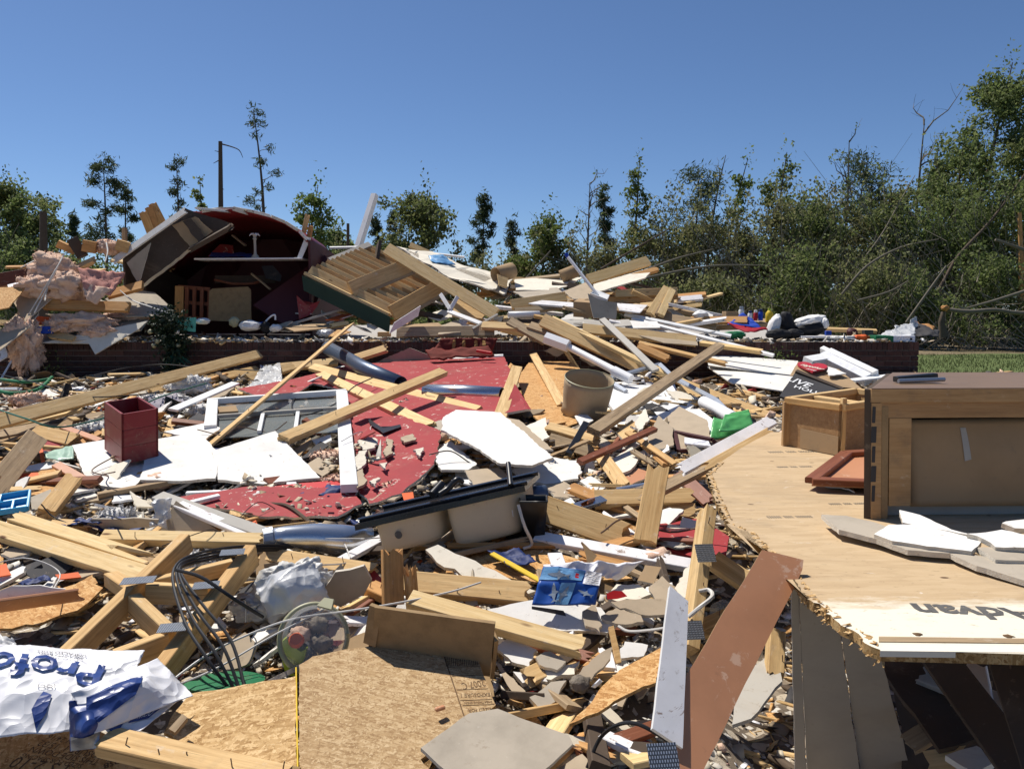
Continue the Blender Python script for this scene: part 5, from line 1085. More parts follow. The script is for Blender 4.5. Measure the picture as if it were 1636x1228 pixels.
T('short tan timber just below the slab edge', (1020, 553, 9.5), (1070, 575, 9.3), .10, .05, 'pine_orange', 40)
T('grey-brown plank on the slab edge above the heavy beam', (845, 520, 10.0), (905, 540, 9.8), .14, .05, 'pine_grey', 30)
for i, (a, b2, lb) in enumerate((((812, 512, 10.1), (872, 545, 9.8), 'grey plank tilting at the slab edge near the white pipe'), ((770, 520, 10.1), (850, 524, 10.0), 'level tan plank at the foot of the wide beam'), ((395, 605, .02), (470, 585, .02), 'short timber end behind the clear plastic wad'), ((420, 590, .02), (540, 578, .03), 'timber half hidden behind the board tip near the bricks'), ((560, 575, .02), (620, 556, .05), 'tan timber along the bricks behind the blue duct'))):
    T(lb, a, b2, .12, .05, ('pine_grey', 'pine', 'pine', 'pine', 'pine')[i], 40)
# red wall panels
panel('red_wallboard', 'big red wall panel lying flat with a white edge along the far side', [(470, 606, 0.05), (560, 584, 0.05), (803, 566, 0.05), (842, 655, 0.05), (770, 668, 0.05), (560, 690, 0.05), (548, 624, 0.05)], 'red_wall', .02, .01, 'wall panel', 'fallen red wall panels', edge='gypsum_core')
board('white_trim', 'white trim along the far edge of the big red wall panel', (528, 588, .02), (804, 568, .03), .09, .02, 'white_paint', 15, 'trim')
panel('red_wallboard', 'torn red wall panel with crumbling holes beside the white window frame', [(560, 672, 0.08), (640, 664, 0.09), (705, 690, 0.09), (694, 742, 0.08), (640, 790, 0.07), (590, 806, 0.05), (566, 776, 0.05)], 'red_wall', .014, .02, 'wall panel', 'fallen red wall panels', edge='gypsum_core')
torn_on = [o_ for o_ in W if o_.name.startswith('red_wallboard')][-1]
for P in ([(571, 706), (588, 698), (604, 704), (600, 716), (580, 720)], [(574, 722), (586, 720), (584, 742), (572, 752), (566, 738)], [(618, 702), (628, 704), (626, 726), (614, 732)], [(568, 756), (580, 750), (584, 772), (570, 782)], [(660, 720), (676, 716), (670, 730)], [(606, 742), (618, 740), (616, 750)], [(640, 700), (660, 694), (664, 704), (646, 708)], [(590, 770), (604, 764), (600, 778)]):
    panel('torn_patch', 'crumbled tan patch torn through the red paint', [(a_, b_, .105) for a_, b_ in P], 'gypsum_core' if len(P) % 2 else 'paper_tan', .016, .014, parent=torn_on, step=.02)
for P in ([(588, 668), (612, 684), (640, 678), (640, 682), (612, 692), (590, 676)], [(575, 728), (602, 733), (620, 731), (602, 736)], [(582, 690), (588, 712), (584, 736), (580, 712)]): panel('crack', 'black crack in the red paint', [(a_, b_, .10) for a_, b_ in P], 'black_plastic', .004, .004, parent=torn_on, step=.02)
panel('red_wallboard', 'red wall strip under the broken white wallboard', [(270, 798, 0.05), (400, 778, 0.06), (565, 782, 0.06), (578, 806, 0.05), (540, 826, 0.05), (415, 826, 0.05)], 'red_wall', .014, .015, 'wall panel', 'fallen red wall panels', edge='gypsum_core')
panel('red_wallboard', 'patch of red wall behind the white window frame and the wadding', [(380, 622, 0.07), (470, 606, 0.07), (500, 612, 0.07), (470, 632, 0.05), (420, 636, 0.05)], 'red_wall', .014, .015, 'wall panel', 'fallen red wall panels', edge='gypsum_core')
panel('red_flap', 'lifted red triangle flap torn out near the window frame corner', [(562, 676, 0.1), (600, 690, 0.19), (572, 704, 0.1)], 'red_wall', .012, .004, 'wall panel')
panel('red_corner', 'dark red triangle between the upright stick and the orange sheathing', [(806, 655, .08), (822, 614, .16), (848, 655, .05)], 'red_wall', .02, .003, 'wall panel', edge='gypsum_white')
panel('red_wallboard', 'red wall panel half in shadow beneath the wide short timber', [(990, 858, 0), (1030, 842, 0), (1120, 830, 0), (1165, 860, 0), (1160, 886, 0), (1108, 892, 0)], 'red_wall', .02, .004, 'wall panel', 'fallen red wall panels')
blob('plaster_splash', 'cream plaster splash stuck on the shaded red panel', (1085, 868, .02), (.10, .08, .012), 'cream_crumb', 'plaster', rough=.5, sub=3)
# ducts
D = tube('metal_duct', 'blue-grey sheet metal duct sloping down onto the red wall', [(524, 556, .28), (580, 588, .2), (640, 614, .10)], .085, 'duct_blue', 'duct', 'sheet metal ducts', hollow=True, seg=18)
tube('metal_duct', 'shiny silver duct lying level on the red wall', [(676, 626, .10), (740, 627, .10), (802, 631, .10)], .075, 'galvanised', 'duct', 'sheet metal ducts', hollow=True, seg=18)
o = tube('metal_duct', 'silver duct flaring open beside the sink', [(424, 862, .10), (455, 858, .10), (500, 858, .08), (545, 862, .05), (590, 868, .01)], [.05, .055, .07, .078, .082], 'galvanised', 'duct', 'sheet metal ducts', hollow=True, seg=20)
tube('crimped_collar', None, [(421, 862, .10), (436, 860, .10)], [.056, .062], 'dull_metal', parent=o, seg=20, smooth=False)
tube('duct_end', 'short silver and blue duct end poking out past the sink rim', [(838, 795, .12), (872, 792, .12)], .062, 'duct_blue', 'duct', 'sheet metal ducts', hollow=True, seg=18)
# orange sheathing, lampshade, pipes, white panels
panel('sheathing_sheet', 'large orange sheathing sheet behind the lampshade', [(826, 604, .02), (850, 574, .03), (896, 567, .03), (940, 600, .02), (952, 668, .0), (880, 690, .0), (846, 660, .0)], 'osb_orange', .014, .008, 'sheathing', edge='osb_edge')
p = pt((934, 658, .02)); up = Matrix.Translation(p) @ Matrix.Rotation(R(6), 4, 'Y') @ Matrix.Rotation(R(17), 4, 'X')
d = p.y; rr = 39/FPX*d; hh = 58/FPX*d
o = lathe('lampshade', 'dented tan drum lampshade standing open side up in the middle of the rubble', [(rr*.94, 0), (rr*.90, hh*.2), (rr*.96, hh*.5), (rr, hh*.85), (rr*1.0, hh)], up, 'lampshade', 'lampshade', seg=40, thick=.004)
for v in o.data.vertices:
    q = v.co; a = math.atan2(q.y, q.x); q.xy *= 1-.16*math.exp(-((a+1.1)**2)/.12)*math.exp(-((q.z-hh*.35)**2)/.012)-.05*math.sin(3*a+1)*(1-q.z/hh)
lathe('rim', None, [(rr*1.0, hh-.006), (rr*1.02, hh), (rr*1.0, hh+.006)], up, 'khaki_plastic', parent=o, seg=40, thick=.003)
tube('white_pipe', 'white drain pipe with a wide collar running down beside the heavy beam', [(878, 543, 9.5), (910, 555, 9.4), (1005, 604, 8.5)], .042, 'pvc', 'pipe', GP)
tube('pipe_collar', 'boxy white collar on the upper end of the white drain pipe', [(872, 540, 9.5), (908, 553, 9.38)], .08, 'pvc', 'pipe fitting', GP, seg=6, smooth=False)
tube('pipe_collar', 'white coupling on the lower end of the white drain pipe', [(980, 592, 8.6), (1008, 606, 8.45)], .055, 'pvc', 'pipe fitting', GP)
tube('white_pipe', 'short ribbed white pipe near the green plastic sheet', [(1124, 642, .06), (1145, 652, .06), (1172, 668, .05)], [.055, .05, .055], 'pvc', 'pipe', GP, seg=14)
board('trim_strip', 'long pale trim strip slanting down across the heavy beam', (962, 510, 9.9), (1048, 592, 8.6), .08, .03, 'grey_trim', 20, 'trim')
wf2 = thing('metal_window', 'grey metal window sash frame bent open beside the weathered timber', 'window frame', pt((1015, 605, .1)))
for a, b2 in (((968, 606, .08), (1054, 582, .22)), ((1054, 582, .22), (1075, 602, .15)), ((1075, 602, .15), (1145, 640, .1)), ((1145, 640, .1), (1172, 668, .05)), ((968, 606, .08), (1000, 625, .03))): board('rail', None, a, b2, .045, .03, 'dull_metal', 30, parent=wf2)
GWP = 'white cabinet and siding panels'
for lb, P, m, t_ in (('white grooved panel under the weathered timber beside the lampshade', [(972, 612), (1040, 612), (1078, 628), (1030, 672), (985, 664), (968, 640)], 'white_paint', .03), ('white panel with a round hole lying past the weathered timber', [(1040, 655), (1072, 634), (1108, 650), (1068, 690), (1035, 680)], 'white_paint', .03), ('white panel sloping down to the green plastic sheet', [(1078, 655, .02), (1118, 655, .02), (1150, 680, .02), (1132, 694, .0), (1095, 676, .0)], 'white_paint', .02), ('grey-white torn panel between the white panels and the timber', [(985, 668), (1022, 676), (1000, 695), (975, 685)], 'gypsum_white', .015)):
    panel('white_boarding', lb, P, m, t_, .004, 'panel', GWP)
for lb, P in (('broad white vinyl siding piece beside the black sign, upper lap', [(1128, 566, .18), (1275, 577, .16), (1268, 600, .10), (1132, 584, .12)]), ('broad white vinyl siding piece beside the black sign, lower lap', [(1130, 586, .11), (1267, 602, .09), (1250, 625, .03), (1168, 612, .04)])):
    panel('vinyl_siding', lb, P, 'white_vinyl', .012, .002, 'siding', GWP)
panel('tan_siding', 'tan siding strip hanging below the slab edge above the white siding', [(1000, 530, 9.85), (1112, 540, 9.75), (1115, 552, 9.6), (1060, 548, 9.6)], 'paper_tan', .01, .003, 'siding')
# paper-backed wallboard fragments and other middle bits
MID = [ # label, pts, mat, thickness, rag
 ('big white wallboard sheet in the centre with a crumbling lower edge', [(708, 668, .22), (728, 656, .24), (800, 660, .24), (884, 732, .16), (850, 745, .14), (800, 742, .14), (752, 712, .16), (705, 688, .18)], 'gypsum_white', .016, .010),
 ('smaller white wallboard tucked under the big centre sheet', [(690, 728, .08), (718, 706, .1), (762, 742, .06), (748, 752, .05), (705, 752, .05)], 'gypsum_white', .016, .012),
 ('white wallboard wedge below the end of the big centre sheet', [(818, 752, .06), (880, 732, .08), (928, 738, .05), (924, 766, .02), (880, 775, .02), (840, 770, .02)], 'gypsum_white', .016, .014),
 ('tan wallboard back propped behind the big centre sheet', [(795, 665, .2), (830, 672, .2), (884, 720, .1), (862, 718, .1)], 'paper_tan', .013, .008),
 ('tan paper sheet in front of the big centre sheet above the sink', [(742, 752, .08), (798, 748, .1), (820, 770, .06), (762, 782, .04)], 'paper_tan', .012, .01),
 ('rumpled tan strip over the crumbling holes in the red wall', [(590, 800, .05), (650, 765, .08), (686, 745, .08), (680, 760, .06), (630, 800, .04)], 'paper_tan', .012, .012),
 ('grey-tan strip under the edge of the big centre sheet', [(664, 684, .06), (705, 672, .09), (716, 684, .08), (690, 697, .05)], 'paper_grey', .016, .01),
 ('curved tan wallboard standing near the green plastic sheet', [(1060, 672, .06), (1085, 650, .14), (1130, 672, .1), (1135, 700, .05), (1085, 692, .04)], 'paper_tan', .012, .006),
 ('tall tan wallboard piece behind the rusty brown stick', [(1035, 700, .1), (1052, 664, .18), (1074, 684, .12), (1076, 712, .05), (1040, 722, .03)], 'paper_tan', .012, .006),
 ('small upright broken plaster piece beside the weathered timber', [(1014, 678, .1), (1030, 652, .15), (1038, 672, .1), (1020, 690, .05)], 'gypsum_cream', .02, .008),
 ('tan triangle under the rusty brown stick', [(985, 690, .06), (1010, 672, .1), (1022, 690, .06), (1000, 712, .03)], 'pine', .02, .004),
 ('small cream bracket-shaped plaster piece', [(972, 738, .04), (1010, 716, .08), (1022, 732, .08), (1008, 752, .02), (992, 758, .02)], 'gypsum_cream', .02, .008),
 ('rust-brown board scrap beside the wide short timber', [(995, 765, .02), (1015, 748, .03), (1036, 755, .03), (1030, 766, .0), (998, 778, .0)], 'brown_laminate', .014, .006),
 ('tan wallboard with a wavy edge by the duct end', [(868, 775, .05), (900, 770, .05), (938, 790, .02), (925, 797, .01), (885, 795, .02)], 'paper_tan', .014, .012),
 ('grey cracked wallboard corner beside the wedge', [(926, 770, .03), (944, 762, .04), (968, 780, .01), (952, 792, .0)], 'gypsum_white', .016, .012),
 ('small grey-green slate tile beside the lampshade', [(918, 665, .03), (936, 660, .04), (948, 672, .02), (928, 682, .02)], 'gypsum_white', .01, .004),
 ('crumbly tan piece beside the upright stick', [(838, 682, .04), (872, 668, .05), (876, 700, .03), (850, 712, .02)], 'gypsum_cream', .016, .014),
 ('tan wallboard lying by the bricks behind the red wall', [(600, 578, .05), (655, 556, .12), (692, 568, .1), (690, 575, .05), (640, 582, .03)], 'paper_tan', .013, .01),
 ('tan wallboard between the heavy beam and orange sheathing', [(868, 560, .1), (895, 552, .12), (912, 560, .08), (890, 570, .05)], 'paper_tan', .013, .008),
 ('small tan board under the white drain pipe', [(926, 572, .06), (950, 568, .08), (972, 582, .04), (945, 585, .03)], 'paper_tan', .013, .008)]
for lb, P, m, t_, rg_ in MID: panel('wallboard_fragment', lb, flat_(P, .6 if 'upright' in lb or 'tall' in lb or 'curved' in lb else .4), m, t_, rg_, 'wallboard', GB, edge='gypsum_core', back='paper_tan', step=.03)
T('short tan timber under the black stick', (876, 682, .06), (956, 705, .04), .08, .045, 'pine', 30)
T('brown shaded timber beneath the short tan timber', (880, 702, .0), (944, 722, .0), .09, .05, 'pine_grey', 60)
board('rusty_stick', 'long rust-brown stick lying across the tan wallboard', (926, 738, .10), (1046, 685, .16), .05, .03, 'cherry', 20, 'stick')
board('black_stick', 'short black stick standing at a slant in front of the lampshade', (908, 726, .06), (936, 676, .18), .045, .03, 'black_plastic', 20, 'stick')
T('short timber with a white end standing in the middle hollow', (962, 730, .06), (1000, 782, .02), .09, .045, 'pine', 30)
T('wide short timber leaning steeply over the red panel', (1030, 868, 0.06), (1052, 746, .34), .115, .05, 'pine', 12)
T('splintered thin board rising towards the floor deck corner', (1020, 800, .14), (1135, 742, .30), .08, .03, 'pine_grey', 20, broken=(.15, .1))
T('level brown timber behind the wide short timber', (950, 798, .06), (1110, 795, .08), .10, .06, 'pine', 45)
T('diagonal tan beam below the spirit level', (868, 812, .10), (1002, 858, .04), .14, .05, 'pine', 60)
T('short level tan timber in the dark gap under the floor deck', (1050, 812, .02), (1112, 818, .02), .09, .05, 'pine', 50)
T('brown board forming the dark box behind the red panel', (960, 812, .0), (1040, 822, .0), .16, .03, 'pine_grey', 80)
T('thin tan slat beside the cream plaster piece', (1002, 690, .1), (1080, 742, .06), .045, .02, 'pine', 20)
T('little rough timber standing near the floor deck corner', (1010, 720, .1), (1046, 742, .06), .04, .02, 'pine_grey', 20)
board('white_batten', 'long white batten running from the sink to the truss plate', (856, 858, .04), (1108, 904, .03), .07, .035, 'white_scuffed', 25, 'batten', GP)
lv = thing('spirit_level', 'silver metal level bar lying below the wedge of wallboard', 'level', pt((935, 805, .08)))
board('bar', None, (914, 812, .06), (1034, 778, .08), .05, .03, 'galvanised', 30, parent=lv); board('end_cap', None, (905, 818, .06), (918, 811, .06), .055, .034, 'yellow', 30, parent=lv)
panel('white_yellow_tag', 'white scrap with a yellow and black stripe by the spirit level', [(888, 808, .05), (912, 795, .06), (920, 805, .05), (902, 812, .04)], 'white_paint', .006, .004, 'tag')
tube('silver_strip', 'thin bright metal strip above the spirit level', [(985, 784, .1), (1030, 776, .12)], .02, 'galvanised', 'strip')
gs = thing('green_plastic', 'crumpled translucent green plastic sheet beside the floor deck', 'plastic sheet', pt((1165, 700, .1)))
sheet('upper_fold', None, (1158, 662, .22), (1196, 655, .24), (1205, 688, .12), (1148, 690, .14), 'green_plastic', 18, 14, .018, 4, .004, parent=gs); sheet('lower_fold', None, (1140, 668, .16), (1192, 676, .16), (1196, 694, .06), (1134, 702, .06), 'green_plastic', 18, 14, .018, 4, .004, parent=gs)
pf = thing('picture', 'dark brown picture frame with a pale mat and a white card in it', 'picture frame', pt((1115, 705, .08)))
fc = [(1078, 690, .09), (1138, 702, .11), (1152, 716, .05), (1084, 720, .02)]
o = panel('mat', None, fc, 'paper_tan', .008, parent=pf); panel('card', None, [(1094, 700, .09), (1132, 706, .105), (1136, 714, .07), (1094, 710, .065)], 'paper_white', .02, parent=pf)
for i in range(4): board('frame_rail', None, fc[i], fc[(i+1) % 4], .035, .025, 'maroon', 0, parent=pf)
# sign, heart, foam post, cardboard
sg = panel('black_sign', 'black wooden sign with white painted words behind the wooden drawer', [(1245, 634, 7.6), (1272, 593, 8.3), (1345, 622, 8.0), (1300, 650, 7.4)], 'slate', .02, 0, 'sign'); FTH[sg] = .02
text_on(sg, 'LIVE', (1258, 606), (1294, 619), 'ink_white', 1.6, .006, bold=.02); text_on(sg, 'HOLLY', (1268, 619), (1318, 634), 'ink_white', 1.3, .006, bold=.02)
board('sign_rail', 'upper edge rail of the sign', (1272, 593, 8.25), (1346, 622, 7.95), .05, .03, 'dark_brown', 20, parent=sg)
ht = thing('heart_sign', 'flat red heart-shaped plaque with pale lettering lying above the black sign', 'plaque', pt((1298, 588, 8.6)))
hp = []
for k in range(40):
    a = k*2*math.pi/40; hx, hy = 16*math.sin(a)**3, 13*math.cos(a)-5*math.cos(2*a)-2*math.cos(3*a)-math.cos(4*a); hp.append((1298+hx*1.5, 586.5-hy*.52+hx*.14, 8.6-hy*-.012*1))
o = panel('plaque', None, [(q[0], q[1], 8.62+(587-q[1])*.035) for q in hp], 'red_cloth', .02, 0, parent=ht); FTH[o] = .02
text_on(o, 'together', (1281, 584), (1316, 592), 'gypsum_cream', 1.3, .004, bold=.02); text_on(o, 'love', (1290, 591), (1304, 594), 'ink_white', 1.2, .004)
panel('cardboard_sheet', 'flat brown cardboard sheet under the red heart plaque', [(1262, 600, 8.4), (1275, 578, 8.9), (1340, 590, 8.8), (1378, 622, 8.0), (1340, 618, 8.0)], 'cardboard', .006, .003, 'cardboard')
fp = thing('foam_post', 'white speckled foam column half fallen against the brick wall', 'post', pt((1350, 590, .2)))
board('shaft', None, (1318, 568, 9.2), (1392, 604, 8.6), .20, .12, 'foam_speckled', 25, parent=fp); board('top_edge', None, (1314, 563, 9.3), (1398, 603, 8.6), .06, .16, 'white_paint', 25, parent=fp); board('base_block', None, (1290, 578, 9.0), (1326, 572, 9.15), .14, .08, 'white_paint', 20, parent=fp)
board('white_board', 'thin white board lying behind the upturned cabinet', (1358, 608, 8.4), (1425, 600, 8.6), .16, .02, 'white_paint', 0, 'board')
panel('white_scrap', 'torn white wallboard scrap beside the red heart plaque', [(1322, 586, 8.7), (1336, 590, 8.6), (1352, 597, 8.4), (1325, 600, 8.3), (1322, 592, 8.5)], 'gypsum_white', .012, .02, 'wallboard', GB)
bm = None
sp = thing('weed_sprig', 'small green weed growing by the bricks above the white siding', 'plant', at(1245, 572, 9.8)); C = np.array(tuple(W[sp].translation))+rg.normal(size=(140, 3))*np.array((.09, .04, .07)); V, F = leaf_quads(C-np.array(tuple(W[sp].translation)), .03, .6); link('leaves', mesh_np('leaves', V, F), 'leaf_bright', W[sp], sp)
sp = thing('weed_sprig', 'green weed growing at the foot of the bricks near the hanging insulation', 'plant', at(92, 600, 9.7)); C = np.array(tuple(W[sp].translation))+rg.normal(size=(220, 3))*np.array((.07, .04, .12)); V, F = leaf_quads(C-np.array(tuple(W[sp].translation)), .035, .4); link('leaves', mesh_np('leaves', V, F), 'leaf_bright', W[sp], sp)
# dark floral rug over the bricks
rgm = thing('floral_rug', 'dark red floral rug hanging over the brick edge', 'rug', at(775, 555, 9.9)); o, S = sheet('cloth', None, (706, 540, 9.92), (795, 540, 9.92), (786, 562, 9.86), (690, 562, 9.86), 'floral_red', 20, 8, .02, 6, .012, parent=rgm)
for u in (.28, .45, .66, .8): strip_on(S, 'floral_motif', [(u-.05, .15), (u, .2), (u+.06, .6), (u+.07, .85), (u+.03, .8), (u-.02, .45)], 'floral_gold', o if False else rgm, .014)
sheet('rug_fold', 'rolled edge of the dark rug on the ground under the hanging part', (680, 560, 9.7), (780, 556, 9.75), (790, 568, 9.6), (690, 574, 9.5), 'floral_red', 16, 8, .04, 6, .02, 'rug')
board('red_bar', 'small bright red bar beside the white edge of the red wall', (762, 560, 9.5), (785, 564, 9.4), .04, .03, 'red_gloss', 0, 'bar')
# ---- near the red planter
wfm = thing('window', 'white window frame with grey glass lying under the crossing timber', 'window', pt((450, 690, 0.1)))
board('top_rail', None, (336, 641, 0.11), (553, 626, 0.13), .09, .05, 'white_paint', 0, parent=wfm); board('side_stile', None, (546, 628, 0.13), (558, 780, 0.1), .10, .05, 'white_paint', 0, parent=wfm); board('side_stile', None, (340, 640, 0.11), (336, 684, 0.1), .09, .05, 'white_paint', 0, parent=wfm); board('inner_rail', None, (348, 665, 0.1), (540, 652, 0.11), .04, .03, 'grey_trim', 0, parent=wfm)
panel('glass', None, [(345, 645, 0.08), (540, 632, 0.09), (545, 690, 0.07), (345, 700, 0.07)], 'window_glass', .006, parent=wfm)
for x0, y0, x1, y1 in ((420, 662, 414, 690), (476, 659, 472, 688)): board('muntin', None, (x0, y0, .10), (x1, y1, .09), .03, .025, 'white_paint', 0, parent=wfm)
for lb, P in (('white wallboard slab carrying the red planter box', [(115, 713, .06), (180, 702, .06), (232, 700, .07), (248, 722, .06), (222, 772, .03), (215, 782, .02), (162, 778, .02), (135, 760, .03)]), ('middle white wallboard slab cracked beside the red planter box', [(224, 768, .05), (238, 705, .10), (318, 692, .11), (352, 728, .09), (344, 766, .06), (290, 770, .05)]), ('long white wallboard slab sloping under the leaning board', [(348, 768, .05), (338, 722, .10), (440, 690, .14), (512, 765, .04), (470, 768, .04), (420, 775, .03)])):
    panel('wallboard_slab', lb, P, 'gypsum_white', .018, .008, 'wallboard', 'broken white wallboard slabs', edge='gypsum_core', back='paper_tan')
panel('white_back_sheet', 'thin crumpled white sheet behind the cracked wallboard', [(262, 690, .08), (330, 676, .1), (352, 684, .1), (325, 705, .08)], 'gypsum_white', .01, .01, 'wallboard', GB)
# red planter box
C0, C1, C2, C3 = pt((195, 742, .08)), pt((253, 730, .08)), None, pt((167, 717, .08)); C2 = C1+C3-C0
hB = 82/FPX*C0.y; upv = Vector((.03, .02, 1)).normalized()*hB
pb = thing('planter_box', 'open dark red wooden box standing on the white wallboard', 'box', (C0+C2)/2)
nb_ = 3
def wallp(A, B2, inward):
    for k in range(nb_):
        a = A+upv*(k/nb_)+upv*.004; b2 = B2+upv*(k/nb_)+upv*.004; h = upv*(1/nb_-.007)
        slab4('plank', None, a+h, b2+h, b2+h+inward, a+h+inward, 1, 'red_wood', parent=pb, ext=-h)
cc = (C0+C2)/2
for A, B2 in ((C0, C1), (C1, C2), (C2, C3), (C3, C0)):
    m = ((A+B2)/2-cc).normalized()*-.014; wallp(A, B2, m)
slab4('bottom', None, C0+upv*.06, C1+upv*.06, C2+upv*.06, C3+upv*.06, .01, 'red_wood', parent=pb)
for c_ in (C0, C1, C3): board('corner_post', None, c_.lerp(cc, .04), c_.lerp(cc, .04)+upv*1.005, .012, .012, 'red_wood', parent=pb)
board('white_plank', 'narrow white plank slanting behind the red planter box', (276, 655, .10), (376, 612, .14), .085, .02, 'white_paint', 10, 'plank', GP)
blob('white_wadding', 'lumpy white wadding lying over the thinner timber', (302, 616, .06), (.22, .12, .10), 'white_wadding', 'wadding', rough=.45)
blob('white_wadding', 'thin white wadding trailing towards the red planter box', (262, 636, .02), (.22, .14, .04), 'white_wadding', 'wadding', rough=.45)
sheet('grey_cloth', 'crumpled grey and white cloth behind the red planter box', (236, 642, .05), (282, 632, .06), (300, 652, .03), (246, 658, .02), 'cloth_grey', 22, 16, .06, 8, .004, 'cloth')
sheet('clear_wad', 'crumpled clear plastic wad near the bricks behind the window frame', (415, 590, .1), (448, 582, .12), (452, 620, .05), (395, 625, .03), 'plastic_film', 20, 18, .035, 7, .003, 'plastic sheet')
panel('slate_piece', 'dark slate shingle lying beside the red planter box', [(275, 686, .04), (318, 660, .06), (332, 668, .05), (295, 688, .03)], 'slate', .01, .006, 'shingle')
T('little tan offcut beside the red planter box', (266, 700, .02), (276, 672, .06), .06, .03, 'pine', 10)
box('cardboard_piece', 'small brown box corner lying on the grey window glass', Matrix.Translation(pt((364, 658, .08))) @ Matrix.Rotation(.5, 4, 'Z') @ Matrix.Rotation(.3, 4, 'X'), .15, .12, .06, 'cardboard', 'box')
for lb, P, m in (('tan wallboard piece inside the window frame near its lower end', [(488, 744, .03), (512, 728, .05), (540, 745, .04), (515, 762, .02)], 'paper_tan'), ('dark slate piece inside the window frame', [(478, 735, .04), (512, 706, .06), (525, 712, .05), (505, 728, .04)], 'slate'), ('cardboard piece inside the window frame beside the slate', [(468, 722, .04), (496, 700, .06), (500, 706, .06), (478, 730, .04)], 'cardboard'), ('white plaster piece inside the window frame', [(498, 704, .06), (528, 695, .07), (530, 704, .06), (510, 714, .05)], 'gypsum_white')):
    panel('frame_scrap', lb, P, m, .012, .008, 'scrap', 'scraps inside the window frame')
panel('red_wrapper', 'bright red crumpled strip under the long white wallboard slab', [(424, 780, .03), (470, 774, .04), (550, 766, .04), (548, 775, .03), (500, 782, .02), (470, 786, .02), (430, 786, .02)], 'red_gloss', .012, .008, 'strip')
panel('white_label', 'white label end of the bright red strip', [(472, 784, .03), (508, 779, .03), (506, 785, .03), (480, 788, .02)], 'paper_white', .006, .004, 'label')

# ---------------------------------------------------------------- sink
sk = thing('double_sink', 'beige double-bowl kitchen sink with a black rim tipped on its side edge', 'sink', pt((710, 850, .1)))
r0, r1 = pt((566, 838, .24)), pt((838, 776, .30)); back = Vector((.09, .43, -.02))
ex = (r1-r0).normalized(); nz = ex.cross(back).normalized(); Ls = (r1-r0).length
slab4('rim', None, r0, r1, r1+back, r0+back, .028, 'sink_black', parent=sk)
for k in range(2): board('rim_ridge', None, r0+back*(.12+.72*k)+nz*.008, r1+back*(.12+.72*k)+nz*.008, .03, .02, 'sink_black', 0, parent=sk)
dn = -nz
def bowl(f0, f1, dep, sx):
    A, B2 = r0+(r1-r0)*f0+dn*.026+back*.06, r0+(r1-r0)*f1+dn*.026+back*.06; bb = back*.84; mid = (A+B2)/2+bb*.5
    rows = []; 
    for t, s_ in ((0, 1), (.3, .985), (.6, .96), (.8, .94), (.92, .90), (.98, .82), (1.0, .66)):
        row = []; hx, hy = (B2-A)*.5*s_, bb*.5*s_; n_ = 40
        for i in range(n_):
            a = 2*math.pi*i/n_; c_, s2 = math.cos(a), math.sin(a); e = .45
            row.append(mid+hx*math.copysign(abs(c_)**e, c_)+hy*math.copysign(abs(s2)**e, s2)+dn*dep*t)
        rows.append(row)
    O = W[sk].translation; bm = bmesh.new(); vr = [[bm.verts.new(p-O) for p in q] for q in rows]
    for a, b2 in zip(vr, vr[1:]):
        for i in range(len(a)): bm.faces.new((a[i], a[(i+1) % len(a)], b2[(i+1) % len(a)], b2[i]))
    bm.faces.new(vr[-1]); bmesh.ops.recalc_face_normals(bm, faces=bm.faces)
    o = link('bowl', from_bm('bowl', bm), 'sink_beige', Matrix.Translation(O), sk, True); o.data.set_sharp_from_angle(angle=R(60)); return o, A, B2, dep
bA = bowl(.07, .44, .155, 1); bB = bowl(.475, .975, .215, 1)
def bowl_plane(A, B2, dep): 
    return A+dn*dep*.4-back*.02+Vector((0, -.01, 0)), (Vector((0, -1, 0))-ex*(-ex.y)).normalized()
q_ = bA[1].lerp(bA[2], .40)+dn*.07-back.normalized()*.010; lathe('stamp', None, [(.001, 0), (.006, .0003), (.010, 0), (.016, .0003), (.019, 0)], Matrix.Translation(q_) @ (-back).to_track_quat('Z', 'Y').to_matrix().to_4x4(), 'ink_faded', parent=sk, seg=16)
c_, n_ = bowl_plane(*bB[1:]); 
me = text_mesh('1', .05); O = bB[1].lerp(bB[2], .84)+dn*.10-back.normalized()*.012; ey = -dn; ez = ex.cross(ey)
link('lettering', me, 'ink_white', Matrix(((ex.x, ey.x, ez.x, O.x), (ex.y, ey.y, ez.y, O.y), (ex.z, ey.z, ez.z, O.z), (0, 0, 0, 1))), sk)
fc_ = thing('black_faucet', 'slim black faucet handle standing up behind the sink rim', 'faucet', pt((812, 772, .3)))
tube('stem', None, [pt((816, 776, .30)), pt((812, 740, .36))], [.016, .014], 'black_plastic', parent=fc_, seg=10); tube('spout', None, [(702, 790, .3), (716, 780, .32), (730, 766, .36), (738, 770, .34)], .016, 'black_plastic', parent=fc_, curve=4); tube('base', None, [(690, 790, .29), (706, 772, .32)], .02, 'black_plastic', parent=fc_)
fpot = thing('flower_pot', 'square black plastic pot in the shade behind the sink bowl', 'pot', pt((852, 855, .05)))
p = pt((852, 856, .03)); lathe('pot', None, [(.075, 0), (.095, .19), (.10, .2)], Matrix.Translation(p) @ Matrix.Rotation(R(45), 4, 'Z'), 'black_plastic', parent=fpot, seg=4, thick=.006)
tube('cable', 'short grey cable hanging beside the black pot', [(828, 806, .25), (838, 840, .15), (850, 868, .04), (836, 876, .02)], .008, 'cable_white', 'cable', curve=5, seg=6)

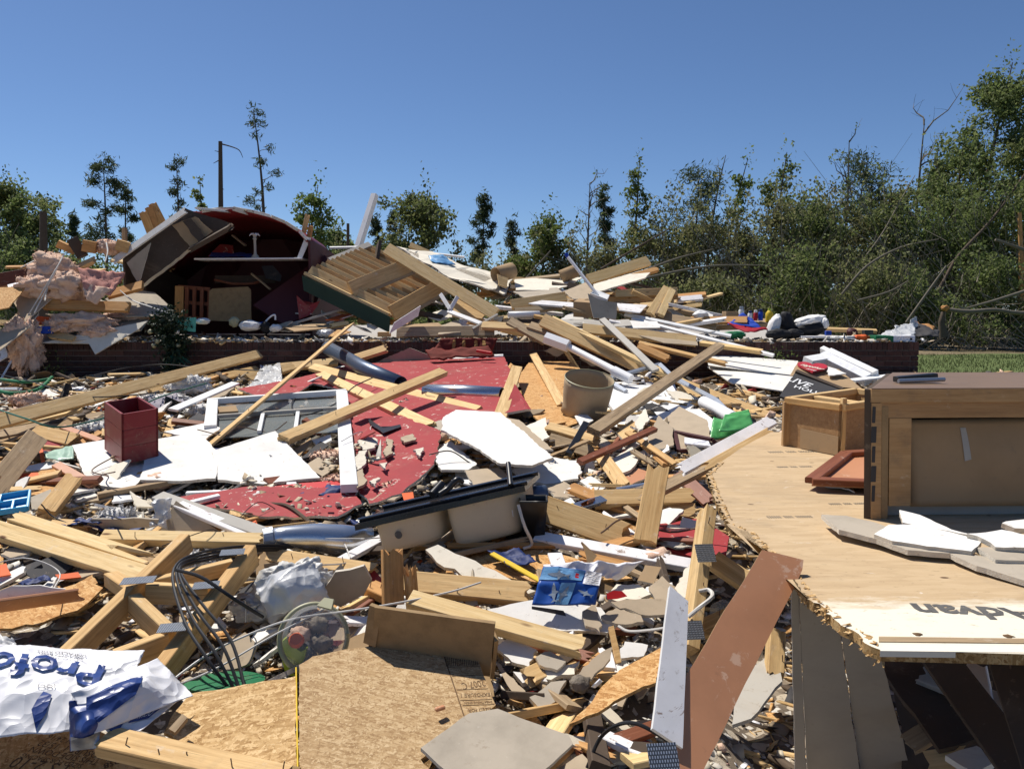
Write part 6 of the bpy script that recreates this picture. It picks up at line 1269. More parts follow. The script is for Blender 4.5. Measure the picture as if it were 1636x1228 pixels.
# ---------------------------------------------------------------- lower picture, timbers and truss
T('long splintered timber from the picture edge, upper of the pair by the blue tray', (22, 828, .10), (246, 900, .06), .075, .05, 'pine_fresh', 20, broken=(.05, .35))
T('long timber from the picture edge, lower of the pair by the blue tray', (-20, 842, .06), (236, 922, .05), .09, .05, 'pine_fresh', 30)
T('long tan timber lying level from the pair to the silver duct', (165, 858, .05), (424, 864, .06), .07, .05, 'pine_fresh', 30)
T('short tan timber behind the draped grey paper', (82, 836, .04), (146, 840, .04), .06, .03, 'pine', 20)
T('brown shaded timber lying just below the silver duct', (420, 888, .03), (600, 915, .03), .08, .05, 'pine', 30)
T('slanting brown timber below the blue tray', (72, 822, .06), (118, 764, .12), .09, .06, 'pine', 20)
T('dark brown timber standing at a slant at the picture edge', (-16, 790, .05), (58, 698, .16), .14, .05, 'pine_grey', 40)
T('brown timber lying above the mint plastic pack', (54, 690, .05), (122, 705, .05), .11, .05, 'pine', 40)
board('pink_board', 'pale pink moulded strip lying beside the red planter box', (100, 682, .06), (160, 704, .06), .05, .02, 'brown_laminate', 20, 'strip')
board('pink_board', 'pale pink moulded strip pointing at the white wallboard slab', (90, 742, .06), (150, 776, .03), .06, .02, 'brown_laminate', 20, 'strip')
board('pink_lap_board', 'pale pink lap board with torn white backing at the picture edge', (-20, 970, .12), (138, 948, .10), .10, .014, 'red_wall' if False else 'brown_laminate', -45, 'board', broken=(0, .05))
panel('torn_backing', 'torn white plaster backing behind the pale pink lap board', [(-20, 950, .16), (20, 935, .18), (105, 940, .15), (98, 950, .12), (-20, 962, .13)], 'gypsum_white', .012, .012, 'plaster')
tr = thing('floor_truss', 'broken wooden floor truss with toothed metal plates at its joints', 'truss', pt((250, 990, .1)))
TJ = [(222, 945, .20), (330, 953, .20), (277, 1022, .19), (372, 899, .22)]
cw = .062
board('chord', None, (98, 1062, .12), (298, 866, .22), .05, .088, 'pine', 0, parent=tr); board('chord', None, (236, 1106, .12), (402, 884, .20), .05, .088, 'pine', 0, parent=tr)
board('web', None, (236, 946, .17), (335, 951, .16), .042, .08, 'pine', 0, parent=tr); board('web', None, (214, 964, .17), (272, 1020, .15), .046, .085, 'pine', 0, parent=tr); board('web', None, (232, 938, .16), (372, 904, .17), .045, .06, 'pine', 0, parent=tr); board('web', None, (186, 1058, .11), (272, 1026, .13), .05, .09, 'pine', 0, parent=tr); board('web', None, (178, 924, .12), (212, 948, .15), .06, .06, 'pine', 0, parent=tr); board('web', None, (345, 960, .10), (405, 890, .14), .045, .08, 'pine', 0, parent=tr)
for px, py, v in TJ:
    c0 = pt((px, py, v)); q = pt((px+24, py-24, v+.02))-c0
    M = frame_xz(c0+Vector((0, 0, .048)), Vector((1, .25, 0))); box('nail_plate', None, M, .125 if px == 222 else .098, .085, .002, 'nail_plate', parent=tr, bev=0)
box('nail_plate_loose', None, Matrix(), .01, .01, .01, 'nail_plate', parent=tr) if False else None
text_at = None
cabl = thing('black_cables', 'bundle of black electric cables looping over the truss', 'cables', pt((310, 980, .2)))
for k in range(4):
    tube('cable', None, [(478-10*k, 872+2*k, .06), (420-8*k, 870+4*k, .12), (330-9*k, 880+7*k, .22), (278+4*k, 908+3*k, .27), (292+11*k, 985-6*k, .25), (330+13*k, 1050-9*k, .2), (366+9*k, 1100+2*k, .10)], .006, 'cable_black', parent=cabl, curve=7, seg=7)
tube('cable', None, [(282, 910, .34), (322, 922, .33), (372, 955, .26), (420, 985, .12)], .007, 'cable_black', parent=cabl, curve=6, seg=7)
tube('white_cable', 'long white cable running from the printed bag across to the sheathing scrap', [(252, 1104, .14), (330, 1046, .18), (400, 1012, .18), (470, 988, .2), (560, 975, .22), (640, 962, .22), (720, 945, .2), (768, 930, .15)], .004, 'cable_white', 'cable', curve=7, seg=7)
tube('white_cable', 'second white cable curving past the truss to the clear vacuum bin', [(262, 1102, .12), (340, 1070, .16), (410, 1030, .16), (455, 1005, .18), (520, 972, .2)], .0035, 'cable_white', 'cable', curve=7, seg=7)
tube('green_string', 'thin green cord draped over the big long timber', [(0, 655, .2), (40, 668, .22), (90, 682, .16), (150, 672, .10), (215, 652, .12), (262, 632, .12), (330, 612, .12)], .007, 'cable_green', 'cord', curve=6, seg=6)
tube('green_hose', 'green hose loop at the picture edge under the hanging insulation', [(0, 606, .06), (40, 610, .08), (76, 606, .08), (82, 603, .08), (60, 622, .06), (20, 628, .05), (-10, 622, .05)], .018, 'dark_green', 'hose', curve=6)
tube('black_wire', 'thin black wire running along the big long timber', [(0, 598, .1), (60, 612, .12), (120, 632, .16), (200, 632, .16), (290, 622, .12)], .006, 'cable_black', 'wire', curve=6, seg=6)
tube('black_wire', 'barbed black wire lying along the bricks above the long timber', [(150, 600, .12), (200, 588, .14), (260, 582, .16), (330, 588, .14), (420, 592, .12)], .007, 'cable_black', 'wire', curve=6, seg=6)
tube('black_wire', 'black wire looping over the white window frame', [(598, 602, .18), (565, 618, .16), (540, 642, .12), (500, 660, .1), (472, 662, .08), (468, 640, .1), (490, 628, .1)], .006, 'cable_black', 'wire', curve=6, seg=6)
tube('curved_root', 'bent brown twig over the red strip by the silver duct', [(432, 804, .05), (460, 808, .07), (490, 830, .06), (508, 846, .04)], .010, 'bark', 'twig', curve=5, seg=6)
def tray():
    t_ = thing('blue_tray', 'bright blue divided plastic tray at the picture edge', 'tray', pt((20, 805, .1)))
    A, B2, C_, D_ = pt((-6, 822, .08)), pt((44, 815, .08)), pt((48, 788, .12)), pt((2, 796, .12))
    slab4('floor', None, A, B2, C_, D_, .006, 'blue_plastic', parent=t_)
    for a, b2 in ((A, B2), (B2, C_), (C_, D_), (D_, A), (A.lerp(D_, .5), B2.lerp(C_, .5)), (A.lerp(B2, .5), A.lerp(B2, .5).lerp(C_.lerp(D_, .5), .5))): board('divider', None, a+Vector((0, 0, .01)), b2+Vector((0, 0, .01)), .014, .03, 'blue_plastic', parent=t_)
tray()
sheet('mint_pack', 'mint green clear plastic pack between the brown timber and the white slab', (70, 722, .06), (116, 712, .06), (118, 735, .03), (74, 738, .03), 'mint', 16, 12, .025, 6, .004, 'plastic pack')
panel('orange_tag', 'thin upright orange plastic strip beside the mint pack', [(60, 708, .08), (66, 708, .08), (72, 736, .03), (66, 738, .03)], 'orange', .006, 0, 'strip')
for i, (lb, P, m) in enumerate((('orange scrap lying under the brown slanted timber', [(20, 758, .03), (60, 755, .03), (68, 764, .02), (40, 768, .02)], 'orange'), ('orange card at the picture edge among the dark litter', [(-5, 905, .03), (10, 900, .03), (18, 918, .02), (-5, 922, .02)], 'orange'), ('orange card lying above the torn brown sheathing by the truss', [(88, 918, .04), (125, 914, .04), (130, 922, .03), (95, 926, .03)], 'orange'), ('orange card at the end of the red strip by the grey trim boards', [(322, 806, .04), (350, 800, .05), (358, 812, .04), (330, 816, .03)], 'orange'), ('orange card below the grey trim boards near the silver duct', [(385, 836, .04), (408, 828, .04), (412, 840, .03), (392, 842, .03)], 'orange'), ('orange scrap beside the black faucet spout', [(642, 788, .08), (660, 786, .1), (662, 798, .08), (646, 800, .06)], 'orange'))):
    panel('orange_card', lb, P, m, .006, .004, 'card', 'orange cards in the rubble')
panel('sheathing_sheet', 'torn orange-brown sheathing lying on dirt under the pink lap board', [(-20, 985, .01), (60, 960, .02), (140, 925, .03), (165, 940, .03), (140, 965, .02), (60, 1000, .0), (-20, 1010, .0)], 'osb_orange', .012, .02, 'sheathing', edge='osb_edge')
panel('sheathing_sheet', 'rumpled orange sheathing patch below the mint pack', [(30, 760, .0), (80, 745, .0), (112, 758, .0), (90, 790, .0), (40, 792, .0)], 'osb_orange', .012, .02, 'sheathing', edge='osb_edge')
panel('wallboard_fragment', 'grey wallboard piece behind the bright blue tray', [(50, 795, .06), (82, 782, .07), (80, 806, .04), (52, 818, .03)], 'paper_grey', .013, .006, 'wallboard', GB)
panel('grey_paper', 'draped grey paper-faced board above the level tan timber', [(136, 838, .06), (150, 826, .10), (252, 830, .14), (248, 842, .08), (180, 846, .05)], 'paper_grey', .01, .005, 'wallboard', GB, warp=.03)
panel('tent_board', 'tan wallboard tented under the grey trim strips', [(255, 852, .04), (282, 800, .18), (300, 812, .16), (355, 852, .05)], 'paper_tan', .013, .004, 'wallboard', GB)
sheet('tied_bag', 'knotted white plastic bag between the draped grey paper and the trim strips', (256, 806, .16), (284, 802, .18), (268, 846, .06), (250, 848, .06), 'plastic_film', 14, 16, .07, 7, .004, 'plastic bag')
board('trim_strip', 'long grey-white grooved trim strip sloping towards the silver duct, upper one', (252, 792, .18), (424, 852, .06), .09, .02, 'grey_trim', 10, 'trim')
board('trim_strip', 'long grey-white grooved trim strip sloping towards the silver duct, lower one', (285, 806, .16), (412, 860, .05), .07, .02, 'white_scuffed', 10, 'trim')
board('white_stick', 'short white stick lying on the red strip under the wallboard slabs', (284, 808, .08), (350, 792, .08), .035, .02, 'white_paint', 10, 'stick', GP)
board('white_stick', 'long white trim lying under the wallboard slabs beside the red strip', (298, 788, .04), (398, 784, .05), .03, .02, 'white_paint', 10, 'stick', GP)
# white plastic wadding, vacuum bin
blob('plastic_wad', 'big translucent white plastic-wrapped wadding beside the truss', (462, 945, .10), (.17, .10, .12), 'wad_film', 'wadding', rough=.32, freq=1.6, sub=5, ridge=.05, rot=(0, -.5, 0))
blob('plastic_wad', 'lower shiny end of white wadding near the cables', (415, 968, .04), (.11, .08, .06), 'wad_film', 'wadding', rough=.3, sub=5, ridge=.05)
sheet('film_flap', 'clear creased film folded over the plastic-wrapped wadding', (405, 930, .22), (500, 893, .30), (528, 960, .16), (430, 985, .10), 'plastic_film', 24, 18, .05, 5, .002, 'plastic sheet', edge_rag=.03, arch=.05)
panel('wallboard_fragment', 'tan wallboard chunk standing between the wadding and the splintered post', [(512, 952, .10), (536, 912, .22), (582, 902, .24), (594, 925, .2), (582, 948, .1), (545, 968, .05)], 'paper_tan', .014, .008, 'wallboard', GB, edge='gypsum_core')
panel('wallboard_fragment', 'dim tan wallboard behind the tan chunk beside the wadding', [(532, 958, .04), (528, 918, .14), (545, 900, .16), (560, 930, .1)], 'paper_grey', .014, .01, 'wallboard', GB, edge='gypsum_core')
vb = thing('vacuum_bin', 'clear round vacuum cleaner bin with a lime green handle and red button', 'vacuum cleaner part', pt((505, 1030, .1)))
vc = pt((502, 1018, .14)); k_ = vc.y/FPX; vr_ = 55*k_; va = Vector((.28, -.86, .42)).normalized(); MV = va.to_track_quat('Z', 'Y').to_matrix().to_4x4(); MV.translation = vc
MVt = MV @ Matrix.Translation((0, 0, -.03))
lathe('bin', None, [(vr_*.9, -.12), (vr_*.94, .0), (vr_*.93, .03), (vr_*.80, .05)], MV, 'clear_plastic', parent=vb, seg=36)
bm = sweep([Vector((math.cos(a)*vr_, math.sin(a)*vr_, 0)) for a in np.linspace(0, 2*math.pi, 40)], .010, 8)
link('ring', from_bm('ring', bm), 'khaki_plastic', MVt, vb, True)
for q_, m_ in (((.03, -.02, -.07), 'grey_wadding'), ((-.05, .02, -.08), 'pink_insulation'), ((.02, .05, -.09), 'grey_wadding')): blob('bin_dust', None, MV @ Vector(q_), (.04, .03, .03), m_, parent=vb, rough=.4, sub=3)
panel('tab', None, [pt((507, 968, .26)), pt((519, 955, .28)), pt((534, 958, .28)), pt((530, 974, .26))], 'khaki_plastic', .012, 0, parent=vb)
o = panel('lime_handle', None, [(452, 1022, 2.96), (466, 1010, 2.96), (470, 1030, 2.96), (482, 1038, 2.96), (491, 1034, 2.96), (484, 1062, 2.96), (474, 1078, 2.96), (458, 1074, 2.96), (452, 1050, 2.96)], 'lime', .03, 0, parent=vb)
rc = at(476, 1020, 2.93); lathe('red_button', None, [(.001, 0), (.022, 0), (.026, -.012), (.03, -.02)][::-1], (lambda M_: (M_))(Matrix.Translation(rc+Vector((0, -.03, .012))) @ Vector((.1, -.8, .6)).to_track_quat('Z', 'Y').to_matrix().to_4x4()), 'orange', parent=vb, seg=20)
panel('wallboard_fragment', 'wavy tan cardboard beside the black cables and the vacuum bin', [(352, 1040, .06), (392, 1010, .1), (412, 1030, .08), (400, 1062, .05), (360, 1074, .03)], 'paper_tan', .01, .01, 'wallboard', GB, warp=.03)
ga = thing('tub_cover', 'dark green plastic lid edge lying behind the bottom sheathing', 'lid', pt((360, 1092, .06)))
p = pt((358, 1094, .06)); lathe('lid', None, [(.13, 0), (.14, .015), (.12, .022), (.001, .024)], Matrix.Translation(p) @ Matrix.Rotation(R(-12), 4, 'X'), 'dark_green', parent=ga, seg=30)
panel('yellow_clip', 'tiny yellow tag beside the dark green lid', [(303, 1092, .10), (309, 1092, .1), (312, 1102, .08), (305, 1102, .08)], 'yellow', .006, 0, 'tag')
# bottom sheathing sheets
o = panel('sheathing_sheet', 'large fibrous sheathing sheet at the bottom centre with stamped print', [(478, 1064, .16), (500, 1050, .17), (560, 1038, .17), (640, 1028, .17), (672, 1026, .17), (676, 1032, .17), (745, 1036, .16), (757, 1042, .16), (792, 1128, .13), (745, 1165, .12), (672, 1215, .10), (700, 1250, .09), (478, 1250, .12)], 'osb_dull', .012, .004, 'sheathing', edge='osb_edge', step=.02); FTH[o] = .012
text_on(o, '2007 C', (774, 1092), (738, 1098), 'ink_brown', 1.9, .001)
board('print_line', None, ray_plane(707, 1043, *FR[o])+FR[o][1]*.0068, ray_plane(742, 1148, *FR[o])+FR[o][1]*.0068, .004, .001, 'ink_brown', parent=o)
for i, (y, x0, x1) in enumerate(((1068, 716, 768), (1082, 722, 772), (1104, 730, 780), (1121, 735, 786), (1129, 739, 790))): board('print_line', None, ray_plane(x0, y, *FR[o])+FR[o][1]*.0068, ray_plane(x1, y-2, *FR[o])+FR[o][1]*.0068, .002, .001, 'ink_brown', parent=o)
for y, x0, x1, s in ((1113, 736, 782, 'EXPOSURE 1'), (1125, 742, 786, 'SHEATHING SPAN'), (1137, 748, 785, 'SIZED FOR'), (1053, 712, 762, 'IIIIIIIIIIIIIIIIII')): text_on(o, s, (x1, y-2), (x0, y), 'ink_brown', 1.5 if s[0] != 'I' else 5, .001)
o2 = panel('sheathing_sheet', 'bright flaky sheathing sheet with a yellow edge at the bottom of the picture', [(262, 1172, .10), (288, 1130, .12), (304, 1110, .13), (360, 1102, .13), (420, 1090, .14), (472, 1082, .14), (474, 1250, .10), (420, 1245, .09), (330, 1205, .09)], 'osb', .012, .006, 'sheathing', edge='osb_edge', step=.03)
board('yellow_edge', 'yellow painted edge line of the fibrous sheathing', (473, 1066, .15), (476, 1250, .11), .005, .006, 'yellow', 0, parent=o)
o3 = panel('sheathing_sheet', 'printed sheathing sheet in the bottom corner under the printed bag', [(-20, 1160, .02), (60, 1150, .03), (160, 1170, .03), (250, 1215, .03), (290, 1250, .02), (-20, 1260, .0)], 'osb_orange', .012, .004, 'sheathing', edge='osb_edge'); FTH[o3] = .012
text_on(o3, 'OSB', (196, 1216), (166, 1226), 'ink_brown', 1.1, .001, bold=.02)
for k in range(5): text_on(o3, ('SHEATHING SPAN 24/16', 'EXPOSURE 1  15/32', 'THIS SIDE DOWN', 'SIZED FOR SPACING', 'PS 2-10')[k], (150-26*k+60, 1188+6*k+20), (48-14*k+30, 1178+10*k), 'ink_brown', 1.0, .001)
T('bottom timber with bent nails standing in its top beside the printed bag', (168, 1184, .16), (470, 1252, .14), .085, .045, 'pine', 12, nails=5)
panel('wood_chip', 'short splintered plywood chip lying beside the printed bag', [(270, 1166, .16), (292, 1142, .17), (300, 1148, .17), (280, 1172, .15)], 'pine_grey', .015, .004, 'wood scrap')
panel('tan_gypsum', 'grey-tan wallboard sheet lying on the fibrous sheathing at the bottom', [(672, 1200, .20), (690, 1186, .2), (735, 1150, .21), (750, 1140, .21), (795, 1132, .21), (830, 1148, .20), (908, 1178, .18), (915, 1192, .17), (870, 1235, .16), (860, 1260, .15), (715, 1240, .17)], 'paper_grey', .013, .005, 'wallboard', GB, edge='gypsum_core', step=.03, warp=.03)
box('wood_chip', 'small brown chip lying on the fibrous sheathing', Matrix.Translation(pt((703, 1131, .16))) @ Matrix.Rotation(.6, 4, 'Z'), .034, .016, .012, 'brown_laminate', 'wood scrap')
# particleboard drawer
dw = thing('drawer', 'brown particleboard drawer box standing behind the fibrous sheathing', 'drawer', pt((690, 1050, .1)))
panel('front', None, [(600, 968, .34), (791, 994, .32), (783, 1078, .10), (594, 1052, .12)], 'particleboard', .016, parent=dw)
for P in ([(600, 970, .335), (604, 966, .335), (594, 1030, .18), (590, 1030, .18)], [(787, 1016, .26), (793, 1014, .26), (786, 1075, .08), (780, 1075, .08)]): panel('side', None, P, 'particleboard', .05, parent=dw)
panel('bottom_board', None, [(762, 1055, .06), (783, 1060, .06), (792, 1128, .02), (778, 1118, .02)], 'particleboard', .012, parent=dw)
# ---------------------------------------------------------------- centre bottom
T('broad tan timber with chalky side running under the magazine to the plaster heap', (655, 958, .20), (932, 1036, .12), .075, .045, 'pine_fresh', 26, broken=(0, .03))
T('shaded tan timber under the printed magazine', (640, 930, .08), (850, 950, .08), .10, .05, 'pine', 40)
T('short orange timber lying between the post and wallboard chunk', (590, 938, .06), (622, 952, .05), .08, .04, 'pine_orange', 10)
T('splintered upright post in front of the sink, broad one', (628, 966, .10), (626, 876, .30), .085, .05, 'pine_orange', 10, broken=(0, .05))
T('splintered thin upright post in front of the sink', (660, 972, .08), (654, 900, .26), .035, .05, 'pine_orange', 10, broken=(0, .08))
panel('sheathing_sheet', 'dim orange sheathing under the sink half in shade', [(700, 885, .0), (830, 868, .0), (960, 905, .0), (1010, 925, .0), (880, 935, .0), (780, 920, .0)], 'osb_orange', .012, .006, 'sheathing', edge='osb_edge')
panel('wallboard_fragment', 'long white crumbly wallboard under the sink bowl', [(680, 880, .12), (700, 872, .14), (760, 898, .1), (820, 930, .06), (856, 946, .04), (840, 952, .03), (780, 940, .05), (710, 908, .08)], 'gypsum_cream', .022, .012, 'wallboard', GB, edge='gypsum_core')
board('yellow_strip', 'yellow edged strip of sheathing lying behind the magazine', (786, 884, .06), (868, 930, .04), .03, .01, 'yellow', 10, 'strip')
panel('wallboard_fragment', 'white wallboard sheet lying under the magazine', [(778, 975, .08), (850, 960, .10), (960, 972, .10), (985, 1000, .06), (970, 1012, .05), (880, 1008, .06), (800, 990, .07)], 'gypsum_white', .016, .012, 'wallboard', GB, edge='gypsum_core')
mg = thing('magazine', 'open blue magazine page showing sharks lying on the rubble', 'magazine', pt((905, 945, .16)))
o, S = sheet('page', None, (868, 906, .24), (962, 916, .24), (952, 968, .14), (850, 966, .14), 'ocean_blue', 22, 16, .025, 4, .003, parent=mg)
strip_on(S, 'sky_picture', [(.02, .02), (.72, .02), (.70, .33), (.0, .36)], 'ocean_light', mg); strip_on(S, 'text_panel', [(.73, .0), (1, .0), (1, .42), (.73, .42)], 'paper_white', mg); strip_on(S, 'photo_panel', [(.38, .42), (.62, .40), (.56, .98), (.36, .98)], 'ocean_light', mg)
def shark(u, v, s, an, nm='shark_picture'):
    pts_ = [(-1, 0), (-.5, .16), (0, .2), (.1, .5), (.3, .2), (.7, .08), (1, .3), (.92, 0), (1, -.25), (.7, -.05), (.2, -.16), (.0, -.4), (-.15, -.16), (-.6, -.12)]
    c_, s_ = math.cos(an), math.sin(an); strip_on(S, nm, [(u+s*(x*c_-y*s_), v+s*1.4*(x*s_+y*c_)) for x, y in pts_], 'shark_grey', mg, .0045)
shark(.30, .68, .19, 1.35); shark(.46, .70, .17, 1.9); shark(.80, .68, .15, .5); shark(.30, .22, .2, .1)
strip_on(S, 'red_print', [(.58, .12), (.66, .12), (.66, .26), (.58, .26)], 'red_gloss', mg)
for k in range(6): strip_on(S, 'text_line', [(.76, .05+.06*k), (.97, .05+.06*k), (.97, .065+.06*k), (.76, .065+.06*k)], 'paper_grey', mg, .0045)
sheet('open_paper', 'open white paper page lying behind the blue magazine page', (878, 904, .22), (1028, 900, .20), (985, 928, .14), (900, 918, .2), 'paper_white', 24, 10, .05, 5, .003, 'paper')
sheet('white_underpaper', 'wavy white paper edge sticking out above the blue magazine page', (868, 905, .20), (930, 896, .22), (962, 914, .18), (872, 912, .2), 'paper_white', 14, 8, .02, 5, .003, 'paper')
panel('magazine_shadow', 'dark sheet standing in for the shadow under the magazine front edge', [(850, 968, .10), (900, 975, .10), (905, 984, .08), (850, 978, .08)], 'slate', .012, .004, 'board')  # cast shadow of the magazine, drawn as a dark sheet
CF = [('white plaster slab with a red corner beside the magazine', [(968, 952, .10), (985, 934, .14), (1020, 936, .14), (1040, 952, .10), (1020, 962, .08), (985, 962, .08)], 'gypsum_cream', .02, .01),
 ('tan wallboard with a sagging edge below the red cornered plaster', [(975, 965, .12), (1000, 960, .14), (1062, 960, .12), (1070, 985, .07), (1030, 985, .07), (990, 975, .09)], 'paper_tan', .016, .008),
 ('curved tan wallboard standing behind the white plank', [(1036, 940, .12), (1058, 922, .18), (1082, 946, .14), (1070, 970, .08), (1048, 962, .08)], 'paper_tan', .014, .006),
 ('flat tan wallboard with a crumbly front edge beside the white cable', [(960, 985, .10), (985, 972, .12), (1024, 984, .10), (1028, 994, .08), (1000, 998, .07), (966, 992, .08)], 'paper_tan', .018, .01),
 ('brown crumbled wallboard patch at the end of the white sheet', [(930, 980, .12), (950, 968, .13), (962, 1000, .08), (958, 1012, .06), (935, 1002, .07)], 'paper_tan', .014, .012),
 ('tan cardboard bracket piece beside the open white paper', [(1018, 928, .12), (1030, 904, .18), (1056, 908, .16), (1044, 934, .1)], 'cardboard', .012, .004),
 ('cream crumbly plaster lying in front of the upright stud', [(1075, 950, .08), (1100, 905, .14), (1112, 915, .12), (1096, 960, .06)], 'gypsum_cream', .018, .014),
 ('bent white wallboard piece in the plaster heap, nearest the drawer', [(792, 1040, .08), (820, 1020, .12), (858, 1044, .08), (846, 1070, .04), (818, 1062, .05)], 'gypsum_white', .016, .01),
 ('white wallboard block lying in the plaster heap', [(820, 1078, .06), (868, 1072, .08), (875, 1092, .04), (835, 1096, .03)], 'gypsum_white', .02, .01),
 ('brown-grey wallboard piece on top of the plaster heap', [(856, 1052, .10), (880, 1042, .12), (904, 1058, .09), (890, 1072, .06), (862, 1064, .08)], 'paper_grey', .016, .01),
 ('cream torn wallboard below the brown-grey piece in the plaster heap', [(850, 1070, .06), (900, 1066, .08), (926, 1058, .09), (918, 1080, .05), (870, 1086, .04)], 'gypsum_cream', .018, .014),
 ('leaning strip of wallboard behind the flaky triangular sheathing', [(922, 1080, .04), (965, 1040, .14), (978, 1034, .16), (975, 1052, .1), (945, 1085, .04)], 'paper_tan', .014, .008),
 ('grey slab of plaster at the foot of the plaster heap', [(846, 1112, .05), (880, 1088, .08), (905, 1086, .08), (880, 1122, .04), (862, 1130, .02)], 'paper_grey', .018, .01),
 ('white wallboard corner beside the flaky triangular sheathing', [(990, 1040, .08), (998, 1028, .10), (1035, 1032, .10), (1028, 1050, .06), (992, 1055, .05)], 'gypsum_white', .014, .01),
 ('curved white edged sheet in the dark gap beside the drawer', [(788, 1055, .04), (800, 1060, .05), (842, 1110, .03), (838, 1128, .0), (815, 1100, .0)], 'paper_tan', .012, .006),
 ('small tan wallboard scrap in the bottom litter', [(890, 1228, .02), (930, 1205, .04), (960, 1228, .03), (930, 1250, .0)], 'paper_tan', .014, .01),
 ('dark brown broken scrap in front of the white plank', [(1000, 1200, .03), (1012, 1185, .06), (1040, 1188, .05), (1036, 1205, .02)], 'dark_brown', .012, .01)]
for lb, P, m, t_, rg_ in CF: panel('wallboard_fragment', lb, flat_(P), m, t_, rg_, 'wallboard', GB, edge='gypsum_core', back='paper_tan', step=.02, warp=.02)
panel('red_corner_paint', 'painted red corner of the cream plaster slab beside the magazine', [(969, 948, .135), (980, 943, .15), (994, 944, .15), (1002, 952, .135), (986, 956, .125), (970, 957, .12)], 'red_gloss', .006, .003, 'paint chip')
o = panel('sheathing_scrap', 'flaky orange triangular sheathing scrap leaning below the white plank', [(910, 1158, .07), (948, 1120, .10), (962, 1098, .12), (990, 1072, .145), (1060, 1034, .18), (1048, 1092, .15), (1000, 1112, .125), (955, 1140, .09)], 'osb_orange', .012, .006, 'sheathing', edge='osb_edge', step=.02)
panel('thin_lath', 'thin tan slat standing in the plaster heap', [(972, 1002, .10), (980, 1000, .10), (992, 1058, .03), (984, 1060, .03)], 'pine', .012, .002, 'slat')
tube('white_cable', 'white cable curving under the tan wallboard to the white plank', [(988, 1000, .10), (1005, 1008, .10), (1040, 1006, .12), (1066, 1002, .14)], .006, 'cable_white', 'cable', curve=6, seg=6)
tube('white_cable', 'looped white cable between the stud and the brown board', [(1100, 985, 2.9), (1120, 968, 2.9), (1138, 952, 2.95), (1132, 942, 3.0), (1116, 944, 3.0)], .008, 'cable_white', 'cable', curve=6, seg=7)
tube('black_cable', 'black cable arching through the bottom litter to the white plank', [(938, 1226, .04), (958, 1180, .12), (985, 1158, .2), (1015, 1155, .22), (1050, 1172, .2), (1082, 1195, .14)], .006, 'cable_black', 'cable', curve=6, seg=7)
T('tan splinter in the bottom litter below the triangular sheathing', (918, 1186, .05), (985, 1214, .04), .03, .018, 'pine_orange', 10, broken=(.05, .05))
blob('plush_scrap', 'grey-brown rag tuft at the tip of the triangular sheathing', (926, 1092, .08), (.035, .03, .03), 'grey_wadding', 'rag', rough=.3, sub=3)
panel('white_wrapper', 'small white wrapper on the tip of the triangular sheathing', [(946, 1096, .2), (958, 1084, .24), (962, 1088, .22), (950, 1098, .2)], 'paper_white', .004, .003, 'wrapper')
# uprights in front of the dark hollow
wp = panel('white_plank', 'short white-faced plank standing on end before the brown board', [(1069, 937, 1.852), (1098, 962, 1.838), (1089, 1196, 1.615), (1041, 1164, 1.638)], 'white_scuffed', .016, .001, 'plank', GP, edge='white_paint')
bb_ = panel('brown_board', 'long smooth brown board leaning against the floor deck edge', [(1096, 1078, 1.727), (1216, 880, 1.93), (1282, 896, 1.915), (1280, 912, 1.898), (1115, 1245, 1.59), (1086, 1255, 1.582), (1070, 1130, 1.68)], 'brown_laminate', .016, .002, 'board', edge='particleboard')
T('upright stud standing behind the white plank with two metal plates', (1100, 1040, 2.85), (1130, 815, 3.35), .05, .09, 'pine', 30)
for lb, px, py, Y, s in (('metal nail plate on the upright stud near the red panel', 1127, 883, 3.1, .075), ('metal nail plate on the stud beside the white plank', 1109, 1006, 2.80, .068), ('metal nail plate lying at the foot of the white plank', 1060, 1212, 1.56, .062)):
    M = frame_xz(at(px, py, Y), Vector((1, .1, 0)), Vector((-.1, -.75, .6))); box('nail_plate', lb, M, s, s, .003, 'nail_plate', 'metal plate', 'nail plates by the white plank', bev=0)
T('tan timber running level behind the brown board', (1120, 1010, 3.0), (1150, 1012, 3.0), .04, .03, 'pine', 30)
T('slanting tan timber in the gap behind the brown board', (1106, 1008, 3.0), (1172, 978, 3.1), .05, .04, 'pine', 30)
T('short tan block standing under the brown board', (1112, 1040, 2.9), (1135, 1075, 2.8), .07, .05, 'pine', 30)
T('tan timber end sticking out below the upright stud', (1140, 895, 3.3), (1195, 932, 3.2), .08, .05, 'pine', 40)
tube('clear_jar', 'clear round plastic lid behind the brown board', [(1152, 985, 3.1), (1162, 980, 3.12)], .06, 'clear_plastic', 'lid', seg=20)

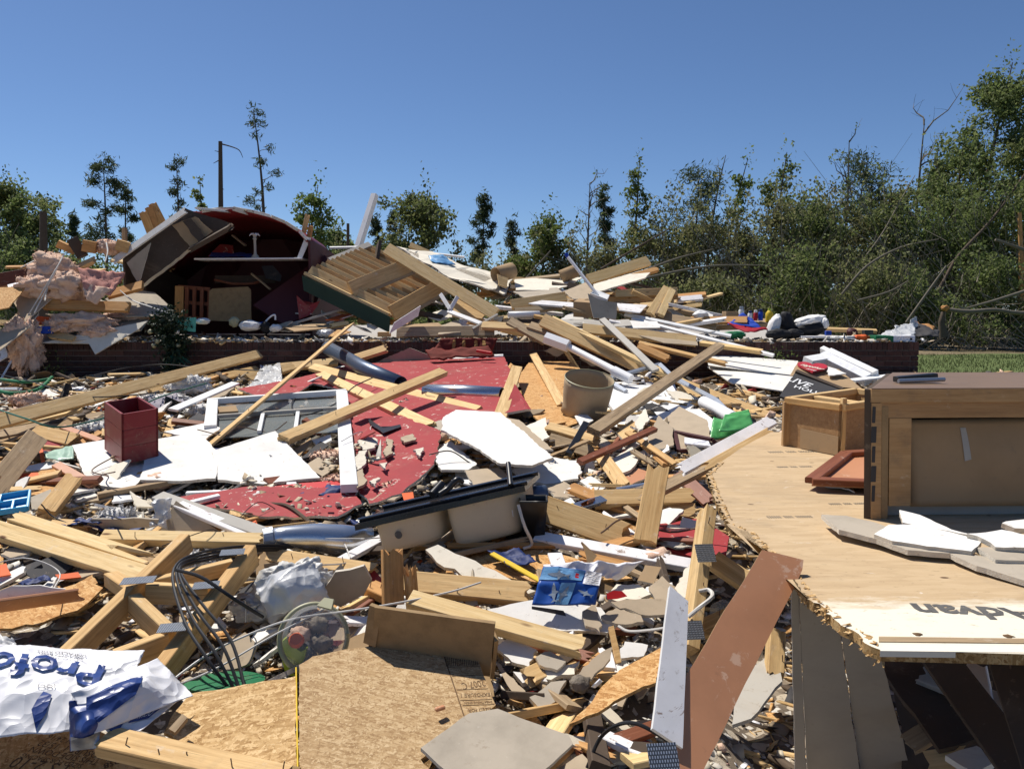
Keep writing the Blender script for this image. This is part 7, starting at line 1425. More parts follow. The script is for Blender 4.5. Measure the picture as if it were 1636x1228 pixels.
# ---------------------------------------------------------------- floor deck at the side with cabinet and drawer
ZD = 1.05
def dk(px, py, dz=0.0):
    d = ray(px, py); k = (ZD+dz-EYE)/d.z; return CAM+d*k
out = [(1232, 690), (1206, 703), (1180, 718), (1152, 738), (1131, 756), (1141, 786), (1155, 818), (1166, 840), (1196, 850), (1212, 868), (1240, 892), (1262, 912), (1275, 932), (1300, 962), (1330, 985), (1352, 1002), (1372, 1012), (1392, 1032), (1408, 1038), (1700, 1046), (1980, 1046), (1760, 712), (1640, 690)]
P = [dk(*p) for p in out]; dkc = thing('floor_deck', 'large pale floor sheathing deck jutting towards the camera with a torn splintered edge', 'floor deck', Vector((1.9, 2.6, ZD)))
r_ = random.Random(9); L = []
for i, a in enumerate(P):
    b2 = P[(i+1) % len(P)]; d = (b2-a).length; torn = 3 <= i < 18; n_ = max(1, int(d/.012)) if torn else 1
    for j in range(n_):
        q = a.lerp(b2, j/n_); 
        if torn and j: q += Vector((r_.uniform(-1, 1), r_.uniform(-1, 1), 0))*.010
        L.append(q)
bm = bmesh.new(); O = W[dkc].translation; tp = [bm.verts.new(p-O) for p in L]; bt = [bm.verts.new(p-O-Vector((0, 0, .022))) for p in L]
ft = bm.faces.new(tp); fb = bm.faces.new(bt[::-1]); fb.material_index = 1
for i in range(len(L)):
    f = bm.faces.new((tp[i], bt[i], bt[(i+1) % len(L)], tp[(i+1) % len(L)])); f.material_index = 1
bmesh.ops.triangulate(bm, faces=[ft, fb]); bmesh.ops.recalc_face_normals(bm, faces=bm.faces)
o = link('deck_sheet', from_bm('deck_sheet', bm), ['decking', 'osb_edge', 'osb_dull'], Matrix.Translation((0, 0, O.z)) if False else Matrix.Translation(O), dkc)
# splinters along the torn edge, one mass
V = []; F = []
for i in range(3, 18):
    a, b2 = P[i], P[i+1]; nn = Vector((-(b2-a).y, (b2-a).x, 0)).normalized(); nn = -nn if nn.x > 0 else nn
    for j in range(int((b2-a).length/.0018)):
        q = a.lerp(b2, r_.random())+Vector((0, 0, r_.uniform(-.024, .004)))-nn*.015; l = r_.uniform(.006, .026); d = (nn+Vector((r_.gauss(0, .6), r_.gauss(0, .6), r_.gauss(-.35, .35)))).normalized()*l
        s_ = d.cross(Vector((0, 0, 1))).normalized()*r_.uniform(.002, .007); h_ = Vector((0, 0, r_.uniform(.001, .003))); k = len(V)
        V += [tuple(q-s_-O), tuple(q+s_-O), tuple(q+d+s_*.3-O), tuple(q+d-s_*.3-O), tuple(q+h_-O), tuple(q+d*.8+h_-O)]; F += [[k, k+1, k+2, k+3], [k, k+4, k+5, k+3], [k+1, k+2, k+5, k+4]]
o = link('splinters', mesh_np('splinters', V, F), 'osb', Matrix.Translation(O), dkc); o['kind'] = 'stuff'
slab4('tongue_groove', None, dk(1404, 1024, .002), dk(1980, 1030, .002), dk(1980, 1024, .002), dk(1404, 1016, .002), .010, 'pine_grey', parent=dkc)
slab4('vinyl_lip', None, dk(1406, 1039, .001), dk(1990, 1046, .001), dk(1990, 1034, .001), dk(1412, 1029, .001), .012, 'gypsum_cream', parent=dkc)
FR[dkc] = (Vector((0, 0, ZD)), Vector((0, 0, 1))); FTH[dkc] = 0
text_on(dkc, 'Advan', (1660, 982), (1458, 972), 'ink_faded', 1.0, .0012, bold=.03)
text_on(dkc, '20', (1640, 916), (1614, 917), 'ink_faded', 1.0, .0012, bold=.02)
for (x0, y, x1) in ((1242, 746, 1296), (1228, 722, 1302), (1226, 826, 1296), (1325, 805, 1385)): text_on(dkc, 'IIIIIII IIII IIIIII', (x1, y-1), (x0, y), 'ink_faded', 1.2, .0012)
for px, py in ((1466, 1013), (1612, 1016)): blob('knot_hole', None, dk(px, py, .0), (.010, .008, .002), 'ink_brown', parent=dkc, rough=.5, sub=2)
# joists and things below, most coloured dark for the shade under the deck
T('dark joist in shade beneath the floor deck', dk(1250, 900, -.07), dk(1640, 1000, -.07), .05, .09, 'pine_grey', 0) if False else None
for lb, a, b2 in (('tan joist, darkened for shade, leaning under the floor deck at the picture edge', (1616, 1055, 1.75), (1680, 1240, 1.5)), ('joist coloured dark for the shade, leaning in the hollow under the floor deck', (1470, 1010, 2.3), (1640, 1240, 1.7))):
    T(lb, a, b2, .09, .045, 'dark_brown', 30)  # dark colour carries the shade on these joists
sdg = thing('siding_sheet', 'white vinyl siding sheets, greyed for the shade under the floor deck', 'siding', at(1330, 1100, 2.2))
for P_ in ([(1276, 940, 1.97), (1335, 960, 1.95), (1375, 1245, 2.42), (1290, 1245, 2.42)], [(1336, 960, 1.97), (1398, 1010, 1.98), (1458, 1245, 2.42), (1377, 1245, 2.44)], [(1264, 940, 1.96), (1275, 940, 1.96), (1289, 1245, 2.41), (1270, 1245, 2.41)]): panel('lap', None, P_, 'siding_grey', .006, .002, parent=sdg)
for lb, P_, m in (('panel coloured dark for the shade at the back of the hollow under the deck', [(1430, 1040, 2.6), (1660, 1040, 2.4), (1680, 1240, 2.2), (1440, 1240, 2.3)], 'dark_brown'), ('grey wallboard coloured dark for the shade deep under the floor deck', [(1400, 1060, 2.35), (1500, 1062, 2.35), (1580, 1180, 2.0), (1500, 1200, 2.0)], 'dark_brown'), ('rounded grey panel in the shade behind the brown board', [(1180, 1080, 2.75), (1240, 1040, 2.9), (1250, 1090, 2.7), (1200, 1150, 2.5), (1170, 1160, 2.5)], 'grey_trim'), ('crumbly pale plaster on the floor of the hollow under the deck', [(1510, 1210, 1.9), (1560, 1195, 1.95), (1600, 1215, 1.9), (1560, 1240, 1.8)], 'gypsum_cream')):
    panel('shaded_wallboard', lb, P_, m, .014, .008, 'panel', 'panels in the hollow under the deck')  # the two dark brown ones have the hollow's shade in their colour
T('tan stud standing under the floor deck corner', (1236, 1085, 2.75), (1240, 1010, 2.9), .06, .05, 'pine', 20)
for lb, a, b2, w_, m_ in (('narrow weathered board lying slanted in the hollow under the deck', (1470, 1075, 2.25), (1660, 1150, 2.0), .07, 'grey_trim'), ('second narrow weathered board crossing the hollow under the deck', (1450, 1190, 2.1), (1600, 1100, 2.15), .06, 'pine_grey'), ('pale broken batten leaning deep in the hollow under the deck', (1560, 1060, 2.2), (1590, 1215, 1.95), .05, 'white_scuffed'), ('short splintered board at the bottom of the hollow under the deck', (1480, 1225, 2.0), (1560, 1215, 1.95), .09, 'pine')):
    board('hollow_board', lb, a, b2, w_, .02, m_, 25, 'board', broken=(.03, .08))
# torn white trim along the far torn edge of the deck
board('torn_trim', 'long torn white trim lying along the splintered corner of the floor deck', (1085, 752, 3.95), (1234, 672, 4.45), .07, .025, 'white_scuffed', 30, 'trim', broken=(.08, .04))
T('ragged tan splinter under the torn white trim', (1122, 752, 3.9), (1232, 690, 4.3), .06, .03, 'pine', 30, broken=(.2, .1))
# drawer box
db = thing('drawer', 'upside-down wooden drawer box standing on the floor deck', 'drawer', dk(1320, 720))
A, B2, C_, E_ = dk(1256, 712), dk(1342, 729), dk(1450, 706), dk(1365, 690); hD = (at(1342, 655, B2.y)-B2).z; uz = Vector((0, 0, hD))
def wallq(a, b2, th=.014, m='cabinet_wood', nm='side', lo=0, hi=1):
    n_ = ((A+C_)/2-(a+b2)/2).normalized()*th; slab4(nm, None, a+uz*hi, b2+uz*hi, b2+uz*hi+n_, a+uz*hi+n_, hD*(hi-lo), m, parent=db)
wallq(A, B2, m='cabinet_wood', nm='front'); wallq(B2, C_); wallq(C_, E_, m='pine'); wallq(E_, A, m='oak_face')
for a, b2 in ((A, B2), (B2, C_), (C_, E_), (E_, A)): board('top_rail', None, a+uz*1.06, b2+uz*1.06, .035, .03, 'pine', 0, parent=db)
board('cross_rail', None, A.lerp(E_, .35)+uz*1.05, B2.lerp(C_, .30)+uz*1.05, .05, .02, 'pine', 0, parent=db); board('corner_post', None, B2+uz*.02+Vector((.012, .012, 0)), B2+uz*1.25+Vector((.012, .012, 0)), .02, .03, 'pine', 0, parent=db); board('edge_post', None, A, A+uz*1.02, .04, .03, 'oak_face', 0, parent=db)
panel('worn_patch', None, [A.lerp(B2, .28)+uz*.02+(A-E_).normalized()*.004, A.lerp(B2, .97)+uz*.02+(A-E_).normalized()*.004, A.lerp(B2, .97)+uz*.42+(A-E_).normalized()*.004, A.lerp(B2, .28)+uz*.46+(A-E_).normalized()*.004], 'cardboard', .003, .0, parent=db)
# cabinet door lying on the deck
cdr = thing('cupboard_front', 'rust-brown cabinet door lying flat on the deck beside the upturned cabinet', 'cabinet door', dk(1370, 755))
q = [dk(1297, 771, .03), dk(1420, 776, .03), dk(1440, 722, .05), dk(1352, 728, .05)]
slab4('panel', None, *q, .012, 'brown_laminate', parent=cdr)
for i in range(4): board('rail', None, q[i]+Vector((0, 0, .008)), q[(i+1) % 4]+Vector((0, 0, .008)), .05, .022, 'cherry', 0, parent=cdr)
sheet('rag', 'white rag squashed under the cabinet door corner', dk(1312, 770, .01), dk(1362, 776, .01), dk(1366, 786, .005), dk(1318, 778, .005), 'cloth_white', 10, 6, .012, 12, .004, 'rag')
# upturned cabinet
cb = thing('cabinet', 'upturned wooden cabinet standing on the floor deck with a thin brown panel', 'cabinet', dk(1500, 830))
f0 = dk(1391, 829); f1 = dk(1760, 826); HC = (at(1378, 620, f0.y)-f0).z; U = Vector((-.035, 0, 1)).normalized()*HC
depth = Vector((.36, .62, 0)); f0b, f1b = f0+depth, f1+depth
slab4('top', None, f0+U, f1+U, f1b+U, f0b+U, .03, 'cabinet_top', parent=cb)
slab4('end_panel', None, f0b+U*.99, f0+U*.99, f0, f0b, .02, 'dark_brown', parent=cb)
slab4('back_panel', None, f1b+U*.9, f0b+U*.9, f0b, f1b, .01, 'cabinet_wood', parent=cb)
fx = (f1-f0).normalized()
def fr(x0, x1, z0, z1, m, nm, dy=0.0, th=.02):
    a = f0+fx*x0+U*z0+Vector((0, dy, 0)); b2 = f0+fx*x1+U*z0+Vector((0, dy, 0)); c2 = f0+fx*x1+U*z1+Vector((0, dy, 0)); d2 = f0+fx*x0+U*z1+Vector((0, dy, 0)); return slab4(nm, None, a, b2, c2, d2, th, m, parent=cb)
kk = f0.y/FPX
fr(-.002, .70, .895, .992, 'oak_face', 'top_edge', -.004); fr(.03, .70, .775, .893, 'cabinet_wood', 'upper_rail', .002); fr(0, 16*kk, 0, .89, 'oak_face', 'outer_stile', -.003); fr(17*kk, 28*kk, 0, .86, 'particleboard', 'chipped_stile', .0)
fr(30*kk, 66*kk, .10, .773, 'oak_face', 'inner_stile', .001); fr(30*kk, .70, -.0, .095, 'grey_trim', 'base_rail', .05, .02); 
for k in range(5): box('paint_chip', None, Matrix.Translation(f0+fx*.006+U*(.2+.15*k)+Vector((0, -.004, 0))), .010+.006*(k % 2), .002, .05, 'slate', parent=cb)
o, S = sheet('thin_panel', None, f0+fx*(68*kk)+U*.74+Vector((0, .06, 0)), f0+fx*.75+U*.76+Vector((0, .06, 0)), f0+fx*.75+U*.08+Vector((0, .03, 0)), f0+fx*(72*kk)+U*.08+Vector((0, .03, 0)), 'cardboard', 20, 14, .012, 1.5, .006, parent=cb, arch=.02)
strip_on(S, 'glue_streak', [(.28, .10), (.31, .10), (.315, .46), (.28, .48)], 'grey_trim', cb, .002)
slab4('recess_shade', None, f0+fx*.1+U*.85+Vector((0, .2, 0)), f1+U*.85+Vector((0, .2, 0)), f1+Vector((0, .2, 0)), f0+fx*.1+Vector((0, .2, 0)), .01, 'dark_brown', parent=cb)  # dark sheet standing in for the shade inside the cabinet
board('hinge_bar', 'dark bent metal bracket lying on top of the upturned cabinet', f0+U+Vector((.16, .18, .012)), f0+U+Vector((.30, .2, .022)), .03, .018, 'black_plastic', 0, 'bracket')
tube('paint_brush', 'thin brush-like rod lying beside the bracket on the cabinet top', [f0+U+Vector((.15, .14, .01)), f0+U+Vector((.31, .16, .014))], .007, 'dull_metal', 'rod')
# plaster pieces on the deck
for lb, P_, m, rg_ in (('long tan wallboard tongue lying on the deck in front of the cabinet', [dk(1312, 826, .03), dk(1330, 822, .04), dk(1352, 828, .03), dk(1400, 838, .03), dk(1470, 868, .02), dk(1560, 908, .015), dk(1640, 930, .015), dk(1640, 905, .015), dk(1560, 890, .02), dk(1450, 882, .02), dk(1400, 866, .02), dk(1340, 850, .025)], 'paper_grey', .004), ('bright white plaster sheet lying on the tan wallboard tongue', [dk(1396, 856, .035), dk(1420, 842, .04), dk(1480, 840, .045), dk(1530, 856, .04), dk(1568, 868, .035), dk(1552, 884, .03), dk(1480, 876, .03), dk(1425, 868, .03)], 'gypsum_white', .005), ('grey-white plaster strip lifted behind the bright plaster sheet', [dk(1437, 818, .05), dk(1470, 826, .05), dk(1520, 846, .05), dk(1560, 862, .04), dk(1480, 846, .04), dk(1442, 838, .04)], 'gypsum_white', .004), ('grey wallboard piece at the picture edge on the deck', [dk(1560, 878, .03), dk(1650, 872, .03), dk(1650, 900, .025), dk(1590, 898, .025)], 'paper_grey', .005), ('broken white plaster lump at the picture edge before the cabinet', [dk(1545, 856, .05), dk(1600, 850, .06), dk(1650, 858, .06), dk(1650, 880, .04), dk(1590, 876, .04)], 'gypsum_white', .01), ('white scrap at the picture edge under the cabinet base', [dk(1600, 838, .05), dk(1650, 830, .05), dk(1650, 848, .04), dk(1620, 848, .04)], 'gypsum_white', .005)):
    panel('deck_plaster', lb, P_, m, .014, rg_, 'wallboard', 'wallboard pieces on the floor deck', edge='gypsum_core', step=.02)
# ---------------------------------------------------------------- printed bag
bgm = thing('printed_bag', 'torn white plastic bag with large blue lettering at the bottom corner', 'plastic bag', pt((150, 1120, .2)))
o1, S1 = sheet('bag_body', None, (-160, 1030, .24), (232, 1040, .26), (176, 1158, .18), (-140, 1200, .16), 'bag_white', 120, 64, .024, 3.2, .002, parent=bgm, arch=.055, edge_rag=.006, seed=3, fine=.6)
text_sheet(S1, bgm, 'Profoam', .13, .88, .36, .34, 'bag_blue', flip=True, bold=.02, off=.009, curve=.10)
text_sheet(S1, bgm, 'UNFACED ROLL', .58, .78, .13, .035, 'ink', flip=True, off=.006); text_sheet(S1, bgm, 'SQ FT COVERAGE', .60, .77, .175, .03, 'ink', flip=True, off=.006)
strip_on(S1, 'blue_leaf_mark', [(.60, .84), (.65, .68), (.69, .71), (.67, .86), (.62, .98)], 'bag_blue', bgm, .006)
text_sheet(S1, bgm, '(QC)', .62, .70, .62, .05, 'ink_faded', flip=True, off=.006)
o2, S2 = sheet('bag_fold', None, (112, 1108, .29), (252, 1050, .26), (308, 1112, .19), (150, 1172, .20), 'bag_white', 60, 46, .014, 6.0, .002, parent=bgm, arch=.045, edge_rag=.006, seed=6, fine=.9)
strip_on(S2, 'blue_band', [(.08, .25), (.62, .34), (.44, .66), (.06, .85), (.0, .6)], 'bag_blue', bgm, .006)
o3, S3 = sheet('bag_flap', None, (110, 1120, .28), (166, 1116, .26), (158, 1196, .16), (112, 1200, .14), 'bag_blue', 18, 20, .02, 6, .002, parent=bgm, arch=.05, edge_rag=.02, seed=8)
strip_on(S3, 'grey_hem', [(.02, .70), (.98, .62), (.98, .98), (.02, .98)], 'dull_metal', bgm, .005)
o4, S4 = sheet('bag_end', None, (150, 1150, .22), (300, 1106, .18), (222, 1168, .17), (176, 1174, .17), 'bag_white', 20, 14, .012, 6, .002, parent=bgm, edge_rag=.02, seed=9)
strip_on(S4, 'logo_panel', [(.45, .25), (.85, .18), (.78, .62), (.40, .62)], 'bag_blue', bgm, .005); text_sheet(S4, bgm, 'DOW', .52, .74, .42, .22, 'paper_white', flip=True, off=.007)
strip_on(S4, 'blue_stripe', [(.02, .5), (.38, .30), (.28, .75), (.08, .9)], 'bag_blue', bgm, .005)
o5, S5 = sheet('white_batt', 'shredded white film beside the printed bag at the picture edge', (-30, 1010, .16), (22, 1022, .16), (44, 1062, .12), (-30, 1076, .12), 'plastic_film', 18, 16, .05, 8, .004, 'plastic sheet', edge_rag=.04)

# ---------------------------------------------------------------- small rubble, uncounted
rg = np.random.default_rng(21)
def chips(name, label, cat, n, mat, smin, smax, flat, yr=(1.7, 9.9), xr=(-7, 6), dens=None, zoff=.0, slabz=None, elong=1.0, spots=None, pw=1.0):
    Y = yr[0]+(yr[1]-yr[0])*rg.random(n)**pw; X = rg.uniform(-1, 1, n)*np.minimum(7, Y*.68+.3)
    if spots is not None:
        q = spots[rg.integers(0, len(spots), n)]; X = q[:, 0]+rg.normal(size=n)*q[:, 2]; Y = q[:, 1]+rg.normal(size=n)*q[:, 2]*1.1
        Y = np.clip(Y, 1.7, 9.85) if slabz is None else np.clip(Y, 10.03, 18)
    nz = np.array([noise.noise(Vector((a*1.1, b*1.1, len(name)))) for a, b in zip(X, Y)]); keep = nz > (-.15 if spots is None else -2); X, Y = X[keep], Y[keep]; n = len(X)
    Z = np.array([rub(a, b) for a, b in zip(X, Y)]) if slabz is None else np.full(n, slabz)
    s = (smin+(smax-smin)*rg.random(n)**2.2); s = s*np.clip(Y/4, .55, 1.6)
    base = np.array([(-1, -1, -1), (1, -1, -1), (1, 1, -1), (-1, 1, -1), (-1, -1, 1), (1, -1, 1), (1, 1, 1), (-1, 1, 1)], float)*.5
    B_ = base[None]*(1+rg.uniform(-.38, .38, (n, 8, 3))); B_[:, :, 0] *= (s*elong*rg.uniform(.7, 1.4, n))[:, None]; B_[:, :, 1] *= (s*rg.uniform(.5, 1, n)/max(1, elong*.6))[:, None]; B_[:, :, 2] *= (s*flat*rg.uniform(.6, 1.3, n))[:, None]
    a = rg.uniform(0, 6.283, n); tx, ty = rg.normal(size=n)*.35/max(1, elong*.8), rg.normal(size=n)*.35/max(1, elong*.8)
    c_, s_ = np.cos(a), np.sin(a); x = B_[:, :, 0]*c_[:, None]-B_[:, :, 1]*s_[:, None]; y = B_[:, :, 0]*s_[:, None]+B_[:, :, 1]*c_[:, None]; z = B_[:, :, 2]+x*np.tan(tx)[:, None]+y*np.tan(ty)[:, None]
    V = np.stack([x+X[:, None], y+Y[:, None], z+(Z+s*.15+zoff)[:, None]], -1).reshape(-1, 3)
    f = np.array([(0, 3, 2, 1), (4, 5, 6, 7), (0, 1, 5, 4), (1, 2, 6, 5), (2, 3, 7, 6), (3, 0, 4, 7)]); F = (np.arange(n)[:, None, None]*8+f[None]).reshape(-1, 4)
    o = link(name, mesh_np(name, V, F), mat+'_mixed' if mat+'_mixed' in MAT else mat); o['kind'] = 'stuff'; tag(o, label, cat)
chips('plaster_crumbs', 'white plaster crumbs scattered all over the rubble', 'plaster crumbs', 5200, 'gypsum_white', .005, .055, .25)
chips('plaster_lumps', 'cream plaster lumps scattered all over the rubble', 'plaster crumbs', 4200, 'gypsum_cream', .005, .06, .3)
chips('wallboard_bits', 'tan wallboard bits scattered all over the rubble', 'wallboard bits', 3000, 'paper_tan', .010, .10, .10)
chips('grey_bits', 'grey wallboard bits scattered all over the rubble', 'wallboard bits', 700, 'paper_grey', .010, .09, .10)
chips('wood_splinters', 'tan wood splinters scattered all over the rubble', 'wood splinters', 7500, 'pine', .010, .062, .35, elong=4.0)
chips('dark_splinters', 'dark brown wood splinters scattered all over the rubble', 'wood splinters', 3500, 'dark_brown', .01, .08, .4, elong=2.5)
chips('orange_flakes', 'orange wood flakes scattered all over the rubble', 'wood flakes', 2200, 'osb_orange', .01, .10, .12, elong=1.6)
chips('red_paint_chips', 'red painted wallboard chips scattered over the rubble', 'paint chips', 500, 'red_wall', .008, .06, .15)
chips('shingle_bits', 'black shingle bits scattered over the rubble', 'shingle bits', 1500, 'slate', .01, .10, .12)
chips('insulation_crumbs', 'pink insulation crumbs scattered over the rubble', 'insulation crumbs', 700, 'pink_insulation', .01, .06, .6)
chips('coloured_scraps', 'small blue scraps scattered over the rubble', 'scraps', 130, 'blue_cloth', .008, .03, .3); chips('orange_scraps', 'small orange scraps scattered over the rubble', 'scraps', 220, 'orange', .008, .045, .2); chips('paper_scraps', 'small white paper scraps scattered over the rubble', 'paper scraps', 1400, 'paper_white', .01, .07, .06)
# dense plaster heaps where the photograph shows them
HP = np.array([[*pt((px, py))[:2], s] for px, py, s in ((860, 1080, .16), (820, 1040, .1), (930, 1120, .18), (990, 1010, .15), (960, 1200, .16), (640, 740, .25), (690, 760, .2), (590, 820, .2), (150, 800, .25), (200, 810, .25), (280, 790, .25), (1010, 740, .25), (900, 790, .2), (740, 900, .15), (780, 930, .15), (90, 640, .5), (180, 640, .5), (420, 1010, .12), (500, 1080, .1), (950, 780, .2), (680, 690, .2), (1080, 920, .1), (120, 690, .3), (560, 960, .1))])
chips('plaster_heap', 'crumbled white plaster heaped between the broken boards', 'plaster crumbs', 4200, 'cream_crumb', .004, .038, .35, spots=HP, zoff=.015)
chips('plaster_heap_white', 'crumbled bright plaster heaped between the broken boards', 'plaster crumbs', 2200, 'gypsum_white', .006, .05, .2, spots=HP, zoff=.02)
RP = np.array([[*pt((px, py))[:2], s] for px, py, s in ((590, 720, .10), (580, 750, .12), (625, 715, .08), (660, 735, .12), (600, 790, .10), (560, 800, .14), (640, 780, .10), (690, 700, .12), (500, 800, .15), (720, 640, .25), (640, 640, .2), (690, 600, .3), (440, 800, .15))])
chips('crumbs_on_red', 'pale plaster crumbs lying on the fallen red wall panels', 'plaster crumbs', 1500, 'gypsum_cream', .004, .032, .3, spots=RP, zoff=.085)
chips('dust_flakes', 'tiny tan flakes lying on the fallen red wall panels', 'wallboard bits', 700, 'paper_tan', .004, .04, .15, spots=RP, zoff=.085)
SP = np.array([[*at(px, 536, Y)[:2], s] for px, Y, s in ((350, 10.3, .3), (390, 10.5, .4), (440, 10.4, .3), (330, 10.8, .3), (480, 10.5, .3), (560, 10.3, .3), (690, 10.6, .4), (780, 11, .5), (880, 11, .5), (980, 10.8, .5), (1080, 10.8, .5), (1140, 10.6, .3), (1340, 10.6, .4), (1380, 10.4, .2), (150, 10.5, .5), (240, 10.5, .4), (40, 10.3, .5))])
chips('slab_crumbs', 'white plaster litter strewn along the slab edge', 'plaster crumbs', 2600, 'gypsum_white', .008, .045, .3, spots=SP, slabz=WZ); chips('slab_bits', 'tan and dark litter strewn along the slab edge', 'wallboard bits', 1300, 'paper_tan', .01, .06, .25, spots=SP, slabz=WZ); chips('slab_splinters', 'wood splinters strewn along the slab edge', 'wood splinters', 900, 'pine', .01, .04, .4, spots=SP, slabz=WZ, elong=3.5); chips('slab_shingles', 'dark shingle bits strewn along the slab edge', 'shingle bits', 700, 'slate', .01, .05, .3, spots=SP, slabz=WZ)

# ---------------------------------------------------------------- middle-sized loose pieces, each one a thing
AN = [(210, 695, 'red planter box'), (450, 650, 'white window frame'), (305, 617, 'white wadding'), (540, 640, 'crossing timbers'), (700, 625, 'silver duct'), (580, 585, 'blue-grey duct'), (933, 620, 'tan lampshade'), (800, 705, 'big white centre sheet'), (640, 740, 'torn red wall panel'), (710, 850, 'beige sink'),
 (852, 830, 'square black pot'), (1040, 805, 'wide leaning timber'), (1170, 680, 'green plastic sheet'), (1115, 705, 'dark picture frame'), (1300, 590, 'red heart plaque'), (1200, 590, 'white vinyl siding'), (1050, 620, 'weathered timber'), (20, 805, 'bright blue tray'), (92, 722, 'mint plastic pack'), (170, 570, 'cream hanging flap'), (42, 560, 'hanging pink insulation'),
 (200, 840, 'draped grey paper'), (270, 825, 'knotted white bag'), (420, 810, 'red wall strip'), (500, 860, 'flared silver duct'), (462, 940, 'plastic-wrapped wadding'), (505, 1020, 'clear vacuum bin'), (300, 960, 'floor truss'), (60, 965, 'pink lap board'), (690, 1020, 'particleboard drawer'), (905, 940, 'blue magazine'), (860, 1070, 'plaster heap'), (985, 1090, 'flaky triangular sheathing'), (1070, 1060, 'white standing plank'),
 (790, 1180, 'grey-tan bottom sheet'), (780, 900, 'crumbly wallboard under the sink'), (930, 805, 'spirit level'), (890, 600, 'orange sheathing sheet'), (370, 1040, 'black cables'), (1080, 870, 'shaded red panel'), (960, 730, 'rusty brown stick'), (740, 765, 'tan paper sheet'), (130, 640, 'big long timber'), (620, 920, 'splintered upright post')]
SEEN = set(); rf = random.Random(77)
SH = ['three-cornered', 'ragged', 'long narrow', 'squarish', 'five-sided', 'wedge-shaped', 'curved', 'blunt', 'slivered', 'lopsided']
KN = [('gypsum_white', 'white', 'plaster piece', 'wallboard_fragment', 'wallboard', GB, 7), ('gypsum_cream', 'cream', 'plaster piece', 'wallboard_fragment', 'wallboard', GB, 6), ('paper_tan', 'tan', 'wallboard piece', 'wallboard_fragment', 'wallboard', GB, 5), ('paper_grey', 'grey', 'wallboard piece', 'wallboard_fragment', 'wallboard', GB, 1), ('slate', 'black', 'shingle piece', 'shingle_piece', 'shingle', 'broken shingle pieces', 2), ('osb_orange', 'orange', 'sheathing piece', 'sheathing_piece', 'sheathing', GW, 2), ('cardboard', 'brown', 'cardboard piece', 'cardboard_piece', 'cardboard', 'torn cardboard pieces', 2), ('white_paint', 'glossy white', 'trim piece', 'trim_piece', 'trim scrap', 'broken trim pieces', 1), ('red_wall', 'red', 'wall chip', 'wall_chip', 'wall chip', 'red wall chips', 1)]
KW = [k for k in KN for _ in range(k[6])]
def lab_for(px, py, col_, kind):
    near = sorted(AN, key=lambda a: math.hypot(a[0]-px, (a[1]-py)*1.6))[:2]
    for a in near+near:
        for sh in rf.sample(SH, len(SH)):
            rel = 'in front of' if py > a[1]+25 else ('behind' if py < a[1]-25 else 'beside'); l = f"{sh} {col_} {kind} {rel} the {a[2]}"
            if l not in SEEN: SEEN.add(l); return l, sh
    return None, None
taken = []
ZN = [(0, 1130, 600, 700, 66), (0, 1130, 700, 860, 104), (0, 480, 860, 960, 34), (560, 1090, 860, 1000, 26), (330, 480, 960, 1080, 8), (790, 1040, 1000, 1228, 20), (480, 620, 940, 1050, 8)]
for x0, x1, y0, y1, n_ in ZN:
    for _ in range(n_):
        for _t in range(12):
            px, py = rf.uniform(x0, x1), rf.uniform(y0, y1)
            if all(math.hypot(px-a, (py-b2)*1.7) > 20 for a, b2 in taken): break
        if (500 < px < 840 and 575 < py < 662 and rf.random() < .8) or (560 < px < 700 and 662 < py < 800 and rf.random() < .45) or (335 < px < 560 and 632 < py < 700) or (120 < px < 510 and 695 < py < 772): continue
        taken.append((px, py)); m, cn, kn, nm, ct, gp, _w = rf.choice(KW); lb, sh = lab_for(px, py, cn, kn)
        if not lb: continue
        c0 = pt((px, py)); s_ = rf.uniform(.05, .12)*min(max(c0.y/4.2, .65), 1.7); nv = {'three-cornered': 3, 'five-sided': 5, 'squarish': 4, 'long narrow': 4, 'slivered': 4}.get(sh, 6)
        el = 2.6 if sh in ('long narrow', 'slivered') else 1.3; an = rf.uniform(0, 6.28); tx, ty = rf.gauss(0, .28), rf.gauss(.05, .28); Pp = []
        for k in range(nv):
            a = an+2*math.pi*(k+rf.uniform(-.25, .25))/nv; x_, y_ = math.cos(a)*s_*el*rf.uniform(.75, 1.15), math.sin(a)*s_/el**.5*rf.uniform(.75, 1.15); x_, y_ = x_*math.cos(an)-y_*math.sin(an), x_*math.sin(an)+y_*math.cos(an)
            xx, yy = c0.x+x_, min(c0.y+y_, 9.9); Pp.append(Vector((xx, yy, max(rub(xx, yy)*.5+base_z(yy)*.5, base_z(c0.y)-.02)+.02+x_*tx+y_*ty)))
        m = m+'_mixed' if m+'_mixed' in MAT and rf.random() < .6 else m
        panel(nm, lb, Pp, m, rf.uniform(.010, .018) if m not in ('slate', 'cardboard') else .005, s_*.09, ct, gp, edge={'gypsum_white': 'gypsum_core', 'gypsum_cream': 'gypsum_core', 'paper_tan': 'gypsum_core', 'paper_grey': 'gypsum_core', 'osb_orange': 'osb_edge', 'red_wall': 'gypsum_core'}.get(m), step=.02, warp=s_*.12)
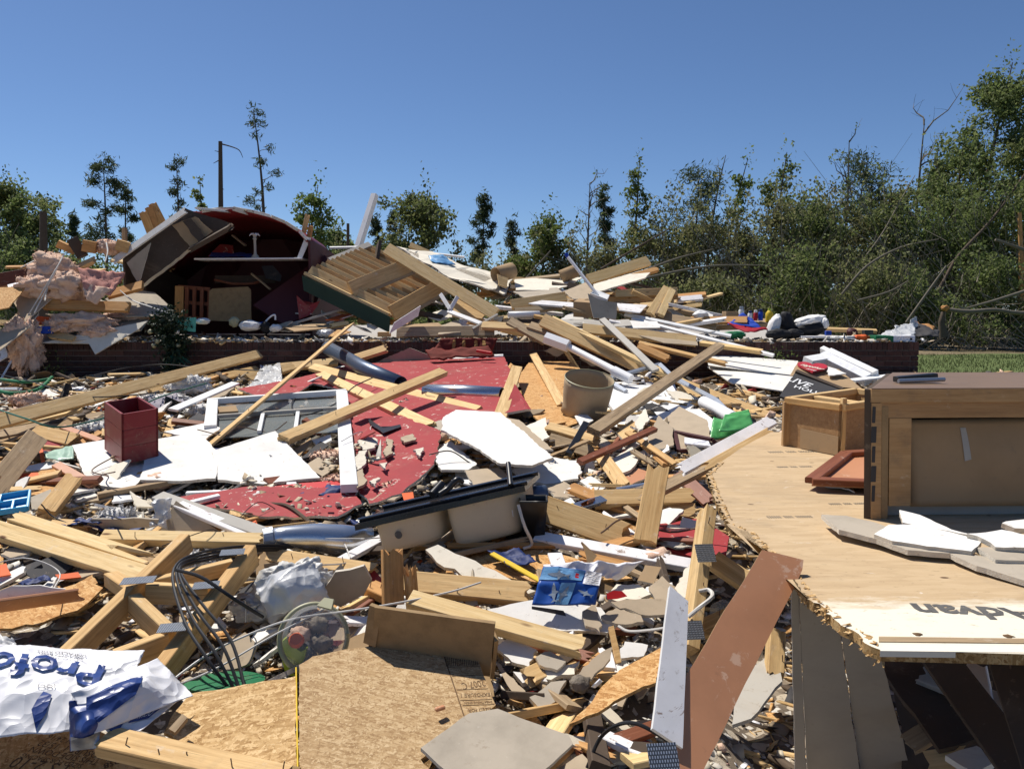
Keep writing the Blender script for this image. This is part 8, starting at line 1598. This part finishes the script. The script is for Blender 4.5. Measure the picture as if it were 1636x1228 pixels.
for x0, x1, y0, y1, n_ in ((0, 1120, 595, 700, 40), (0, 1120, 700, 880, 46), (560, 1090, 880, 1020, 8), (800, 1040, 1000, 1228, 20), (560, 1090, 860, 1010, 14)):
    for _ in range(n_):
        px, py = rf.uniform(x0, x1), rf.uniform(y0, y1)
        if 560 < px < 840 and 575 < py < 780: continue
        m, cn = rf.choice((('pine', 'tan'), ('pine_fresh', 'pale'), ('pine_grey', 'weathered'), ('pine_orange', 'orange-brown'), ('cherry', 'rust-brown'), ('white_scuffed', 'white'), ('dark_brown', 'dark'))); lb, sh = lab_for(px, py, cn, rf.choice(('wood offcut', 'lath', 'stick of wood')))
        if not lb: continue
        c0 = pt((px, py, .03)); l_ = rf.uniform(.10, .34)*min(max(c0.y/4.5, .7), 1.5); a = rf.uniform(0, 3.14); d = Vector((math.cos(a), math.sin(a), rf.uniform(-.15, .25)))*l_; q0, q1 = c0-d, c0+d; q1.y = min(q1.y, 9.85); q0.y = min(q0.y, 9.85)
        board('wood_offcut', lb, q0, q1, rf.uniform(.03, .085), rf.uniform(.015, .035), m, rf.uniform(-30, 30), 'wood scrap', GW, broken=(rf.choice((0, .04)), rf.choice((0, .06))))

for k_ in range(18):
    px, py = rf.uniform(20, 1100), rf.choice((rf.uniform(600, 760), rf.uniform(760, 1000))); lb, sh = lab_for(px, py, rf.choice(('thin grey', 'thin black', 'rusty')), rf.choice(('wire', 'cable end', 'cord')))
    if not lb: continue
    c0 = pt((px, py, .05)); a = rf.uniform(0, 3.14); l_ = rf.uniform(.25, .8); Pp = [c0+Vector((math.cos(a)*l_*(f-.5)+rf.gauss(0, .06), min(math.sin(a)*l_*(f-.5), 9.8-c0.y)+rf.gauss(0, .05), rf.uniform(-.01, .10))) for f in (0, .25, .5, .75, 1)]
    tube('loose_wire', lb.replace('thin ', 'thin '), Pp, rf.uniform(.0025, .005), ('cable_black' if 'black' in lb else 'rusty_wire' if 'rusty' in lb else 'cable_white'), 'wire', 'loose wires in the rubble', curve=6, seg=5)
for k_ in range(20):
    px, py = rf.uniform(10, 1080), rf.uniform(600, 1010); pk = rf.random() < .6; lb, sh = lab_for(px, py, 'pink' if pk else 'white', 'insulation tuft')
    if not lb: continue
    s_ = rf.uniform(.04, .10)*min(max(pt((px, py)).y/4.5, .7), 1.4); blob('insulation_tuft', lb, (px, py, .02), (s_*rf.uniform(1, 1.7), s_, s_*.55), 'pink_insulation' if pk else 'white_wadding', 'insulation', GI, rough=.45, sub=3)
for k_ in range(12):
    px, py = rf.uniform(10, 1080), rf.uniform(600, 960); m, cn = rf.choice((('cloth_grey', 'grey'), ('plastic_film', 'clear'), ('cloth_white', 'white'), ('navy', 'navy blue'))); lb, sh = lab_for(px, py, cn, 'film scrap' if cn == 'clear' else 'cloth scrap')
    if not lb: continue
    c0 = pt((px, py, .04)); s_ = rf.uniform(.09, .2)*min(max(c0.y/5, .7), 1.4); a = rf.uniform(0, 3.14); u_, v_ = Vector((math.cos(a), math.sin(a)*.7, rf.uniform(-.1, .1)))*s_, Vector((-math.sin(a), math.cos(a)*.7, rf.uniform(-.1, .1)))*s_*.7
    q_ = [c0-u_+v_, c0+u_+v_, c0+u_*.8-v_, c0-u_-v_*.8]
    for z_ in q_: z_.y = min(z_.y, 9.85)
    sheet('cloth_scrap', lb, *q_, m, 14, 12, s_*.28, 5/s_*.2, .003, 'cloth', None, edge_rag=.04)
AN = [(520, 470, 'green-edged staircase'), (700, 445, 'wide sloping beam'), (760, 495, 'plain wood panel'), (725, 490, 'broken white window'), (870, 455, 'flat cream wallboard'), (955, 460, 'white broom'), (965, 495, 'upright grey wallboard'), (930, 495, 'cardboard box'), (1060, 485, 'leaning upright timbers'), (1030, 470, 'stacked timbers'), (1100, 520, 'long white strips'), (840, 503, 'short white pipe'), (1185, 515, 'blue folded cloth'), (180, 480, 'pink insulation drape'), (90, 400, 'blocks on the heap'), (110, 500, 'level tan timber'), (300, 485, 'lattice rack'), (900, 525, 'heavy beam')]
def slab_at(px, py):
    Yd = float(np.interp(py, [430, 470, 500, 535], [12.6, 11.6, 10.9, 10.15])); return at(px, py, Yd)
for x0, x1, y0, y1, n_ in ((640, 1130, 462, 536, 64), (790, 1060, 446, 500, 22), (30, 240, 420, 530, 22), (440, 640, 500, 534, 12)):
    for i_ in range(n_):
        px, py = rf.uniform(x0, x1), rf.uniform(y0, y1); c0 = slab_at(px, py)
        if rf.random() < .55:
            m, cn = rf.choice((('pine', 'tan'), ('pine_fresh', 'pale'), ('pine_grey', 'weathered'), ('pine_orange', 'orange-brown'), ('white_scuffed', 'white'), ('dark_brown', 'dark'))); lb, sh = lab_for(px, py, cn, rf.choice(('broken board', 'lath', 'timber end')))
            if not lb: continue
            a = rf.uniform(-.7, .7); d = Vector((math.cos(a), math.sin(a)*.8, rf.uniform(-.28, .20)))*rf.choice((rf.uniform(.25, .8), rf.uniform(.6, 1.5)))*.5; q0, q1 = c0-d, c0+d
            for q in (q0, q1): q.y = max(q.y, 10.03); q.z = max(q.z, WZ+.02)
            board('broken_board', lb, q0, q1, rf.uniform(.05, .13), rf.uniform(.02, .045), m, rf.uniform(0, 70), 'wood scrap', GW, broken=(rf.choice((0, .05)), rf.choice((.02, .09))))
        else:
            m, cn, kn, nm, ct, gp, _w = rf.choice(KW); lb, sh = lab_for(px, py, cn, kn)
            if not lb: continue
            s_ = rf.uniform(.08, .22); an = rf.uniform(0, 6.28); tx, ty = rf.gauss(0, .35), rf.gauss(.3, .4); Pp = []
            for k in range(rf.choice((4, 5, 6))):
                a = an+k*2*math.pi/5.2; x_, y_ = math.cos(a)*s_*rf.uniform(.7, 1.2), math.sin(a)*s_*.6*rf.uniform(.7, 1.2); Pp.append(Vector((c0.x+x_, max(c0.y+y_, 10.03), max(WZ+.012, c0.z+x_*tx+y_*ty))))
            panel(nm, lb, Pp, m, rf.uniform(.010, .018), s_*.08, ct, gp, edge='gypsum_core' if 'gyp' in m or 'paper' in m else None, step=.03)
